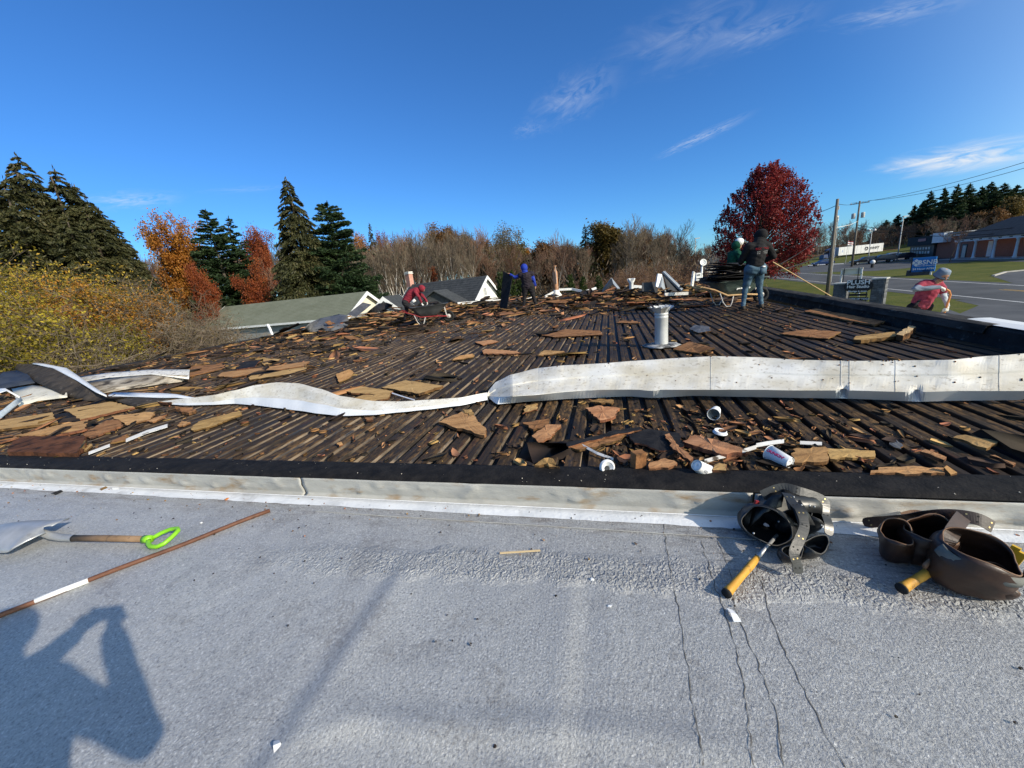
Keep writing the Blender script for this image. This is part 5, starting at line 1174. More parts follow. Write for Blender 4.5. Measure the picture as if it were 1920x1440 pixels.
ribbon('pale grey loose sheet sticking up at the lower left edge', 'flashing', [(-20, 782, .06, -22, 802, .02), (5, 768, .10, 0, 786, .03), (25, 752, .14, 22, 768, .05), (38, 744, .15, 43, 751, .10)], mat('pale_grey_sheet', (.46, .52, .55), (.62, .66, .67), rough=.6, scale=8))
ribbon('small white wedge of metal above the pale sheet at the left edge', 'flashing', [(-10, 728, .2, -10, 740, .16), (10, 728, .2, 12, 733, .18), (38, 744, .16, 36, 746, .15)], M_strip_clean)
for lab, pts, wd in (('long pale metal strip lying along the ribs near the black kerb at the left', [(236, 826), (275, 810), (314, 798)], 6), ('pale metal strip lying along the ribs at the edge of the black kerb', [(166, 850), (187, 842), (206, 835)], 5), ('thin white strip leaning from the tan board to the white flashing', [(735, 737), (757, 744), (777, 750)], 2.2),
    ('rusty white metal strip across the scrap between the two cups', [(1321, 865), (1350, 857), (1385, 848), (1415, 839), (1418, 838)], 7), ('end of the rusty white strip beyond the kink', [(1418, 835), (1440, 831), (1470, 827)], 7), ('short white metal strip right of the rusty one', [(1500, 830), (1520, 831), (1541, 832)], 6), ('short pale strip lying among the scrap beside the black felt strip', [(1090, 834), (1120, 850), (1150, 861)], 5)):
    A = [at(x, y-wd/2, .03) for x, y in pts]; B = [at(x, y+wd/2, .022) for x, y in pts]
    sheet('metal_strip', [[a, b_] for a, b_ in zip(A, B)], M_white_dirty if ('rusty' in lab or 'pale' in lab) else M_strip_clean, lab, 'metal strip', .004, smooth=False)

# ------------------------------------------------------------------ vents and leftovers on the deck
def vent_main():
    p = at(1240, 649, 0); t = thing('vent_pipe', 'galvanised vent pipe with a petal-cut top standing on the deck', 'vent', p)
    b = MB(); b.lathe([(.100, 0), (.095, .03), (.092, .20), (.092, .42), (.0945, .425), (.0945, .445), (.092, .45), (.092, .47), (.0945, .475), (.0945, .49), (.088, .50)], 20, cap=False); o = b.build('pipe', M_galv, t, True); solid(o, .003)
    for k in range(11):
        a = 2*math.pi*k/11; ca, sa = math.cos(a), math.sin(a); s = Vector((-sa, ca, 0)); o_ = Vector((ca, sa, 0)); q = MB(); fl = .05+.02*((k*7) % 3)
        q.grid([[o_*.085+s*-.026+Vector((0, 0, .50)), o_*.085+s*.026+Vector((0, 0, .50))], [o_*(.10+fl*.3)+s*-.042+Vector((0, 0, .545)), o_*(.095+fl*.3)+s*.042+Vector((0, 0, .555))], [o_*(.11+fl)+s*-.040+Vector((0, 0, .585)), o_*(.10+fl*.8)+s*.046+Vector((0, 0, .60))]]); q2 = q.build('petal', M_galv, t); solid(q2, .002)
    q = MB(); R = random.Random(2)
    q.grid([[Vector((rr*math.cos(2*math.pi*j/22)*(1+.25*noise_(j*.9, 4)*(rr > .15)), rr*math.sin(2*math.pi*j/22)*(1+.25*noise_(j*.9, 4)*(rr > .15)), .055-rr*.15+.012*noise_(j*1.3, 2))) for j in range(22)] for rr in (.10, .17, .26)], closed=True); o = q.build('lead_collar', mat('lead_collar', (.10, .10, .10), (.50, .50, .49), rough=.6, scale=9, c3=(.02, .02, .02), s3=7, lo3=.5, hi3=.6), t, True); solid(o, .003)
vent_main()
p = P(1236, 577, 8.8); p.z = 0.0; t = thing('pipe_stub', 'short black pipe stub behind the galvanised vent', 'vent', p); b = MB(); b.lathe([(.055, 0), (.055, .30), (.06, .31), (.06, .33), (.05, .33)], 12); b.build('pipe', M_rubber, t, True); b = MB(); b.lathe([(.12, 0), (.07, .03)], 12); b.build('collar', M_felt, t, True)
def rusty():
    p = P(1043, 549, 21.5); p.z = 0; top = P(1043, 500, 21.5).z; t = thing('vent_pipe', 'tall rusty vent pipe at the far edge of the roof', 'vent', p); z0 = P(1043, 549, 21.5).z-.02
    b = MB(); b.lathe([(.145, 0), (.14, top*.5), (.135, top*.82), (.08, top*.90), (.07, top), (.12, top+.02), (.12, top+.05)], 14); b.build('pipe', M_rust, t, True)
    b = MB(); b.lathe([(.34, 0), (.30, .10), (.19, z0+.05), (.17, z0+.16), (.15, z0+.18)], 14); b.build('boot', M_white_dirty, t, True)
    b = MB(); b.box((.02, -.20, top*.72), (.02, .10, .9)); b.build('strap', M_stone_cap, t)
rusty()
def crown():
    p = P(1184, 553, 16.2); p.z = 0; top = P(1184, 526, 16.2).z; t = thing('vent_pipe', 'small white vent pipe with a notched crown near the far edge', 'vent', p); b = MB(); b.lathe([(.16, 0), (.11, .04), (.09, .12), (.088, top-.1), (.10, top-.08), (.13, top-.02)], 14); b.build('pipe', M_white, t, True)
    for k in range(7): a = k*.9; q = MB(); q.box((.13*math.cos(a), .13*math.sin(a), top+.03), (.03, .09, .12), (0, .35*1, a)); q.build('petal', M_white, t)
crown()
M_greymetal = mat('grey_sheet_metal', (.22, .24, .26), (.34, .36, .38), rough=.45, metal=.3, scale=6); M_darkm = mat('black_sheet', (.014, .016, .022), (.03, .034, .04), rough=.5)
def hatch():
    w = 14.6; t = thing('roof_hatch', 'upturned sheet-metal hatch with a white side standing on the far part of the deck', 'hatch', (0, 0, 0)); c = lambda x, y, dw=0: P(x, y, w+dw)
    def panel(nm, px, m, d=.05):
        q = MB(); pts = [P(x, y, w+dw) for x, y, dw in px]; n = (pts[1]-pts[0]).cross(pts[2]-pts[0]).normalized(); q.prism(pts, n*d); q.build(nm, m, t)
    panel('side_panel', [(1234, 513, 0), (1241, 514, .1), (1240, 536, .1), (1236, 540, 0), (1230, 537, -.05)], M_white)
    panel('front_panel', [(1242, 515, .1), (1249, 548, .0), (1240, 538, -.1), (1237, 540, -.1)], M_greymetal, .04)
    panel('lid', [(1243, 509, .15), (1247, 508, .3), (1281, 541, .1), (1279, 545, 0)], M_greymetal, .06)
    panel('inside', [(1243, 512, .2), (1279, 544, .1), (1254, 549, .1)], M_darkm, .05)
    panel('back_panel', [(1204, 530, .4), (1232, 528, .4), (1234, 549, .3), (1204, 546, .3)], M_darkm, .04)
hatch()
def peaked():
    w = 17.5; t = thing('bent_sheet', 'peaked fold of dark sheet metal left of the small white vent', 'metal sheet', (0, 0, 0))
    for nm, px, m in (('left_face', [(1147, 521, 0), (1150, 532, -.3), (1128, 549, -.6), (1131, 541, 0)], M_darkm), ('right_face', [(1147, 521, 0), (1163, 541, -.2), (1158, 541, -.35), (1150, 532, -.3)], M_greymetal), ('left_edge', [(1146, 521, .05), (1147.5, 521, .05), (1134, 540, 0), (1131, 541, 0)], M_greymetal)):
        q = MB(); pts = [P(x, y, w+d) for x, y, d in px]; n = (pts[1]-pts[0]).cross(pts[2]-pts[0]).normalized(); q.prism(pts, n*.04); q.build(nm, m, t)
peaked()
def bar(label, cat, x0, y0, x1, y1, w0, w1, th, m, name='white_trim', d=.06):
    a, c = P(x0, y0, w0), P(x1, y1, w1); u = (c-a).normalized(); n = Vector((0, 0, 1)); n = (n-u*n.dot(u)).normalized(); s = u.cross(n).normalized()*d; q = MB(); h = n*th/2
    q.prism([a-h-s/2, c-h-s/2, c+h-s/2, a+h-s/2], s); return tag(q.build(name, m), label, cat)
bar('white coping strip left standing at the far roof edge behind the bent worker', 'trim', 858, 569, 944, 563, 21.8, 22.2, .14, M_white, 'coping')
bar('white coping strip at the far roof edge behind the legs of the blue hooded worker', 'trim', 957, 564, 1000, 559, 21.8, 22.2, .16, M_white, 'coping')
bar('white coping lifted up right of the rusty pipe', 'trim', 1048, 543, 1072, 542, 22.0, 22.0, .12, M_white, 'coping')
bar('white coping sagging in the middle right of the rusty pipe', 'trim', 1072, 542, 1095, 547, 22, 21.6, .12, M_white, 'coping')
bar('white coping rising towards the peaked dark metal', 'trim', 1095, 547, 1118, 540, 21.6, 21.6, .12, M_white, 'coping')
bar('white trim leaning left of the rusty pipe base', 'trim', 1022, 556, 1037, 548, 20, 21, .10, M_white_dirty)
bar('white trim lying beside the small white vent', 'trim', 1188, 537, 1203, 538, 17, 17, .12, M_white)
bar('white crumpled trim lying in front of the upturned hatch', 'trim', 1246, 552, 1290, 550, 13, 13, .10, M_white_dirty)
bar('upright chipped white board beside the loaded wheelbarrow', 'board', 1297, 538, 1301, 510, 12.5, 12.5, .16, M_white_dirty, 'white_board', .05)
bar('fresh timber block at the far edge beside the small white vent', 'board', 1172, 540, 1180, 540, 17.5, 17.5, .20, M_wood_pale, 'timber_block', .2)
p = P(1308, 525, 22); t = thing('meter_box', 'small white box beside the satellite dish pole', 'box', (p.x, p.y, 0)); b = MB(); b.box((0, 0, p.z+.18), (.26, .2, .42)); b.build('box_body', M_white, t); b = MB(); b.box((0, -.11, p.z+.28), (.16, .02, .06)); b.build('box_slot', M_darkm, t); b = MB(); b.tube([(0, 0, 0), (0, 0, p.z)], .04, 6); b.build('box_post', M_stone_cap, t)
p = P(1315, 527, 22); top = P(1318, 492, 22); t = thing('satellite_dish', 'white dish on a white pole at the far right corner of the roof', 'satellite dish', (p.x, p.y, 0)); b = MB(); b.tube([(0, 0, 0), (0, 0, p.z), (.02, 0, top.z-.05)], .055, 8); b.build('dish_pole', M_white, t, True)
b = MB(); M = Matrix.Translation((.05, -.05, top.z)) @ Matrix.Rotation(1.35, 4, 'X'); b.lathe([(.001, -.05), (.08, -.045), (.14, -.02), (.19, .03)], 18, M, cap=False); o = b.build('dish', M_white, t, True); solid(o, .01); b = MB(); b.tube([M @ Vector((0, -.1, -.03)), M @ Vector((0, -.12, .18))], .015, 6); b.build('feed_arm', M_stone_cap, t)

def tarp(label, px, m, zs, name='membrane_sheet', cat='membrane'):
    """loose membrane: px rows of pixels from near to far, zs heights of the rows"""
    rows = []
    for r, z in zip(px, zs):
        row = []
        for i in range(len(r)-1):
            for k in range(4): f = k/4; x, y = r[i][0]+(r[i+1][0]-r[i][0])*f, r[i][1]+(r[i+1][1]-r[i][1])*f; row.append(at(x, y, z+.03*noise_(x*.11, z*9)+.02*noise_(x*.31, 5)))
        row.append(at(*r[-1], z)); rows.append(row)
    return sheet(name, rows, m, label, cat, .006)
M_greymem = mat('grey_membrane', (.07, .072, .078), (.13, .13, .135), rough=.55, scale=5, c3=(.22, .22, .22), s3=4, lo3=.6, hi3=.72, bump=.4)
tarp('crumpled grey membrane heaped at the left far corner of the deck', [[(563, 623), (590, 622), (625, 620), (652, 612)], [(568, 618), (592, 612), (628, 606), (654, 603)], [(580, 606), (600, 597), (634, 592), (652, 594)], [(592, 603), (610, 595), (636, 589), (650, 591)]], M_greymem, [.02, .18, .38, .30])
tarp('black membrane bunched up beside the leaning dark board', [[(684, 592), (702, 588), (722, 581), (735, 577)], [(690, 584), (706, 577), (722, 572), (736, 571)], [(700, 576), (710, 569), (724, 567), (738, 572)]], M_membrane, [.05, .30, .46])
for lab, pts, th, m in (('dark board leaning at the left far corner beside the grey membrane', [(650, 590), (680, 567), (696, 571), (668, 594)], .05, M_greymem),):
    if pts:
        q = MB(); P3 = [P(x, y, 17.2+d) for (x, y), d in zip(pts, (0, .5, .3, -.3))]; q.prism(P3, Vector((0, .05, .0))); tag(q.build('insulation_board', m), lab, 'board')

# ------------------------------------------------------------------ cups
M_cup = mat('white_paper_cup', (.82, .82, .81), (.76, .76, .75), rough=.45, scale=6); M_cupin = mat('cup_inside', (.50, .47, .42), (.38, .35, .31), rough=.6, scale=8); M_dunk = mat('magenta_print', (.52, .02, .12), rough=.5); M_grey_print = mat('grey_print', (.30, .30, .33), rough=.5)
def wrap(o, M, r0, k, z0, ang):
    for v in o.data.vertices:
        u, h = v.co.x, v.co.y; r = r0+k*h+.0006+v.co.z*.2; a = ang+u/r0; v.co = M @ Vector((r*math.cos(a), r*math.sin(a), z0+h))
    o.data.update()
def cup(label, p, axis, spin=0.0, hgt=.128, lid=False, print_=None, up=None):
    """axis points from the bottom to the mouth"""
    ax = Vector(axis).normalized(); x = ax.orthogonal().normalized() if up is None else (Vector(up)-ax*Vector(up).dot(ax)).normalized(); y = ax.cross(x); M3 = Matrix((x, y, ax)).transposed()
    t = bpy.data.objects.new('paper_cup', None); COL.objects.link(t); t.location = p; t.rotation_euler = M3.to_euler(); tag(t, label, 'cup', 'white paper cups dropped on the deck')
    rb, rt = .031, .0445; b = MB(); b.lathe([(rb-.002, .006), (rb, 0), (rb+.0005, .004), (rt, hgt)], 28, cap=False); b.lathe([(.0005, .006), (rb-.002, .006)], 28, cap=False); o = b.build('cup_wall', [M_cup], t, True); solid(o, .0012)
    b = MB(); b.lathe([(.0005, .0075), (rb-.001, .0075), (rt-.0015, hgt-.001)], 28, cap=False); b.build('cup_lining', M_cupin, t, True)
    b = MB(); b.tube([(rt*math.cos(a), rt*math.sin(a), hgt) for a in [2*math.pi*i/28 for i in range(29)]], .0022, 6, cap=False); b.build('rim', M_cup, t, True)
    if lid: b = MB(); b.lathe([(rt+.002, hgt-.006), (rt+.0028, hgt+.004), (rt-.003, hgt+.006), (rt-.005, hgt+.012), (rt-.009, hgt+.0125), (.010, hgt+.008), (.0005, hgt+.008)], 28); b.build('lid', M_cup, t, True)
    if print_:
        for s, sz, h, m in print_:
            q = text('lettering', s, sz, m, Matrix.Identity(4), t, .0004, 0, .0008, 1.0)
            for v in q.data.vertices:          # the words run along the cup, wrapped round its wall
                hh = h-v.co.x; r = rb+(rt-rb)*hh/hgt+.0016+v.co.z; a = v.co.y/r; v.co = Vector((r*math.cos(a), r*math.sin(a), hh))
    return t
def toward_cam(p): return (Vector((0, 0, H))-Vector(p)).normalized()
# cup lying with its base to the lower right
p0 = at(1482, 868, .036); pm = at(1449, 852, .047)
ax = (pm-p0); ax.z = .012; t_ = cup('white cup with red lettering lying on its side near the black kerb', p0, ax, 0, print_=[("DUNKIN'", .023, .072, M_dunk)], up=None)
# turn the lettering to the camera
def face_print(t, p, ax, ang_text=0.0, off=0.0):
    axn = Vector(ax).normalized(); v = toward_cam(p); v = (v-axn*v.dot(axn)).normalized(); v = (Matrix.Rotation(off, 3, axn) @ v); y = axn.cross(v); M3 = Matrix((v, y, axn)).transposed(); t.rotation_euler = M3.to_euler()
face_print(t_, p0, ax, off=.15)
for c in t_.children:
    if c.name.startswith('lettering'):       # run the words along the cup
        pass
p0 = at(1306, 872, .075); ax = (at(1318, 880, .03)-p0); t_ = cup('white cup tipped mouth down against the black kerb', p0, ax, 0, print_=[('DD', .02, .05, M_grey_print)]); face_print(t_, p0, ax)
p0 = at(1347, 762, .034); pm = at(1338, 777, .047); ax = pm-p0; ax.normalize(); cup('empty white cup on its side with its mouth towards the viewer', pm-ax*.128, ax)
def lid(label, p, nrm):
    n = Vector(nrm).normalized(); x = n.orthogonal().normalized(); t = bpy.data.objects.new('cup_lid', None); COL.objects.link(t); t.location = p; t.rotation_euler = Matrix((x, n.cross(x), n)).transposed().to_euler(); tag(t, label, 'lid')
    b = MB(); b.lathe([(.044, .0), (.0475, .002), (.0475, .006), (.042, .010), (.040, .020), (.036, .021), (.033, .014), (.0005, .013)], 28, cap=False); o = b.build('lid_top', M_cup, t, True); solid(o, .0012)
    b = MB(); b.lathe([(.0005, .0142), (.017, .0148), (.018, .0135)], 12, Matrix.Translation((.008, 0, 0)), cap=False); b.build('lid_opening', M_darkm, t)
lid('white cup lid lying on the deck below the empty cup', at(1350, 812, .006), (.1, -.1, 1)); lid('white lid standing on edge against the black kerb left of the timber block', at(1138, 876, .030), (.1, -1, .35))


# ------------------------------------------------------------------ tools on the white roof
M_green = mat('lime_green_plastic', (.20, .50, .015), (.24, .56, .02), rough=.4, scale=5)
M_handle = mat('worn_wood_handle', (.15, .095, .055), (.26, .17, .105), rough=.7, scale=6, stretch=(1, 1, 1), c3=(.10, .07, .05), s3=25, lo3=.58, hi3=.7)
M_stick = mat('stained_wood_stick', (.085, .036, .022), (.19, .085, .05), rough=.6, scale=5, c3=(.08, .035, .02), s3=18, lo3=.56, hi3=.7)
def shovel():
    z = ZL+.030; A, B = at(134, 1010, z), at(272, 1011, z); u = (A-B).normalized(); L = (A-B).length; v = Vector((-u.y, u.x, 0)); v = v if v.y > 0 else -v; n = Vector((0, 0, 1))
    t = thing('shovel', 'short steel shovel with a lime green D-grip lying at the left on the white roof', 'shovel', B); q = lambda a, b_, c: u*a+v*b_+n*c
    b = MB(); b.tube([q(-.02, 0, 0), q(L*.5, 0, .004), q(L, 0, .003)], [.0185, .0195, .019], 12); b.build('shaft', M_handle, t, True)
    b = MB(); b.tube([q(L-.02, 0, .003), q(L+.07, 0, .006), q(L+.15, 0, .020), q(L+.23, 0, .050)], [.0215, .022, .023, .020], 12, cap=False); b.build('socket', M_steel, t, True)
    rows = []; n1 = 26
    for i in range(n1+1):
        f = i/n1; a = L+.175+.42*f; hw = .150*(min(1, f/.10)**.5)*(1 if f < .55 else math.sqrt(max(0, 1-((f-.55)/.47)**2))); hw = max(hw, .02); row = []
        for j in range(15):
            s = j/7-1; arch = .092*(1-s*s)*(.55+.45*math.sin(min(1, f*1.6)*math.pi*.5)); lift = .012-.014*f+.055*math.exp(-((f-.0)/.16)**2)*0
            edge = .026*math.exp(-(f/.10)**2)*(abs(s)**2)
            row.append(q(a-.03*(abs(s)**2)*(f < .1)*(1-f*10), s*hw, .004+arch+lift+edge*1.6+.020*max(0, s)*(1-f)+.018*(1-abs(s))*math.exp(-(f/.25)**2)))
        rows.append(row)
    o = MB().grid(rows).build('blade', M_steel, t, True); solid(o, .0025)
    c = -.085; b = MB(); b.tube([q(.006, 0, 0), q(-.045, 0, .002)], [.024, .022], 12); ring = []
    for k in range(25):
        a = math.pi*(-.80+1.6*k/24); ring.append(q(-.115-.062*math.cos(a)*-1*-1+.0, .052*math.sin(a), .004+.022*math.sin(a)))
    pts = [q(-.040, .012, .0), q(-.070, .044, .012), q(-.115, .066, .022), q(-.165, .068, .026), q(-.192, .048, .024), q(-.196, 0, .014), q(-.190, -.042, .004), q(-.160, -.060, -.004), q(-.110, -.058, -.006), q(-.070, -.038, -.004), q(-.040, -.012, 0)]
    sm = []
    for a, c2 in zip(pts, pts[1:]): sm += [a, a.lerp(c2, .5)]
    sm.append(pts[-1]); b.tube(sm, .0125, 10, sx=1.0); b.build('grip', M_green, t, True)
shovel()
def stick():
    z = ZL+.014; A, B = at(506, 957, z), at(-60, 1176, z); t = thing('wooden_stick', 'long brown wooden handle with a white label lying on the white roof', 'stick', A); d = B-A; L = d.length; r = .0125
    la, lb = (at(168, 1084, z)-A).length/L, (at(69, 1122, z)-A).length/L
    b = MB(); pts = [d*(i/14)+Vector((0, 0, .003*math.sin(i*.9))) for i in range(15)]; b.tube(pts, r, 12); b.build('stick_shaft', M_stick, t, True)
    b = MB(); b.tube([d*la+Vector((0, 0, .001)), d*(la+lb)/2+Vector((0, 0, .002)), d*lb+Vector((0, 0, .001))], r+.0012, 12); b.build('label', M_white, t, True)
stick()
M_leather = mat('black_leather', (.011, .011, .011), (.024, .023, .022), rough=.38, scale=9, bump=.08, bscale=40, c3=(.045, .043, .040), s3=14, lo3=.60, hi3=.75)
M_leatherb = mat('brown_leather', (.022, .0095, .0055), (.060, .026, .013), rough=.45, scale=6, bump=.1, bscale=40, c3=(.025, .012, .008), s3=5, lo3=.5, hi3=.7)
M_leatherrim = mat('worn_leather_rim', (.15, .078, .042), (.25, .15, .09), rough=.6, scale=12)
M_brass = mat('brass_rivet', (.50, .36, .16), rough=.35, metal=.9)
def pouch(t, p, axis, ru, rv, depth, m, rimm, turn=0.0, sag=.25, name='pouch', squash=.0, wob=.07, flat=None):
    """open, slumped leather bag: mouth centre p, axis points out of the mouth"""
    ax = Vector(axis).normalized(); x = Vector((math.cos(turn), math.sin(turn), 0)); x = (x-ax*x.dot(ax)).normalized(); y = ax.cross(x); rows = []; n = 40
    for i in range(13):
        f = i/12; bul = 1+.16*math.sin(min(1, f*1.25)*math.pi)*(f > 0); k = bul*(1 if f < .72 else math.sqrt(max(.015, 1-((f-.72)/.28)**2))); row = []
        for j in range(n):
            a = 2*math.pi*j/n; c_, s_ = math.cos(a), math.sin(a); back = max(0, s_)**2
            w = 1+wob*math.sin(2*a+turn*3+f*1.5)+.6*wob*math.sin(3*a+f*5+turn)+.10*noise_(a*1.6+turn*5, f*2.5)*(1 if 0 < j < n else 1)
            lipz = .016*math.sin(a*2+turn*2)*(1-f)+.05*back*ru*10*.08*(1-f)
            sup = 1/((abs(c_)**2.6+abs(s_)**2.6)**(1/2.6)); v = p+ax*(-depth*f+lipz)+x*ru*k*w*sup*c_+y*rv*k*w*sup*s_*(1-squash*f); v.z -= sag*depth*f*f*.4; v.z = max(v.z, ZL+.012); row.append(v)
        rows.append(row)
    o = MB().grid(rows, closed=True).build(name, m, t, True); solid(o, .0045)
    b = MB(); b.tube(rows[0]+[rows[0][0]], .0026, 6, cap=False); b.build('rim', rimm, o, True)
    st = [r_.lerp(q_, .7) for r_, q_ in zip(rows[0], rows[1])]; b = MB()
    for k in range(0, n, 1): a_, c_ = st[k], st[k].lerp(st[(k+1) % n], .55); off = (a_-p).normalized()*.0012; b.tube([a_+off, c_+off], .0011, 4)
    b.build('stitching', rimm, o); return o
def belt(t, pts, wd, m, nrm, name='belt', holes=0, t_=.004):
    pts = [Vector(p) for p in pts]; sm = []
    for i in range(len(pts)-1):
        p_, a, c, d = pts[max(0, i-1)], pts[i], pts[i+1], pts[min(len(pts)-1, i+2)]
        for k in range(6):
            f = k/6; sm.append(.5*((2*a)+(c-p_)*f+(2*p_-5*a+4*c-d)*f*f+(3*a-p_-3*c+d)*f**3))
    sm.append(pts[-1]); rows = []; fr = []
    for i, p in enumerate(sm):
        tg = (sm[min(i+1, len(sm)-1)]-sm[max(0, i-1)]).normalized(); s = tg.cross(Vector(nrm)).normalized(); k = min(1, .35+.65*math.sqrt(max(0, 1-max(0, 1-(len(sm)-1-i)/3)**2))); rows.append([p-s*wd/2*k, p+s*wd/2*k]); fr.append((p, s, s.cross(tg).normalized()))
    o = MB().grid(rows).build(name, m, t); solid(o, t_, 0)
    for h in range(holes):
        p, s, n = fr[int((h+.6)/holes*(len(fr)-2))]
        for e in (-1, 1): q = MB(); q.lathe([(.0035, -.0028), (.0035, .0028)], 8, Matrix.Translation(p+s*wd*.22*e) @ n.to_track_quat('Z', 'Y').to_matrix().to_4x4()); q.build('eyelet', M_rubber if h % 2 else M_brass, o)
    return o
def hammer(t, A, B, r=.0165, m=None, head=True):
    m = m or mat('yellow_rubber_grip', (.50, .25, .035), (.62, .33, .05), rough=.55, scale=14, c3=(.22, .12, .03), s3=20, lo3=.58, hi3=.7); d = (B-A); L = d.length
    b = MB(); b.tube([A, A+d*.06, A+d*.14, A+d*.45, A+d*.8, A+d], [r*.9, r*1.18, r*1.08, r*.92, r*1.0, r*.78], 12, sx=.8); g = b.build('hammer_grip', m, t, True)
    b = MB(); b.tube([A-d*.012, A+d*.02], [r*1.05, r*1.1], 12); b.build('grip_end', M_rubber, t, True)
    b = MB(); b.tube([A+d*.98, A+d*1.35, A+d*1.75], [r*.5, r*.42, r*.4], 8); b.build('hammer_shank', M_steel, t, True)
def black_pouch():
    t = thing('tool_belt', 'black leather tool belt with pouches and a dangling strap slumped against the flashing', 'tool belt', (0, 0, 0)); E = mat('black_leather_edge', (.05, .048, .046), (.09, .086, .08), rough=.5)
    def q(x, y, z): return at(x, y, ZL+z)
    pouch(t, q(1438, 985, .105), (-.50, -.72, .48), .072, .098, .15, M_leather, E, .75, .2, 'large_pouch', wob=.06)
    pouch(t, q(1497, 968, .125), (-.02, -.55, .85), .060, .040, .12, M_leather, E, .05, name='front_pouch')
    pouch(t, q(1535, 968, .11), (.35, -.42, .85), .046, .036, .11, M_leather, E, .7, name='side_pouch')
    pouch(t, q(1532, 1022, .07), (.22, -.50, .82), .062, .034, .075, M_leather, E, .25, name='small_pouch')
    pouch(t, q(1487, 1035, .065), (-.05, -.6, .8), .040, .030, .06, M_leather, E, .1, name='small_pouch')
    # stiff backs of the pouches leaning on the flashing, flaps folded over
    def flap(pts, nm): rows = [[q(*a) for a in r] for r in pts]; rows = [[a.lerp(c, k/3) for a, c in zip(r, r2)] for r, r2 in zip(rows, rows[1:]) for k in range(3)]+[rows[-1]]; rows = [[p_+Vector((0, 0, .006*noise_(i*.7, j))) for j, p_ in enumerate(r)] for i, r in enumerate(rows)]; return sheet(nm, rows, M_leather, t=.005, parent=t)
    flap([[(1404, 990, .05), (1412, 955, .12), (1424, 930, .17)], [(1432, 962, .15), (1440, 938, .19), (1452, 924, .205)], [(1466, 950, .175), (1470, 930, .20), (1474, 920, .215)]], 'flap')
    flap([[(1466, 918, .215), (1472, 930, .21), (1478, 955, .17)], [(1500, 922, .20), (1506, 936, .19), (1514, 960, .15)], [(1528, 930, .18), (1533, 942, .17), (1536, 962, .13)], [(1544, 940, .15), (1546, 952, .13), (1550, 972, .09)]], 'flap')
    flap([[(1480, 938, .19), (1490, 960, .175), (1497, 985, .14)], [(1500, 938, .19), (1516, 962, .165), (1528, 985, .12)]], 'hammer_holder')
    belt(t, [q(1428, 928, .19), q(1466, 914, .222), (q(1500, 921, .212)), q(1544, 938, .165), q(1547, 962, .12), q(1554, 985, .09), q(1553, 1003, .06)], .040, M_leather, (0, -.85, .5), holes=5)
    belt(t, [q(1474, 925, .222), q(1486, 942, .212), q(1500, 958, .20), q(1508, 985, .165), q(1499, 1012, .135), q(1489, 1036, .105), q(1494, 1058, .065), q(1497, 1076, .032)], .040, M_leather, (0, -.7, .7), 'strap', 8)
    b = MB(); b.box(q(1418, 944, .16), (.018, .012, .03), (0, .3, 0)); b.build('red_tag', M_red, t)
    for x, y, z in ((1488, 932, .215), (1503, 947, .19), (1518, 948, .18), (1527, 950, .17), (1413, 1000, .09), (1460, 978, .11), (1540, 985, .10)): b = MB(); b.sphere(q(x, y, z), .0045, 8, 5); b.build('rivet', M_steel, t, True)
    hammer(t, q(1362, 1113, .02), q(1420, 1046, .03), .0185)
black_pouch()
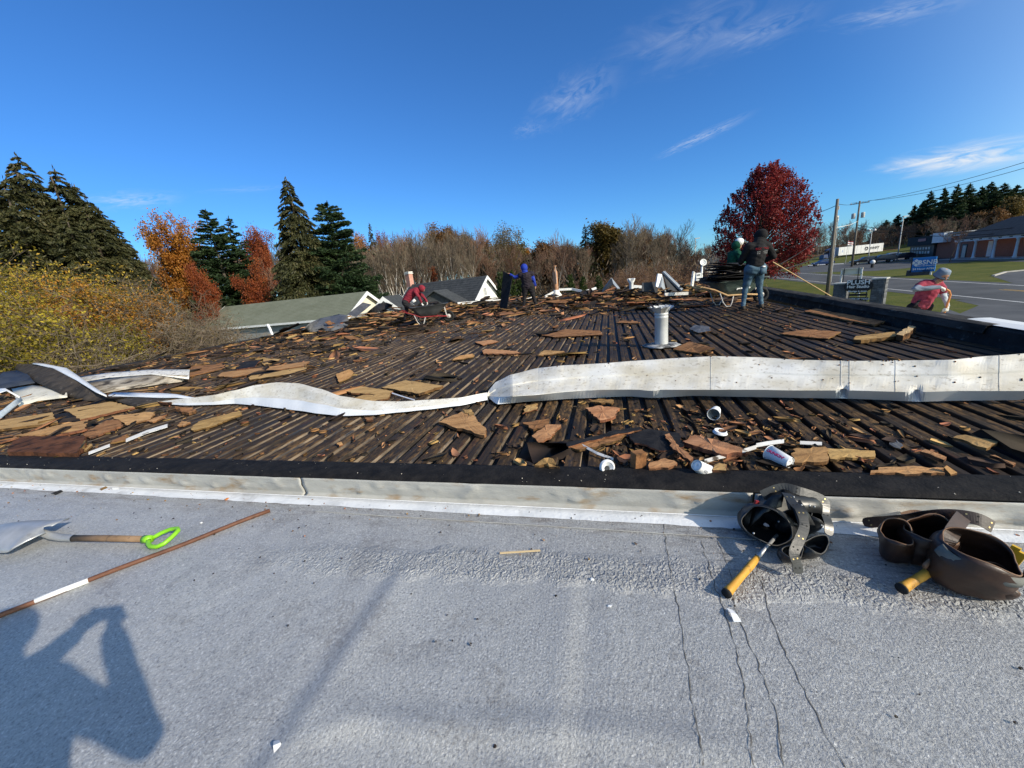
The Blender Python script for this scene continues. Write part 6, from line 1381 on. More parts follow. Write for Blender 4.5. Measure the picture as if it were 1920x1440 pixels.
def brown_pouch():
    t = thing('tool_belt', 'brown leather tool belt with three open pouches sitting on the white roof at the right', 'tool belt', (0, 0, 0))
    def q(x, y, z): return at(x, y, ZL+z)
    pouch(t, q(1842, 1032, .18), (.10, -.24, .95), .104, .084, .18, M_leatherb, M_leatherrim, -.60, .3, 'large_pouch', wob=.05)
    pouch(t, q(1748, 994, .165), (-.12, -.20, .95), .080, .066, .165, M_leatherb, M_leatherrim, -.25, .3, 'middle_pouch', wob=.06)
    pouch(t, q(1682, 998, .150), (-.32, -.20, .9), .050, .056, .15, M_leatherb, M_leatherrim, -.5, .3, 'small_pouch', wob=.08)
    # the slumped body of the large pouch with its folded outer pocket
    pouch(t, q(1866, 1082, .085), (.30, -.42, .80), .085, .05, .09, M_leatherb, M_leatherrim, -.35, .1, 'outer_pocket', wob=.05)
    pouch(t, q(1893, 1103, .050), (.55, -.35, .65), .046, .026, .05, M_leatherb, M_leatherrim, .1, .2, 'outer_pocket', wob=.09)
    rows = []; c = q(1842, 1032, .18); ax = Vector((.10, -.24, .95)).normalized(); x = Vector((math.cos(-.6), math.sin(-.6), 0)); x = (x-ax*x.dot(ax)).normalized(); y = ax.cross(x)
    for k in range(26):
        a = math.radians(196+k*6.4); sup = 1/((abs(math.cos(a))**2.6+abs(math.sin(a))**2.6)**(1/2.6)); r_ = (x*.104*math.cos(a)+y*.084*math.sin(a))*sup; rows.append([c+r_*1.07-ax*.010, c+r_*1.13-ax*.030, c+r_*1.15-ax*.050])
    sheet('felt_band', rows, mat('grey_felt_band', (.13, .135, .12), (.20, .20, .18), rough=.9, scale=10), t=.004, parent=t)
    belt(t, [q(1862, 988, .16), q(1838, 975, .185), q(1806, 968, .19), q(1770, 966, .18), q(1730, 969, .15), q(1690, 974, .10), q(1650, 978, .05), q(1618, 981, .02)], .050, M_leatherb, (0, -.9, .45), holes=9)
    belt(t, [q(1692, 967, .07), q(1715, 962, .085), q(1740, 966, .09)], .03, M_leatherrim, (0, -.7, .7), 'belt_loop')
    belt(t, [q(1806, 968, .195), q(1794, 985, .19), q(1780, 1008, .175), q(1772, 1030, .13)], .050, M_leatherb, (0, -.6, .8), 'strap')
    hammer(t, q(1690, 1104, .028), q(1752, 1066, .05), .020)
    b = MB(); b.tube([q(1733, 1062, .085), q(1764, 1034, .11)], [.015, .011], 8, sx=.5); b.build('knife_sheath', M_leatherrim, t, True)
    b = MB(); b.box(q(1907, 1046, .09), (.016, .030, .06), (.2, .1, .4)); b.box(q(1903, 1030, .12), (.014, .024, .026), (.2, .1, .4)); b.build('yellow_tool', mat('yellow_plastic', (.55, .34, .02), rough=.5), t)
brown_pouch()
# scraps on the white roof
def scrap(label, px, z, m, cat='scrap', name='paper_scrap', th=.002, curl=.01):
    q = MB(); c = [at(x, y, z) for x, y in px]; rows = [[c[0], c[1]], [c[0].lerp(c[3], .5)+Vector((0, 0, curl)), c[1].lerp(c[2], .5)+Vector((0, 0, curl*.6))], [c[3], c[2]]]; return sheet(name, rows, m, label, cat, th, smooth=False)
scrap('small torn white paper scrap at the bottom of the white roof', [(513, 1390), (523, 1388), (531, 1402), (514, 1416)], ZL+.008, M_white)
scrap('crumpled clear plastic wrapper below the yellow hammer grip', [(1362, 1140), (1374, 1144), (1390, 1166), (1376, 1166)], ZL+.008, M_strip_clean, name='wrapper')
b = MB(); a, c = at(937, 1036, ZL+.012), at(1013, 1031, ZL+.012); b.prism([a+Vector((0, .004, 0)), a-Vector((0, .004, 0)), c-Vector((0, .0035, 0)), c+Vector((0, .0035, 0))], (0, 0, -.006)); tag(b.build('wood_splinter', mat('fresh_splinter', (.62, .47, .27), rough=.8)), 'thin fresh wood splinter in the middle of the white roof', 'splinter')
for lab, x, y, m, r in (('orange crumb of board near the flashing above the stick', 425, 936, mat('orange_crumb', (.45, .16, .05), rough=.9), .016), ('smaller rust crumb right of the orange one', 457, 936, M_board_dark, .009), ('white blob of sealant stuck in the wrinkled coating', 1110, 1086, M_whitecoat, .010), ('small white dab left below the wrinkled band', 1143, 1136, M_whitecoat, .008), ('white chip beside the top of the brown stick', 378, 980, M_white, .008)):
    b = MB(); R_ = random.Random(x); b.sphere((0, 0, 0), (r, r*.8, r*.5), 8, 5); b.v = [tuple(Vector(v)*(1+.35*R_.uniform(-1, 1))) for v in b.v]; o = b.build('crumb', m, None, loc=at(x, y, ZL+r*.4)); tag(o, lab, 'crumb')
scrap('dark curled chip on the white roof at the upper left', [(95, 925), (112, 919), (118, 921), (104, 928)], ZL+.008, M_felt, name='felt_chip'); scrap('curled brown chip beside a white one near the flashing', [(186, 917), (198, 912), (202, 915), (190, 920)], ZL+.008, M_board_dark, name='felt_chip'); scrap('white chip beside the brown one near the flashing', [(208, 914), (222, 914), (224, 918), (212, 919)], ZL+.008, M_white)

# ------------------------------------------------------------------ wheelbarrows
M_tubgreen = mat('faded_green_tub', (.065, .095, .080), (.13, .165, .142), rough=.6, scale=5, c3=(.14, .14, .12), s3=7, lo3=.58, hi3=.72)
M_tubdark = mat('dark_grey_tub', (.040, .042, .044), (.075, .077, .078), rough=.6, scale=4)
M_palemetal = mat('pale_strut', (.42, .40, .38), (.55, .52, .48), rough=.6, scale=6)
def barrow(label, p, rz, tubm, framem, wood=False, word=None):
    t = thing('wheelbarrow', label, 'wheelbarrow', p, rz)
    rows = []
    for z, x0, x1, hw, r in ((.27, -.24, .26, .17, .06), (.30, -.30, .33, .21, .09), (.45, -.44, .52, .30, .14), (.60, -.56, .68, .355, .16), (.615, -.60, .72, .385, .17)):
        row = []
        for cx, cy, a0 in ((x1-r, hw-r, 0), (x0+r, hw-r, 90), (x0+r, -hw+r, 180), (x1-r, -hw+r, 270)):
            for k in range(5): a = math.radians(a0+22.5*k); row.append(Vector((cx+r*math.cos(a), cy+r*math.sin(a), z+(.06*max(0, (cx-.1)) if z > .4 else 0))))
        rows.append(row)
    b = MB().grid(rows, closed=True); b.add(rows[0], [tuple(range(len(rows[0])-1, -1, -1))]); o = b.build('tub', tubm, t, True); solid(o, .008)
    for s in (-1, 1):
        b = MB(); b.tube([(-1.05, s*.29, .58), (-.6, s*.27, .44), (-.25, s*.22, .27), (.25, s*.17, .25), (.66, s*.09, .20)], .022 if wood else .017, 8); b.build('handle' if wood else 'rail', M_wood_pale if wood else framem, t, True)
        b = MB(); b.tube([(-1.06, s*.29, .583), (-.92, s*.286, .545)], .026, 8); b.build('grip', M_rubber if not wood else M_wood_pale, t, True)
        b = MB(); b.tube([(-.10, s*.20, .26), (-.16, s*.26, .10), (-.20, s*.27, .012), (-.30, s*.27, .012), (-.38, s*.26, .12), (-.46, s*.25, .36)], .013, 7); b.build('leg', M_palemetal, t, True)
        b = MB(); b.box((.60, s*.10, .38), (.035, .012, .42), (0, -.18, 0)); b.build('brace', M_palemetal, t)
    b = MB(); b.tube([(.19*math.cos(a)*.82+.68, 0, .19+.19*math.sin(a)*.82) for a in [2*math.pi*i/20 for i in range(21)]], .042, 8, cap=False); w_ = b.build('wheel', M_rubber, t, True)
    b = MB(); b.lathe([(.015, -.05), (.035, -.045), (.075, -.02), (.075, .02), (.035, .045), (.015, .05)], 14, Matrix.Translation((.68, 0, .19)) @ Matrix.Rotation(math.pi/2, 4, 'X')); b.build('hub', M_palemetal, w_, True)
    b = MB(); b.tube([(.68, -.13, .19), (.68, .13, .19)], .010, 6); b.build('axle', framem, t)
    if word: text('lettering', word, .085, M_letter, Matrix.Translation((.08, -.292, .43)) @ Matrix.Rotation(math.radians(60), 4, 'X'), t, .003, .25, .002)
    return t
wb1 = at(806, 607, 0); barrow('dark grey wheelbarrow with a red frame beside the bent worker in the red hood', wb1, .12, M_tubdark, M_red)
wb2 = at(1374, 572, 0); barrow('green wheelbarrow with wooden handles heaped with black roofing sheets', wb2, -.05, M_tubgreen, M_darkmetal, True, 'Jackson 6')
R_ = random.Random(12)
for k in range(13):
    b = MB(); L_, w_ = R_.uniform(.95, 1.35), R_.uniform(.55, .8); rows = []
    for i in range(9):
        u = (i/8-.5)*L_; rows.append([Vector((u, (j/3-.5)*w_, .05*noise_(u*2+k, j+k*3.1)+.03*u*u*(-1 if k < 6 else 1))) for j in range(4)])
    o = b.grid(rows).build('roofing_sheet', M_felt, None, True); solid(o, .016)
    o.location = wb2+Vector((R_.uniform(-.14, .10)+.02, R_.uniform(-.08, .08), .62+k*.032)); o.rotation_euler = (R_.uniform(-.07, .07), .06+R_.uniform(-.10, .07), R_.uniform(-.25, .25))
    tag(o, ('black roofing sheet in the heap on the green wheelbarrow' if k < 12 else 'topmost black roofing sheet on the green wheelbarrow'), 'roofing sheet', 'black roofing sheets heaped on the green wheelbarrow')
for k in range(3):
    b = MB(); b.box((0, 0, 0), (R_.uniform(.3, .5), .3, .02)); o = b.build('roofing_scrap', M_felt); o.location = wb1+Vector((-.25+k*.3, .05, .60+.02*k)); o.rotation_euler = (R_.uniform(-.2, .2), R_.uniform(-.25, .1), k); tag(o, 'black scrap lying in the dark grey wheelbarrow', 'roofing scrap', 'black scraps in the dark grey wheelbarrow')

# ------------------------------------------------------------------ people
M_redhood = mat('red_sweatshirt', (.17, .018, .030), (.24, .030, .045), rough=.9, scale=9, bump=.3, bscale=25)
M_trous = mat('black_trousers', (.014, .013, .016), (.028, .026, .028), rough=.9, scale=8, bump=.3, bscale=25)
M_bluehood = mat('blue_sweatshirt', (.018, .036, .26), (.028, .060, .38), rough=.9, scale=9)
M_vest = mat('dark_vest', (.016, .013, .018), (.032, .026, .034), rough=.85, scale=10, bump=.3, bscale=25)
M_hoodie = mat('black_sweatshirt', (.012, .012, .013), (.024, .023, .024), rough=.9, scale=9, bump=.35, bscale=22)
M_jeans = mat('blue_jeans', (.045, .085, .120), (.105, .165, .215), rough=.9, scale=4, c3=(.04, .07, .11), s3=10, lo3=.55, hi3=.7, bump=.3, bscale=25)
M_greenhood = mat('green_sweatshirt', (.008, .050, .030), (.014, .080, .050), rough=.9, scale=8, bump=.3, bscale=25)
M_pink = mat('faded_red_tshirt', (.22, .028, .050), (.34, .070, .100), rough=.9, scale=7, bump=.5, bscale=16)
M_sleeve = mat('grey_blue_sleeve', (.16, .19, .24), (.24, .27, .32), rough=.9, scale=9)
M_sleeveL = mat('pale_grey_sleeve', (.40, .44, .46), (.50, .54, .56), rough=.9, scale=9)
M_hatblue = mat('blue_grey_hat', (.14, .18, .24), (.20, .245, .31), rough=.9, scale=9, bump=.3, bscale=30)
M_glove = mat('white_glove', (.62, .60, .55), (.70, .68, .63), rough=.9, scale=12)
M_boot = mat('work_boot', (.05, .04, .03), (.08, .065, .05), rough=.8); M_shoe = mat('white_shoe', (.55, .53, .50), (.65, .63, .6), rough=.7)
M_hair = mat('dark_hair', (.012, .010, .009), rough=.6); M_eye = mat('dark_eye', (.02, .015, .012), rough=.3)
def capsule(b, p0, p1, r0, r1, n=12):
    p0, p1 = Vector(p0), Vector(p1); d = p1-p0; L = max(d.length, 1e-4); u = d/L if d.length > 1e-4 else Vector((0, 0, 1)); pts = []; rr = []
    for i in range(5): a = math.pi/2*(1-i/4); pts.append(p0-u*r0*math.sin(a)); rr.append(max(r0*math.cos(a), r0*.02))
    for i in range(1, 4): pts.append(p0.lerp(p1, i/4)); rr.append(r0+(r1-r0)*i/4)
    for i in range(5): a = math.pi/2*i/4; pts.append(p1+u*r1*math.sin(a)); rr.append(max(r1*math.cos(a), r1*.02))
    b.tube(pts, rr, n)
def hand_caps(wrist, dirv, palmn, mi, curl=.9, s=1.0, side=1):
    """palm, four fingers bent round what they hold and a thumb leaving the side of the palm"""
    d = Vector(dirv).normalized(); n = (Vector(palmn)-d*Vector(palmn).dot(d)).normalized(); sd = d.cross(n).normalized()*side; out = []
    w = Vector(wrist); out.append((w, w+d*.03*s, .024*s, .027*s, mi))
    for k, (o, L) in enumerate(((-.030, .070), (-.010, .080), (.010, .075), (.029, .058))):
        a = w+d*.025*s+sd*o*.6*s; k0 = w+d*.082*s+sd*o*s; out.append((a, k0, .016*s, .0125*s, mi))
        m1 = k0+(d*math.cos(curl)+n*math.sin(curl))*L*.5*s; e = m1+(d*math.cos(curl*2.1)+n*math.sin(curl*2.1))*L*.45*s; out.append((k0, m1, .0115*s, .0105*s, mi)); out.append((m1, e, .0105*s, .009*s, mi))
    a = w+d*.03*s-sd*.022*s; m1 = a+(d*.55-sd*.65+n*.35).normalized()*.042*s; out.append((a, m1, .014*s, .012*s, mi)); out.append((m1, m1+(d*.8+n*.5+sd*.1).normalized()*.034*s, .0115*s, .0095*s, mi)); return out
def person(label, loc, caps, mats, rz=0.0, voxel=.013, kids=(), smooth_it=4):
    t = thing('person', label, 'person', loc, rz); b = MB()
    for p0, p1, r0, r1, mi in caps: capsule(b, p0, p1, r0, r1)
    tmp = b.build('tmp_body', mats); md = tmp.modifiers.new('r', 'REMESH'); md.mode = 'VOXEL'; md.voxel_size = voxel
    sm = tmp.modifiers.new('s', 'SMOOTH'); sm.factor = .5; sm.iterations = smooth_it
    dg = bpy.context.evaluated_depsgraph_get(); me = bpy.data.meshes.new_from_object(tmp.evaluated_get(dg)); bpy.data.objects.remove(tmp)
    n = len(me.vertices); co = np.empty(n*3, np.float32); me.vertices.foreach_get('co', co); co = co.reshape(-1, 3)
    # folds in the cloth
    nr = np.empty(n*3, np.float32); me.vertices.foreach_get('normal', nr); nr = nr.reshape(-1, 3)
    best = np.full(n, 1e9); mi_ = np.zeros(n, int)
    for p0, p1, r0, r1, mi in caps:
        p0 = np.array(p0); p1 = np.array(p1); d = p1-p0; L2 = max(float(d@d), 1e-8); s = np.clip(((co-p0)@d)/L2, 0, 1); dist = np.linalg.norm(co-(p0+s[:, None]*d), axis=1)-(r0+(r1-r0)*s); k = dist < best; best[k] = dist[k]; mi_[k] = mi
    f = .006*np.sin(co[:, 2]*55+co[:, 0]*21+3*np.sin(co[:, 1]*17))*np.sin(co[:, 0]*19+co[:, 1]*33+co[:, 2]*9); cloth = np.isin(mi_, [i for i, m in enumerate(mats) if m.name not in ('skin', 'white_glove', 'work_boot', 'white_shoe')])
    co = co+nr*(f*cloth)[:, None]; me.vertices.foreach_set('co', co.astype(np.float32).ravel())
    me.materials.clear(); [me.materials.append(m) for m in mats]
    nf = len(me.polygons); ls = np.empty(nf, np.int32); me.polygons.foreach_get('loop_start', ls); lv = np.empty(len(me.loops), np.int32); me.loops.foreach_get('vertex_index', lv)
    me.polygons.foreach_set('material_index', mi_[lv[ls]].astype(np.int32)); me.polygons.foreach_set('use_smooth', [True]*nf); me.update(); me.name = 'body'
    mobj('body', me, t)
    for nm, bb, m in kids: bb.build(nm, m, t, True)
    return t
def V3(*a): return Vector(a)
def legs(hipL, kneeL, ankL, hipR, kneeR, ankR, toe, tm, sm, th=.088, bag=1.0):
    out = []
    for h, k, a in ((hipL, kneeL, ankL), (hipR, kneeR, ankR)):
        h, k, a = Vector(h), Vector(k), Vector(a); out += [(h, k, th*bag, .060*bag, tm), (k, a+V3(0, 0, .03), .060*bag, .046*bag, tm), (a+V3(0, 0, -.03), a+Vector(toe)*.17+V3(0, 0, -.035), .040, .034, sm), (a+V3(0, 0, .02), a+V3(0, 0, -.03)-Vector(toe)*.03, .046, .042, sm)]
    return out
def hood_mesh(c, r, face, open_=.62):
    """hood: shell round the head, open towards face"""
    f = Vector(face).normalized(); Q = f.to_track_quat('Z', 'Y').to_matrix(); b = MB(); rows = []
    for i in range(10):
        th = open_+(math.pi-open_)*i/9
        rows.append([Vector(c)+Q @ Vector((r[0]*math.sin(th)*math.cos(2*math.pi*j/18), r[1]*math.sin(th)*math.sin(2*math.pi*j/18), r[2]*math.cos(th))) for j in range(18)])
    b.grid(rows, closed=True)
    rows2 = [[Vector(c)+(p-Vector(c))*.93 for p in rows[0]], rows[0]]; b.grid(rows2, closed=True); return b
def face_caps(c, face, mi, s=1.0):
    f = Vector(face).normalized(); up = V3(0, 0, 1); sd = f.cross(up).normalized(); up = sd.cross(f); c = Vector(c)
    return [(c+up*.03*s-f*.015, c+up*.02*s+f*.01, .090*s, .086*s, mi), (c-up*.045*s+f*.025*s, c-up*.085*s+f*.045*s, .062*s, .040*s, mi), (c+f*.088*s+up*.012, c+f*.112*s-up*.022*s, .011*s, .015*s, mi), (c+sd*.086*s-up*.01, c+sd*.088*s-up*.035*s, .014*s, .011*s, mi), (c-sd*.086*s-up*.01, c-sd*.088*s-up*.035*s, .014*s, .011*s, mi), (c+f*.075*s-up*.055*s+sd*.018, c+f*.075*s-up*.055*s-sd*.018, .011*s, .011*s, mi)]
def eyes(c, face, s=1.0):
    f = Vector(face).normalized(); up = V3(0, 0, 1); sd = f.cross(up).normalized(); up = sd.cross(f); b = MB()
    for k in (-1, 1): b.sphere(Vector(c)+f*.088*s+up*.014+sd*.032*k, .011*s, 8, 5)
    return b

# 1: red hood, bent over the dark wheelbarrow
loc = at(779, 604, 0); hd = V3(.45, 0, 1.20)
caps = legs((-.24, .10, .70), (-.30, .12, .40), (-.44, .15, .10), (-.22, -.10, .68), (.12, -.12, .46), (.20, -.10, .10), (1, 0, 0), 1, 3, .10)
caps += [((-.24, -.09, .76), (-.24, .09, .76), .13, .13, 1), ((-.22, 0, .82), (.02, 0, 1.06), .145, .165, 0), ((.02, 0, 1.06), (.22, 0, 1.14), .165, .14, 0), ((.22, -.17, 1.12), (.22, .17, 1.12), .085, .085, 0), ((.28, 0, 1.15), (.38, 0, 1.18), .075, .075, 0)]
caps += [((.22, -.19, 1.10), (.33, -.23, .92), .070, .056, 0), ((.33, -.23, .92), (.38, -.18, .72), .056, .042, 0), ((.22, .19, 1.10), (.40, .22, .92), .070, .056, 0), ((.40, .22, .92), (.52, .14, .72), .056, .042, 0)]
caps += hand_caps((.385, -.175, .69), (.15, .1, -1), (1, 0, 0), 2) + hand_caps((.525, .135, .70), (.2, -.1, -1), (-1, 0, 0), 2, side=-1) + face_caps(hd, (.75, 0, -.65), 4)
kb = MB(); kb.box((.10, -.17, .79), (.16, .02, .10), (0, -.5, .1))
person('person in a dark red hooded sweatshirt bending over the dark grey wheelbarrow', loc, caps, [M_redhood, M_trous, M_glove, M_boot, M_skin], kids=[('hood', hood_mesh(hd+V3(-.01, 0, .01), (.118, .128, .14), (.75, 0, -.65), .75), M_redhood), ('eyes', eyes(hd, (.75, 0, -.65)), M_eye), ('shirt_tail', kb, M_white)])
# 2: blue hood, dark vest, holding the board upright, seen from behind
loc = at(993, 579, 0); hd = V3(-.07, .04, 1.575)
caps = legs((-.10, 0, .84), (-.17, .03, .46), (-.22, 0, .09), (.10, 0, .84), (.20, .03, .46), (.27, 0, .09), (.2, .95, 0), 1, 3, .125, 1.22)
caps += [((-.10, 0, .88), (.10, 0, .88), .165, .165, 1), ((-.01, 0, .92), (-.03, 0, 1.22), .20, .225, 0), ((-.23, 0, 1.32), (.20, 0, 1.32), .115, .115, 0), ((-.04, 0, 1.36), (-.07, .01, 1.47), .125, .11, 2)]
caps += [((-.23, 0, 1.33), (-.46, .08, 1.25), .075, .062, 2), ((-.46, .08, 1.25), (-.62, .14, 1.38), .060, .045, 2), ((.20, 0, 1.32), (.26, -.02, 1.08), .075, .062, 2), ((.26, -.02, 1.08), (.31, .05, .88), .060, .044, 2)]
caps += hand_caps((-.63, .15, 1.40), (-.7, .3, .5), (0, 0, -1), 4, .7) + hand_caps((.31, .06, .85), (.1, .15, -1), (-1, 0, 0), 4, .6) + face_caps(hd, (-.25, .95, 0), 4)
person('person in a blue hood and dark vest seen from behind, steadying an upright dark board', loc, caps, [M_vest, M_trous, M_bluehood, M_shoe, M_skin], kids=[('hood', hood_mesh(hd+V3(.0, -.01, .01), (.138, .150, .150), (-.25, .95, .05), .7), M_bluehood), ('eyes', eyes(hd, (-.25, .95, 0)), M_eye)])
q = MB(); bl = at(950, 578, 0); c_ = [P(937, 577, 15.3), P(950, 579, 14.9), P(961, 517, 15.0), P(943.5, 509, 15.4)]; q.prism(c_, Vector((.02, .05, 0))); tag(q.build('insulation_board', M_felt), 'dark board held upright by the worker in the blue hood', 'board')
# 3: green hood and white cap, behind the loaded wheelbarrow
loc = at(1373, 563, 0); hd = V3(.10, 0, 1.50)
caps = legs((-.05, .10, .82), (.02, .12, .44), (-.05, .14, .10), (-.05, -.10, .82), (.06, -.12, .44), (.02, -.12, .10), (1, 0, 0), 1, 3, .10)
caps += [((-.05, -.09, .88), (-.05, .09, .88), .13, .13, 1), ((-.04, 0, .95), (-.02, 0, 1.16), .15, .16, 0), ((-.01, -.16, 1.25), (-.01, .16, 1.25), .088, .088, 0), ((.02, 0, 1.28), (.06, 0, 1.38), .075, .07, 0)]
caps += [((-.01, -.20, 1.24), (.05, -.24, .99), .075, .060, 0), ((.05, -.24, .99), (.28, -.18, .98), .058, .044, 0), ((-.01, .20, 1.24), (.08, .24, 1.0), .075, .06, 0), ((.08, .24, 1.0), (.30, .14, .98), .058, .044, 0)]
caps += hand_caps((.30, -.18, .98), (1, 0, 0), (0, 0, -1), 2) + hand_caps((.32, .14, .98), (1, 0, 0), (0, 0, -1), 2, side=-1) + face_caps(hd, (1, -.1, -.1), 4)
capb = MB(); capb.sphere(hd+V3(.012, 0, .048), (.122, .110, .105), 16, 9); rows = [[hd+V3(.07+.15*f, (j/6-.5)*.17*(1-.35*f*f), .068-.035*f-.03*abs(j/6-.5)) for j in range(7)] for f in (0, .35, .7, 1.0)]; capb.grid(rows); rows = [[p-V3(0, 0, .012) for p in r] for r in rows]; capb.grid(rows)
person('person in a green hooded sweatshirt and white cap behind the loaded wheelbarrow', loc, caps, [M_greenhood, M_trous, M_glove, M_boot, M_skin], kids=[('cap', capb, M_white), ('hood', hood_mesh(hd+V3(-.05, 0, -.02), (.122, .122, .135), (1, -.1, .45), 1.3), M_greenhood), ('eyes', eyes(hd, (1, -.1, -.1)), M_eye)])
# 4: black hoodie and jeans, back to the viewer
loc = at(1410, 581, 0); hd = V3(.15, .10, 1.55)
caps = legs((-.09, 0, .84), (-.15, .05, .46), (-.22, -.02, .09), (.10, 0, .84), (.17, .05, .46), (.20, 0, .09), (.15, .98, 0), 1, 5, .118, .98)
caps += [((-.08, -.02, .87), (.09, -.02, .87), .148, .148, 1), ((.0, 0, 1.02), (.05, .02, 1.24), .172, .188, 0), ((.0, 0, .98), (.01, 0, 1.02), .172, .172, 0), ((-.12, .03, 1.34), (.24, .03, 1.33), .105, .105, 0), ((.06, .02, 1.36), (.13, .07, 1.48), .125, .115, 0)]
caps += [((.28, .03, 1.32), (.43, .05, 1.10), .082, .068, 0), ((.43, .05, 1.10), (.32, .28, 1.00), .066, .05, 0), ((-.16, .03, 1.33), (-.20, .16, 1.08), .082, .068, 0), ((-.20, .16, 1.08), (-.08, .38, 1.03), .066, .05, 0)]
caps += hand_caps((.31, .30, .99), (-.5, .8, 0), (0, 0, -1), 2) + hand_caps((-.06, .40, 1.03), (.4, .9, 0), (0, 0, -1), 2) + face_caps(hd, (-.1, .95, -.2), 4)
hb = hood_mesh(hd+V3(0, -.01, .01), (.122, .135, .150), (-.1, .95, -.1), .7); pk = MB(); pk.box((.09, -.165, .84), (.13, .012, .15), (-.1, 0, .05))
pw = MB(); pw.box((.085, -.175, .915), (.075, .012, .03), (0, 0, .2))
hm = MB(); hm.lathe([(.176, 0), (.180, .02), (.176, .045)], 24, Matrix.Translation((.0, 0, .945)) @ Matrix.Diagonal((1, .98, 1, 1)), cap=False)
t4 = person('person in a black printed hoodie and blue jeans standing with their back to the viewer', loc, caps, [M_hoodie, M_jeans, M_glove, M_shoe, M_skin, M_boot], kids=[('hood', hb, M_hoodie), ('eyes', eyes(hd, (-.1, .95, -.2)), M_eye), ('back_pocket', pk, M_jeans), ('paper_in_pocket', pw, M_white), ('hem', hm, M_hoodie)])
Mb = Matrix.Translation((.05, -.172, 1.275)) @ Matrix.Rotation(math.radians(84), 4, 'X')
M_redprint = mat('red_print', (.32, .012, .02), rough=.8); M_whiteprint = mat('white_print', (.45, .45, .44), rough=.8)
def bent_text(s, sz, z, m, name='print'):
    o = text(name, s, sz, m, Matrix.Identity(4), t4, .001, 0, .001, 1.0)
    for v in o.data.vertices: x = v.co.x; zz = z+v.co.y; v.co = Vector((x+.05, -.178+.02+.9*x*x-.012*(1.24-zz)*4-.0+.0, zz))
    return o
bent_text('ROOFING', .062, 1.285, M_redprint); bent_text('& CONSTRUCTION', .026, 1.225, M_whiteprint); bent_text('ROOFS  SIDING  REPAIRS', .020, 1.190, M_whiteprint)
b = MB(); b.tube([P(1449, 491, 8.25), P(1510, 527, 8.5), P(1566, 560, 8.7)], .011, 7); tag(b.build('pole', M_wood_pale), 'long pale pole slanting from the hands of the person in the black hoodie', 'pole')
# 5: faded red shirt and blue-grey bucket hat, on a ladder beyond the parapet
loc = P(1727, 575, 7.7); hd = V3(.24, -.16, .60); fc = V3(-.10, -.75, -.62)
caps = [((-.11, .02, -.02), (.10, .02, -.02), .125, .125, 1), ((-.10, .02, -.06), (-.10, .06, -.50), .10, .066, 1), ((-.10, .06, -.50), (-.10, .10, -.92), .066, .05, 1), ((.10, .02, -.06), (.10, -.02, -.48), .10, .066, 1), ((.10, -.02, -.48), (.10, .10, -.88), .066, .05, 1), ((-.10, .06, -.97), (-.10, -.06, -.98), .042, .036, 3), ((.10, .06, -.93), (.10, -.06, -.94), .042, .036, 3)]
caps += [((-.01, .0, .06), (.10, -.03, .30), .150, .165, 0), ((.0, -.06, .44), (.27, -.05, .40), .095, .095, 0), ((.15, -.05, .42), (.21, -.12, .52), .07, .062, 4)]
caps += [((-.03, -.06, .45), (-.17, -.11, .42), .078, .066, 0), ((-.15, -.11, .42), (-.30, -.17, .385), .058, .05, 5), ((-.30, -.17, .385), (.01, -.30, .385), .052, .038, 5), ((.30, -.06, .38), (.32, -.10, .27), .078, .068, 0), ((.32, -.10, .27), (.30, -.14, .18), .054, .048, 6), ((.30, -.14, .18), (.235, -.26, .02), .047, .036, 6)]
caps += hand_caps((.02, -.305, .385), (1, -.1, -.25), (0, .3, -1), 2, 1.0) + hand_caps((.23, -.27, .0), (-.25, -.15, -1), (0, 1, 0), 2, 1.0) + face_caps(hd, fc, 4)
hat = MB(); Q = Matrix.Translation(hd-fc.normalized()*.012) @ (Matrix.Rotation(.62, 4, 'X')); hat.lathe([(.001, .135), (.06, .132), (.100, .115), (.114, .05), (.120, .01), (.136, -.045), (.139, -.05), (.118, .006), (.105, .0)], 26, Q, cap=False)
ap = MB(); ap.tube([V3(-.16, -.10, .14), V3(-.26, -.12, .06), V3(-.33, -.10, .0)], [.02, .03, .012], 8)
caps = [(Vector(a)-V3(.17*a[2], 0, 0) if a[2] > 0 else Vector(a), Vector(c)-V3(.17*c[2], 0, 0) if c[2] > 0 else Vector(c), r0, r1, m_) for a, c, r0, r1, m_ in caps]; Sh = Matrix(((1, 0, -.17, 0), (0, 1, 0, 0), (0, 0, 1, 0), (0, 0, 0, 1)))
hat.v = [tuple(Sh @ (hd+(Vector(v)-hd)*.86)) for v in hat.v]; ey = eyes(hd, fc); ey.v = [tuple(Sh @ Vector(v)) for v in ey.v]
person('person in a faded red shirt and sun hat with an orange pole beyond the parapet', loc, caps, [M_pink, M_trous, M_glove, M_boot, M_skin, M_sleeve, M_sleeveL], voxel=.010, kids=[('hat', hat, M_hatblue), ('eyes', ey, M_eye), ('apron_tie', ap, M_trous)])
b = MB(); pp = [loc+V3(.045, -.35, .345), loc+V3(.125, -.34, .30), loc+V3(.195, -.31, .22), loc+V3(.20, -.28, .0), loc+V3(.205, -.25, -.16)]; b.tube(pp, .017, 10)
tag(b.build('pry_pole', mat('orange_handle', (.62, .22, .07), (.72, .30, .12), rough=.5, scale=6)), 'orange bent pole gripped by the person in the sun hat', 'pole')
lt = thing('ladder', 'metal ladder under the person in the sun hat, outside the parapet', 'ladder', loc+V3(0, .03, 0)); top_z = -.15; zb = ZG-loc.z
for s in (-.22, .22): b = MB(); b.tube([(s, .0, top_z), (s, .35, zb)], .03, 6); b.build('rail', M_palemetal, lt)
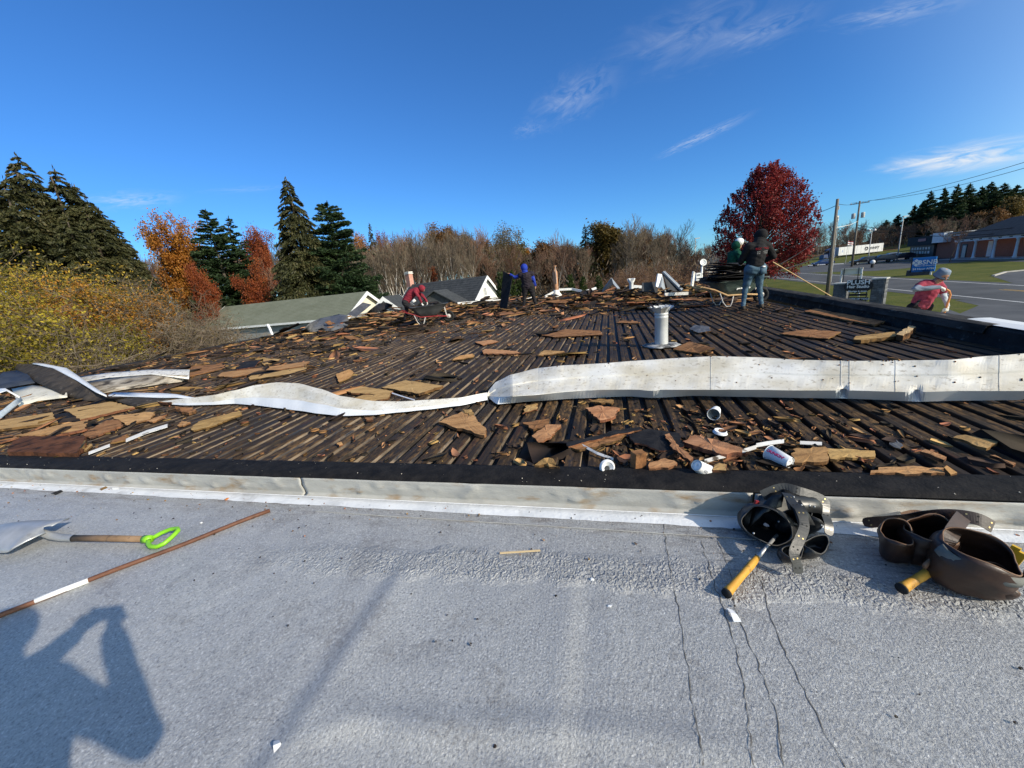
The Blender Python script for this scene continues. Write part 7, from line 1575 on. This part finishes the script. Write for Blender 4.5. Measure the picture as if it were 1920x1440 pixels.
for k in range(8): f = (k+.6)/8.5; b = MB(); b.tube([(-.22, .35*f, top_z+(zb-top_z)*f), (.22, .35*f, top_z+(zb-top_z)*f)], .016, 6); b.build('rung', M_palemetal, lt)
# 6: whoever takes the picture: out of frame, but the shadow on the white roof is theirs
loc = V3(-.02, -.02, ZL); hd = V3(-.02, -.40, 1.56); fc = V3(0, .9, -.4)
caps = legs((-.10, -.44, .82), (-.13, -.40, .44), (-.16, -.44, .08), (.10, -.46, .82), (.14, -.42, .44), (.18, -.47, .08), (0, 1, 0), 1, 3, .11)
caps += [((-.09, -.45, .88), (.09, -.45, .88), .14, .14, 1), ((0, -.45, .95), (0, -.43, 1.22), .16, .17, 0), ((-.17, -.42, 1.34), (.17, -.42, 1.34), .09, .09, 0), ((0, -.41, 1.38), (-.01, -.40, 1.46), .07, .065, 4)]
caps += [((.21, -.42, 1.33), (.37, -.34, 1.12), .07, .058, 0), ((.37, -.34, 1.12), (.10, -.10, 1.27), .055, .042, 0), ((-.21, -.42, 1.33), (-.37, -.34, 1.12), .07, .058, 0), ((-.37, -.34, 1.12), (-.10, -.10, 1.27), .055, .042, 0)]
caps += hand_caps((.10, -.10, 1.27), (-.3, .5, .5), (-1, 0, 0), 4, .6, .95) + hand_caps((-.10, -.10, 1.27), (.3, .5, .5), (1, 0, 0), 4, .6, .95, -1) + face_caps(hd, fc, 4)
person('person holding up a phone, standing on the white roof where the picture is taken from', loc, caps, [M_hoodie, M_trous, M_glove, M_boot, M_skin], kids=[('hat', hood_mesh(hd+V3(0, 0, .02), (.12, .12, .13), fc, .9), M_hatblue), ('eyes', eyes(hd, fc), M_eye)])
b = MB(); b.box((0, -.045, H+.0), (.155, .009, .075)); tag(bevel(b.build('phone', M_rubber), .003), 'dark phone held up by the person taking the picture', 'phone')

# ------------------------------------------------------------------ scraps of old roof board
def slab(label, px, m, z=.012, th=.016, tilt=0.0, name='board_scrap', jag=.012, seed=0, cat='board scrap', group=None, lift=None):
    """a piece whose outline is given by photo pixels of its corners; lift = heights of the corners"""
    r = random.Random(seed or int(px[0][0]*7+px[0][1])); P3 = [at(x, y, z+th+(lift[i] if lift else 0)) for i, (x, y) in enumerate(px)]; out = []
    for i, p in enumerate(P3):
        q = P3[(i+1) % len(P3)]; L = (q-p).length; n = max(1, int(L/.028)); n = min(n, 11)
        for k in range(n):
            f = k/n; v = p.lerp(q, f)
            if k: d = (q-p).normalized(); v = v+Vector((-d.y, d.x, 0))*r.uniform(-jag, jag)+Vector((0, 0, r.uniform(-.002, .002)))
            out.append(v)
    c = sum(out, Vector())/len(out); b = MB(); n = len(out); inner = [c+(v-c)*.55+Vector((0, 0, r.uniform(-.001, .003))) for v in out]
    vs = out+inner+[c+Vector((0, 0, .002))]+[v-Vector((0, 0, th)) for v in out]
    fs = [(i, (i+1) % n, n+(i+1) % n, n+i) for i in range(n)]+[(n+i, n+(i+1) % n, 2*n) for i in range(n)]+[((i+1) % n, i, 2*n+1+i, 2*n+1+(i+1) % n) for i in range(n)]+[tuple(2*n+1+i for i in range(n-1, -1, -1))]
    b.add(vs, fs); b.m = [0]*(2*n)+[1]*n+[1]
    o = b.build(name, [m, M_board_dark]); oc = Vector((c.x, c.y, 0)); o.data.transform(Matrix.Translation(-oc)); o.location = oc; return tag(o, label, cat, group)
M_tan = mat('tan_fibreboard', (.36, .215, .085), (.52, .33, .14), rough=.9, scale=4, stretch=(1, 3, 1), bump=.35, bscale=60, c3=(.15, .08, .035), s3=9, lo3=.60, hi3=.70)
M_orangeb = mat('fresh_orange_board', (.46, .235, .085), (.58, .32, .13), rough=.9, scale=6, bump=.35, bscale=60, c3=(.2, .09, .03), s3=14, lo3=.6, hi3=.7)
M_brownb = mat('weathered_brown_board', (.21, .095, .040), (.36, .18, .080), rough=.92, scale=5, stretch=(1, 2, 1), bump=.5, bscale=50, c3=(.05, .028, .016), s3=8, lo3=.53, hi3=.66)
B = slab
B('large tan board lying flat above the dip of the white flashing', [(715, 726), (760, 712.5), (831, 723), (785, 738)], M_tan, th=.03)
B('split tan board beside the large one, streaked dark', [(648, 732), (673, 724), (737, 733), (730, 739), (662, 737)], M_tan, th=.022)
B('tan board half hidden behind the white flashing', [(662, 747), (682, 740), (731, 739), (728, 747), (693, 753)], M_tan, th=.02)
B('orange-tan scrap with a rounded end on the ribs left of centre', [(629, 702), (655, 692), (664, 698), (657, 707), (636, 716)], M_orangeb)
B('triangular brown board below the end of the twisted flashing', [(822, 791), (865, 772), (883, 775), (912, 805), (908, 816)], M_board, th=.026)
B('small ragged scrap on top of the triangular board', [(867, 768), (882, 767), (888, 777), (880, 779)], M_board, z=.035, th=.008)
B('bright orange leaf-shaped scrap above the middle of the deck', [(847, 675), (860, 667), (887, 663), (887, 669), (860, 674)], M_orangeb)
B('long brown splinter of board pointing right, upper middle of the deck', [(904, 658), (910, 654), (967, 658), (977, 662), (953, 663), (907, 663)], M_board, th=.02)
B('pointed brown splinter right of the long one', [(1008, 666), (1020, 657), (1057, 658), (1057, 660), (1027, 665)], M_board, th=.018)
B('small brown scrap just below the dip of the flashing', [(682, 782), (698, 781), (700, 787), (687, 788)], M_brownb)
B('tiny orange chip on a rib near the black kerb', [(632, 830), (640, 828), (643, 833), (636, 836)], M_orangeb, th=.01)
B('very long brown board lying behind the hump of the flashing', [(407, 705), (417, 698), (500, 688), (580, 677), (573, 685), (433, 707)], M_board, th=.02)
B('second long brown board just in front of the very long one', [(465, 708), (473, 703), (577, 687), (573, 695), (517, 705), (468, 712)], M_tan, th=.018)
B('black felt piece curled beside the tan square scrap', [(443, 687), (457, 678), (488, 675), (477, 688), (443, 693)], M_felt, th=.02, lift=[0, .05, .05, .02, 0])
B('tan square scrap standing beside the black felt piece', [(492, 682), (495, 672), (525, 673), (517, 680), (495, 684)], M_tan, lift=[0, .03, .03, 0, 0])
B('orange-brown board below the left end of the twisted flashing', [(357, 803), (372, 790), (450, 770), (453, 777), (400, 798), (363, 807)], M_board, th=.016)
B('ragged orange scrap left of that orange-brown board', [(332, 798), (340, 788), (357, 792), (343, 798)], M_board)
B('brown board lying beyond the white trough', [(357, 687), (417, 682), (420, 690), (380, 700), (355, 705)], M_brownb)
B('tan plank under the turned black end of the flashing', [(120, 768), (205, 753), (252, 763), (150, 787)], M_tan, th=.03)
B('tan plank cut by the left edge of the view', [(-30, 793), (98, 773), (108, 792), (-30, 808)], M_tan, th=.03)
B('black felt sheet between the two tan planks', [(96, 776), (118, 766), (150, 786), (108, 794)], M_felt, th=.012)
B('torn brown board with a notch right of the tan planks', [(208, 780), (282, 772), (290, 776), (280, 786), (238, 797)], M_board)
B('orange tongue of board beside the notched one', [(273, 790), (300, 780), (310, 782), (286, 791)], M_board)
B('long torn orange-brown board near the left edge', [(30, 817), (117, 795), (165, 787), (157, 807), (133, 810), (70, 817)], M_board, th=.02)
B('brown board with a pale face left of the metal strips', [(155, 813), (200, 788), (223, 787), (230, 798), (168, 821)], M_brownb, th=.02)
B('dark charred board against the black kerb at the left', [(13, 847), (23, 828), (43, 818), (157, 817), (160, 832), (143, 850)], M_board_dark, th=.045)
B('brown scrap between the pale metal strips', [(207, 830), (213, 825), (240, 813), (237, 825)], M_brownb)
B('small tan chip at the corner of the charred board', [(157, 845), (167, 832), (173, 833), (163, 843)], M_tan)
B('brown strip of board at the far left, above the charred one', [(-30, 822), (20, 815), (35, 820), (-30, 838)], M_brownb)
B('thick brown board beside the cup lid, tilted towards the viewer', [(1280, 827), (1303, 815), (1363, 830), (1392, 840), (1392, 848), (1352, 851)], M_board, th=.03, lift=[.0, .03, .04, .03, .01, .0])
B('ragged brown scrap lying on the deck left of the rusty strip', [(1217, 878), (1218, 867), (1247, 859), (1270, 868), (1253, 877)], M_board, z=.02)
B('pale crumbling scrap right of the tipped cup', [(1336, 881), (1348, 868), (1363, 871), (1362, 882)], M_tan, z=.02)
B('brown board under the cup with red lettering', [(1487, 842), (1547, 837), (1555, 857), (1550, 865), (1490, 867)], M_board, th=.02)
B('ragged brown strip continuing right of the board under the cup', [(1547, 840), (1600, 842), (1640, 845), (1640, 856), (1557, 860)], M_board)
B('small orange slab on a rib at the right', [(1725, 846), (1735, 842), (1775, 857), (1770, 862)], M_board, th=.02)
B('long pale edged board lying along the black kerb at the right', [(1632, 887), (1647, 876), (1700, 874), (1770, 877), (1772, 887)], M_board, th=.02)
B('folded scrap standing at the end of the long board by the kerb', [(1770, 876), (1776, 873), (1795, 886), (1783, 890)], M_board, lift=[.03, .03, 0, 0])
B('tan oval scrap propped on the ribs at the right', [(1787, 820), (1810, 815), (1872, 828), (1850, 840)], M_tan, lift=[.02, .03, .03, .02])
B('brown crumbled strip right of the tan oval scrap', [(1856, 853), (1866, 853), (1905, 868), (1900, 872)], M_board)
B('long brown board lying near the parapet', [(1600, 636), (1605, 630), (1677, 622), (1682, 630), (1615, 638)], M_board, th=.04)
B('squared beam end lying against the parapet', [(1681, 627), (1707, 610), (1718, 613), (1694, 630)], M_wood_pale, th=.07)
B('flat brown board lying in front of the long one near the parapet', [(1462, 625), (1512, 617), (1577, 622), (1553, 635), (1507, 631)], M_brownb)
B('broad strip of old brown board along the parapet', [(1508, 583), (1530, 578), (1557, 584), (1660, 602), (1640, 609), (1560, 594)], M_brownb, th=.025)
B('brown scrap below the flashing, left one of a pair with holes', [(980, 792), (1030, 785), (1028, 800), (1000, 805)], M_brownb)
B('pointed brown scrap, right one of the pair with holes', [(997, 817), (1027, 795), (1052, 796), (1032, 820), (1010, 830)], M_board, z=.02)
B('large ragged brown scrap just below the long flashing', [(1097, 765), (1122, 760), (1162, 765), (1150, 782), (1125, 788)], M_board, th=.022)
B('flat brown scrap touching the lower edge of the long flashing', [(1105, 752), (1122, 747.5), (1150, 749.5), (1147, 757)], M_board)
B('tan crumb of board left of the ragged brown scrap', [(980, 775), (987, 760), (1007, 756), (1007, 767)], M_tan, th=.01)
B('brown semicircular scrap against the kerb', [(1002, 872), (1020, 859), (1037, 860), (1050, 876)], M_board, z=.02, lift=[0, .05, .05, 0])
B('broad brown board under the black felt strip', [(1065, 838), (1112, 817), (1175, 812), (1162, 825), (1087, 843)], M_brownb)
B('black felt strip lying across the ribs near the cups', [(1062, 830), (1100, 821), (1150, 808), (1200, 800), (1203, 805), (1150, 816), (1066, 837)], M_felt, z=.03, th=.012)
B('black torn felt patch among the scrap left of the thick board', [(1180, 815), (1215, 804), (1275, 812), (1282, 838), (1245, 845), (1190, 830)], M_felt, z=.02, th=.012)
B('curved brown rim of board beside the torn felt patch', [(1246, 815), (1255, 812), (1272, 838), (1300, 858), (1294, 864), (1262, 842)], M_board, z=.035)
b = MB(); c_ = at(1197, 878, .0); b.box((0, 0, .055), (.075, .06, .11), (.0, .05, .25)); o = b.build('timber_block', M_brownb, None, loc=c_); tag(bevel(o, .004), 'small upright brown timber block against the black kerb', 'timber block')
B('thin brown sheet leaning at the base of the galvanised vent', [(1262, 655), (1292, 640), (1340, 652), (1312, 662)], M_brownb, lift=[.0, .05, .06, .0])
B('crumpled dark plastic on the deck right of the vent', [(1292, 616), (1302, 609), (1330, 612), (1333, 620), (1310, 624)], M_greymem, lift=[.02, .06, .05, .02, .0], name='membrane_scrap', cat='membrane')
B('thick tan board at the feet of the bent worker', [(690, 602), (702, 592), (757, 588), (755, 597)], M_tan, th=.08)
B('orange board tipped up beside the dark upright board', [(948, 578), (952, 571), (970, 582), (968, 585)], M_orangeb, th=.05)
B('black felt sheet draped behind the tipped orange board', [(953, 571), (968, 566), (980, 577), (970, 582)], M_felt, th=.05)
B('wide brown sheet in front of the dark upright board', [(926, 586), (945, 580), (972, 582), (985, 585), (930, 592)], M_board)
B('brown sheet pile corner right of the white shoes', [(1004, 563), (1028, 556), (1040, 556), (1032, 566)], M_board, th=.10)
B('blue-grey flat shingle piece at the right of the deck', [(1668, 828), (1680, 824), (1694, 836), (1690, 842), (1676, 838)], M_greymem, th=.008, name='membrane_scrap', cat='membrane')
B('wide brown board lying across the ribs in the upper middle', [(1015, 628), (1060, 617), (1125, 620), (1130, 627), (1040, 632)], M_brownb)
B('brown sliver lying across the ribs left of the vent', [(1155, 605), (1165, 601), (1195, 602), (1197, 606)], M_brownb)
B('chunk of brown board right of the bent worker, first of a row', [(890, 641), (920, 637), (935, 640), (905, 647)], M_board)

# loose scraps everywhere else: the 230 largest one by one, the crumbs as one mass
def density(lat, al):
    far = math.exp(-((al-17.5)/4.5)**2)*1.3+.75*max(0, min(1, (al-20)/1.5)); left = max(0, min(1, (-lat-2.5)/6))*.85; near = .25*math.exp(-((al-3.2)/.8)**2)
    return .12+far+left+near
SCR = {}
def scrap_mesh(kind, k):
    key = (kind, k)
    if key in SCR: return SCR[key]
    r = random.Random(kind*50+k); n = r.randint(11, 15); L, w_ = (1.0, r.uniform(.16, .5)); ph = r.uniform(0, 6); out = []
    for i in range(n): a = 2*math.pi*i/n; rr = r.uniform(.55, 1.0)*(1 if i % 3 else .85); out.append(Vector((math.cos(a)*rr*.5*L, math.sin(a)*rr*.5*w_+.04*math.sin(math.cos(a)*3+ph), 0)))
    th = r.uniform(.022, .045); warp = r.uniform(-.06, .10); out = [v+Vector((0, 0, th+warp*v.x*v.x*4*.25+r.uniform(-.006, .006))) for v in out]; b = MB()
    c = Vector((0, 0, th)); vs = out+[c]+[v-Vector((0, 0, th*.9)) for v in out]; fs = [(i, (i+1) % n, n) for i in range(n)]+[((i+1) % n, i, n+1+i, n+1+(i+1) % n) for i in range(n)]+[tuple(n+1+i for i in range(n-1, -1, -1))]
    b.add(vs, fs); b.m = [0]*n+[1]*(n+1); m = (M_board, M_brownb, M_felt, M_tan, M_board_dark)[kind]; SCR[key] = b.mesh('board_scrap', [m, M_board_dark if kind != 2 else M_felt]); return SCR[key]
def scatter():
    r = random.Random(31); n = 0; names = {0: 'brown', 1: 'weathered brown', 2: 'black', 3: 'tan', 4: 'dark brown'}; tries = 0
    while n < 226 and tries < 20000:
        tries += 1; al = AL0+.3+(AL1-AL0-.6)*r.random(); lat = LA0+.3+(LA1-LA0-.5)*r.random()
        if r.random() > density(lat, al)/1.6: continue
        if al < 5 and r.random() < .75: continue
        d = math.hypot(lat, al); size = r.uniform(.10, .34)*(1+d*.06) if al < 12.5 else r.choice((r.uniform(.35, .8), r.uniform(.6, 1.5))); kind = r.choices([0, 1, 2, 3, 4], [30, 30, 12, 6, 22])[0]; far = al > 12.5
        o = mobj('board_scrap', scrap_mesh(kind, r.randint(0, 6)), None); p = RF(lat, al, .004+(r.random()**1.7*.26 if far else r.random()*.015)); o.location = p
        o.scale = (size, size*r.uniform(.6, 1.1), .85 if size < .5 else .9); o.rotation_euler = (r.gauss(0, .05 if not far else .14), r.gauss(0, .05 if not far else .14), -RA+r.gauss(.25, .75))
        zone = 'far end' if al > 12.5 else ('left side' if lat < -3 else 'middle'); tag(o, '%s scrap of torn board on the %s of the deck' % (names[kind], zone), 'board scrap', '%s board scraps on the %s of the deck' % (names[kind], zone)); n += 1
scatter()
def crumbs(name, N, m, seed, smin, smax, thick=.25, pile=0.0, zone=None):
    rs = np.random.RandomState(seed); lat = []; al = []
    while len(lat) < N:
        a = AL0+.06+(AL1-AL0-.3)*rs.rand()**1.55; l = LA0+.2+(LA1-LA0-.3)*rs.rand()
        if zone is not None:
            if rs.rand() > zone(l, a): continue
        elif rs.rand() > min(1, .25+density(l, a)*.62): continue
        lat.append(l); al.append(a)
    lat = np.array(lat); al = np.array(al); s = (smin+(smax-smin)*rs.rand(N)**2.2)*(1+al*.05); gro = ((lat-LA0-.08)/PITCHR+.5) % 1; ing = np.abs(gro-.5)*PITCHR > .050
    z = np.where(ing & (s < .035), -.036, .001)+rs.rand(N)**3*pile*np.clip((al-10)/6, 0, 1); ang = rs.normal(math.pi/2, .9, N); el = rs.uniform(.14, .55, N); th = s*thick*rs.uniform(.4, 1.2, N)+.003; k = 6
    px = RL.x*lat+RD.x*al; py = RL.y*lat+RD.y*al; ang = ang-RA; V = []; tx = rs.normal(0, .12, N); ty = rs.normal(0, .12, N)
    for top in (1, 0):
        for j in range(k):
            a = 2*math.pi*j/k; rr = (rs.uniform(.45, 1.25, N) if top else rs.uniform(.7, 1.1, N))*s*.5; u, v = np.cos(a)*rr, np.sin(a)*rr*el; x, y = u*np.cos(ang)-v*np.sin(ang), u*np.sin(ang)+v*np.cos(ang); V.append(np.stack([px+x, py+y, z+th*top+x*tx+y*ty], 1))
    V = np.stack(V, 1).reshape(-1, 3); base = np.arange(N)[:, None]*2*k; Q = []
    for j in range(k): Q.append(np.concatenate([base+j, base+(j+1) % k, base+k+(j+1) % k, base+k+j], 1))
    Q.append(np.concatenate([base+0, base+1, base+2, base+3], 1)); Q.append(np.concatenate([base+0, base+3, base+4, base+5], 1)); Q = np.concatenate(Q, 0)
    return tag(mobj(name, np_mesh(name, V, Q, m)), kind='stuff')
I_brown = mat('brown_crumbs', (.20, .095, .040), (.40, .225, .105), rough=.95, scale=1.2, island=.45); I_dark = mat('dark_crumbs', (.018, .015, .013), (.060, .042, .030), rough=.9, scale=1.2, island=.4); I_pale = mat('pale_crumbs', (.50, .44, .35), (.66, .62, .55), rough=.9, scale=2, island=.25)
crumbs('board_crumbs', 5600, I_brown, 1, .012, .11, .16, .10); crumbs('tar_crumbs', 3000, I_dark, 2, .015, .16, .14, .10); crumbs('pale_crumbs', 420, I_pale, 3, .008, .030)
crumbs('board_crumbs', 1150, I_brown, 4, .10, .62, .06, .24, lambda l, a: max(0, math.exp(-((a-16.5)/3.6)**2))+(.25 if l < -5 else .02))
crumbs('tar_crumbs', 1300, I_dark, 5, .12, .70, .06, .26, lambda l, a: max(0, math.exp(-((a-17)/3.8)**2))+(.30 if l < -5 else .02))
crumbs('board_crumbs', 150, I_brown, 8, .03, .15, .12, 0, lambda l, a: max(0, math.exp(-((a-2.7)/.45)**2-((l-.6)/.9)**2)))
crumbs('tar_crumbs', 90, I_dark, 9, .04, .17, .12, 0, lambda l, a: max(0, math.exp(-((a-2.7)/.45)**2-((l-.6)/.9)**2)))
crumbs('board_crumbs', 420, I_brown, 6, .008, .05, .18, 0, lambda l, a: max(0, math.exp(-((a-2.75)/.4)**2-((l-.75)/.55)**2)))
crumbs('tar_crumbs', 200, I_dark, 7, .012, .07, .18, 0, lambda l, a: max(0, math.exp(-((a-2.75)/.4)**2-((l-.75)/.55)**2)))
# tar flecks and crumbs on the kerb and the white roof
def flecks(name, N, m, seed, l0, l1, a0, a1, smin, smax, z, pw=1.0):
    rs = np.random.RandomState(seed); lat = l0+(l1-l0)*rs.rand(N); al = a1-(a1-a0)*rs.rand(N)**pw; s = smin+(smax-smin)*rs.rand(N)**3; V = []; k = 5; px = RL.x*lat+RD.x*al; py = RL.y*lat+RD.y*al
    for top in (1, 0):
        for j in range(k): a = 2*math.pi*j/k; rr = rs.uniform(.5, 1.1, N)*s*.5; V.append(np.stack([px+np.cos(a)*rr, py+np.sin(a)*rr, z+s*.35*top+0*px], 1))
    V = np.stack(V, 1).reshape(-1, 3); base = np.arange(N)[:, None]*2*k; Q = [np.concatenate([base+j, base+(j+1) % k, base+k+(j+1) % k, base+k+j], 1) for j in range(k)]+[np.concatenate([base, base+1, base+2, base+3], 1), np.concatenate([base, base+3, base+4, base+4], 1)][:1]
    return tag(mobj(name, np_mesh(name, V, np.concatenate(Q, 0), m)), kind='stuff')
flecks('tar_flecks', 520, I_dark, 1, -7, 2.5, .7, 1.93, .003, .013, ZL+.006, 2.2); flecks('board_flecks', 260, I_brown, 2, -7, 2.3, 1.5, 1.92, .003, .016, ZL+.007, 2.0); flecks('pale_flecks', 90, I_pale, 3, -6, 2.4, 1.99, 2.2, .003, .010, .022)
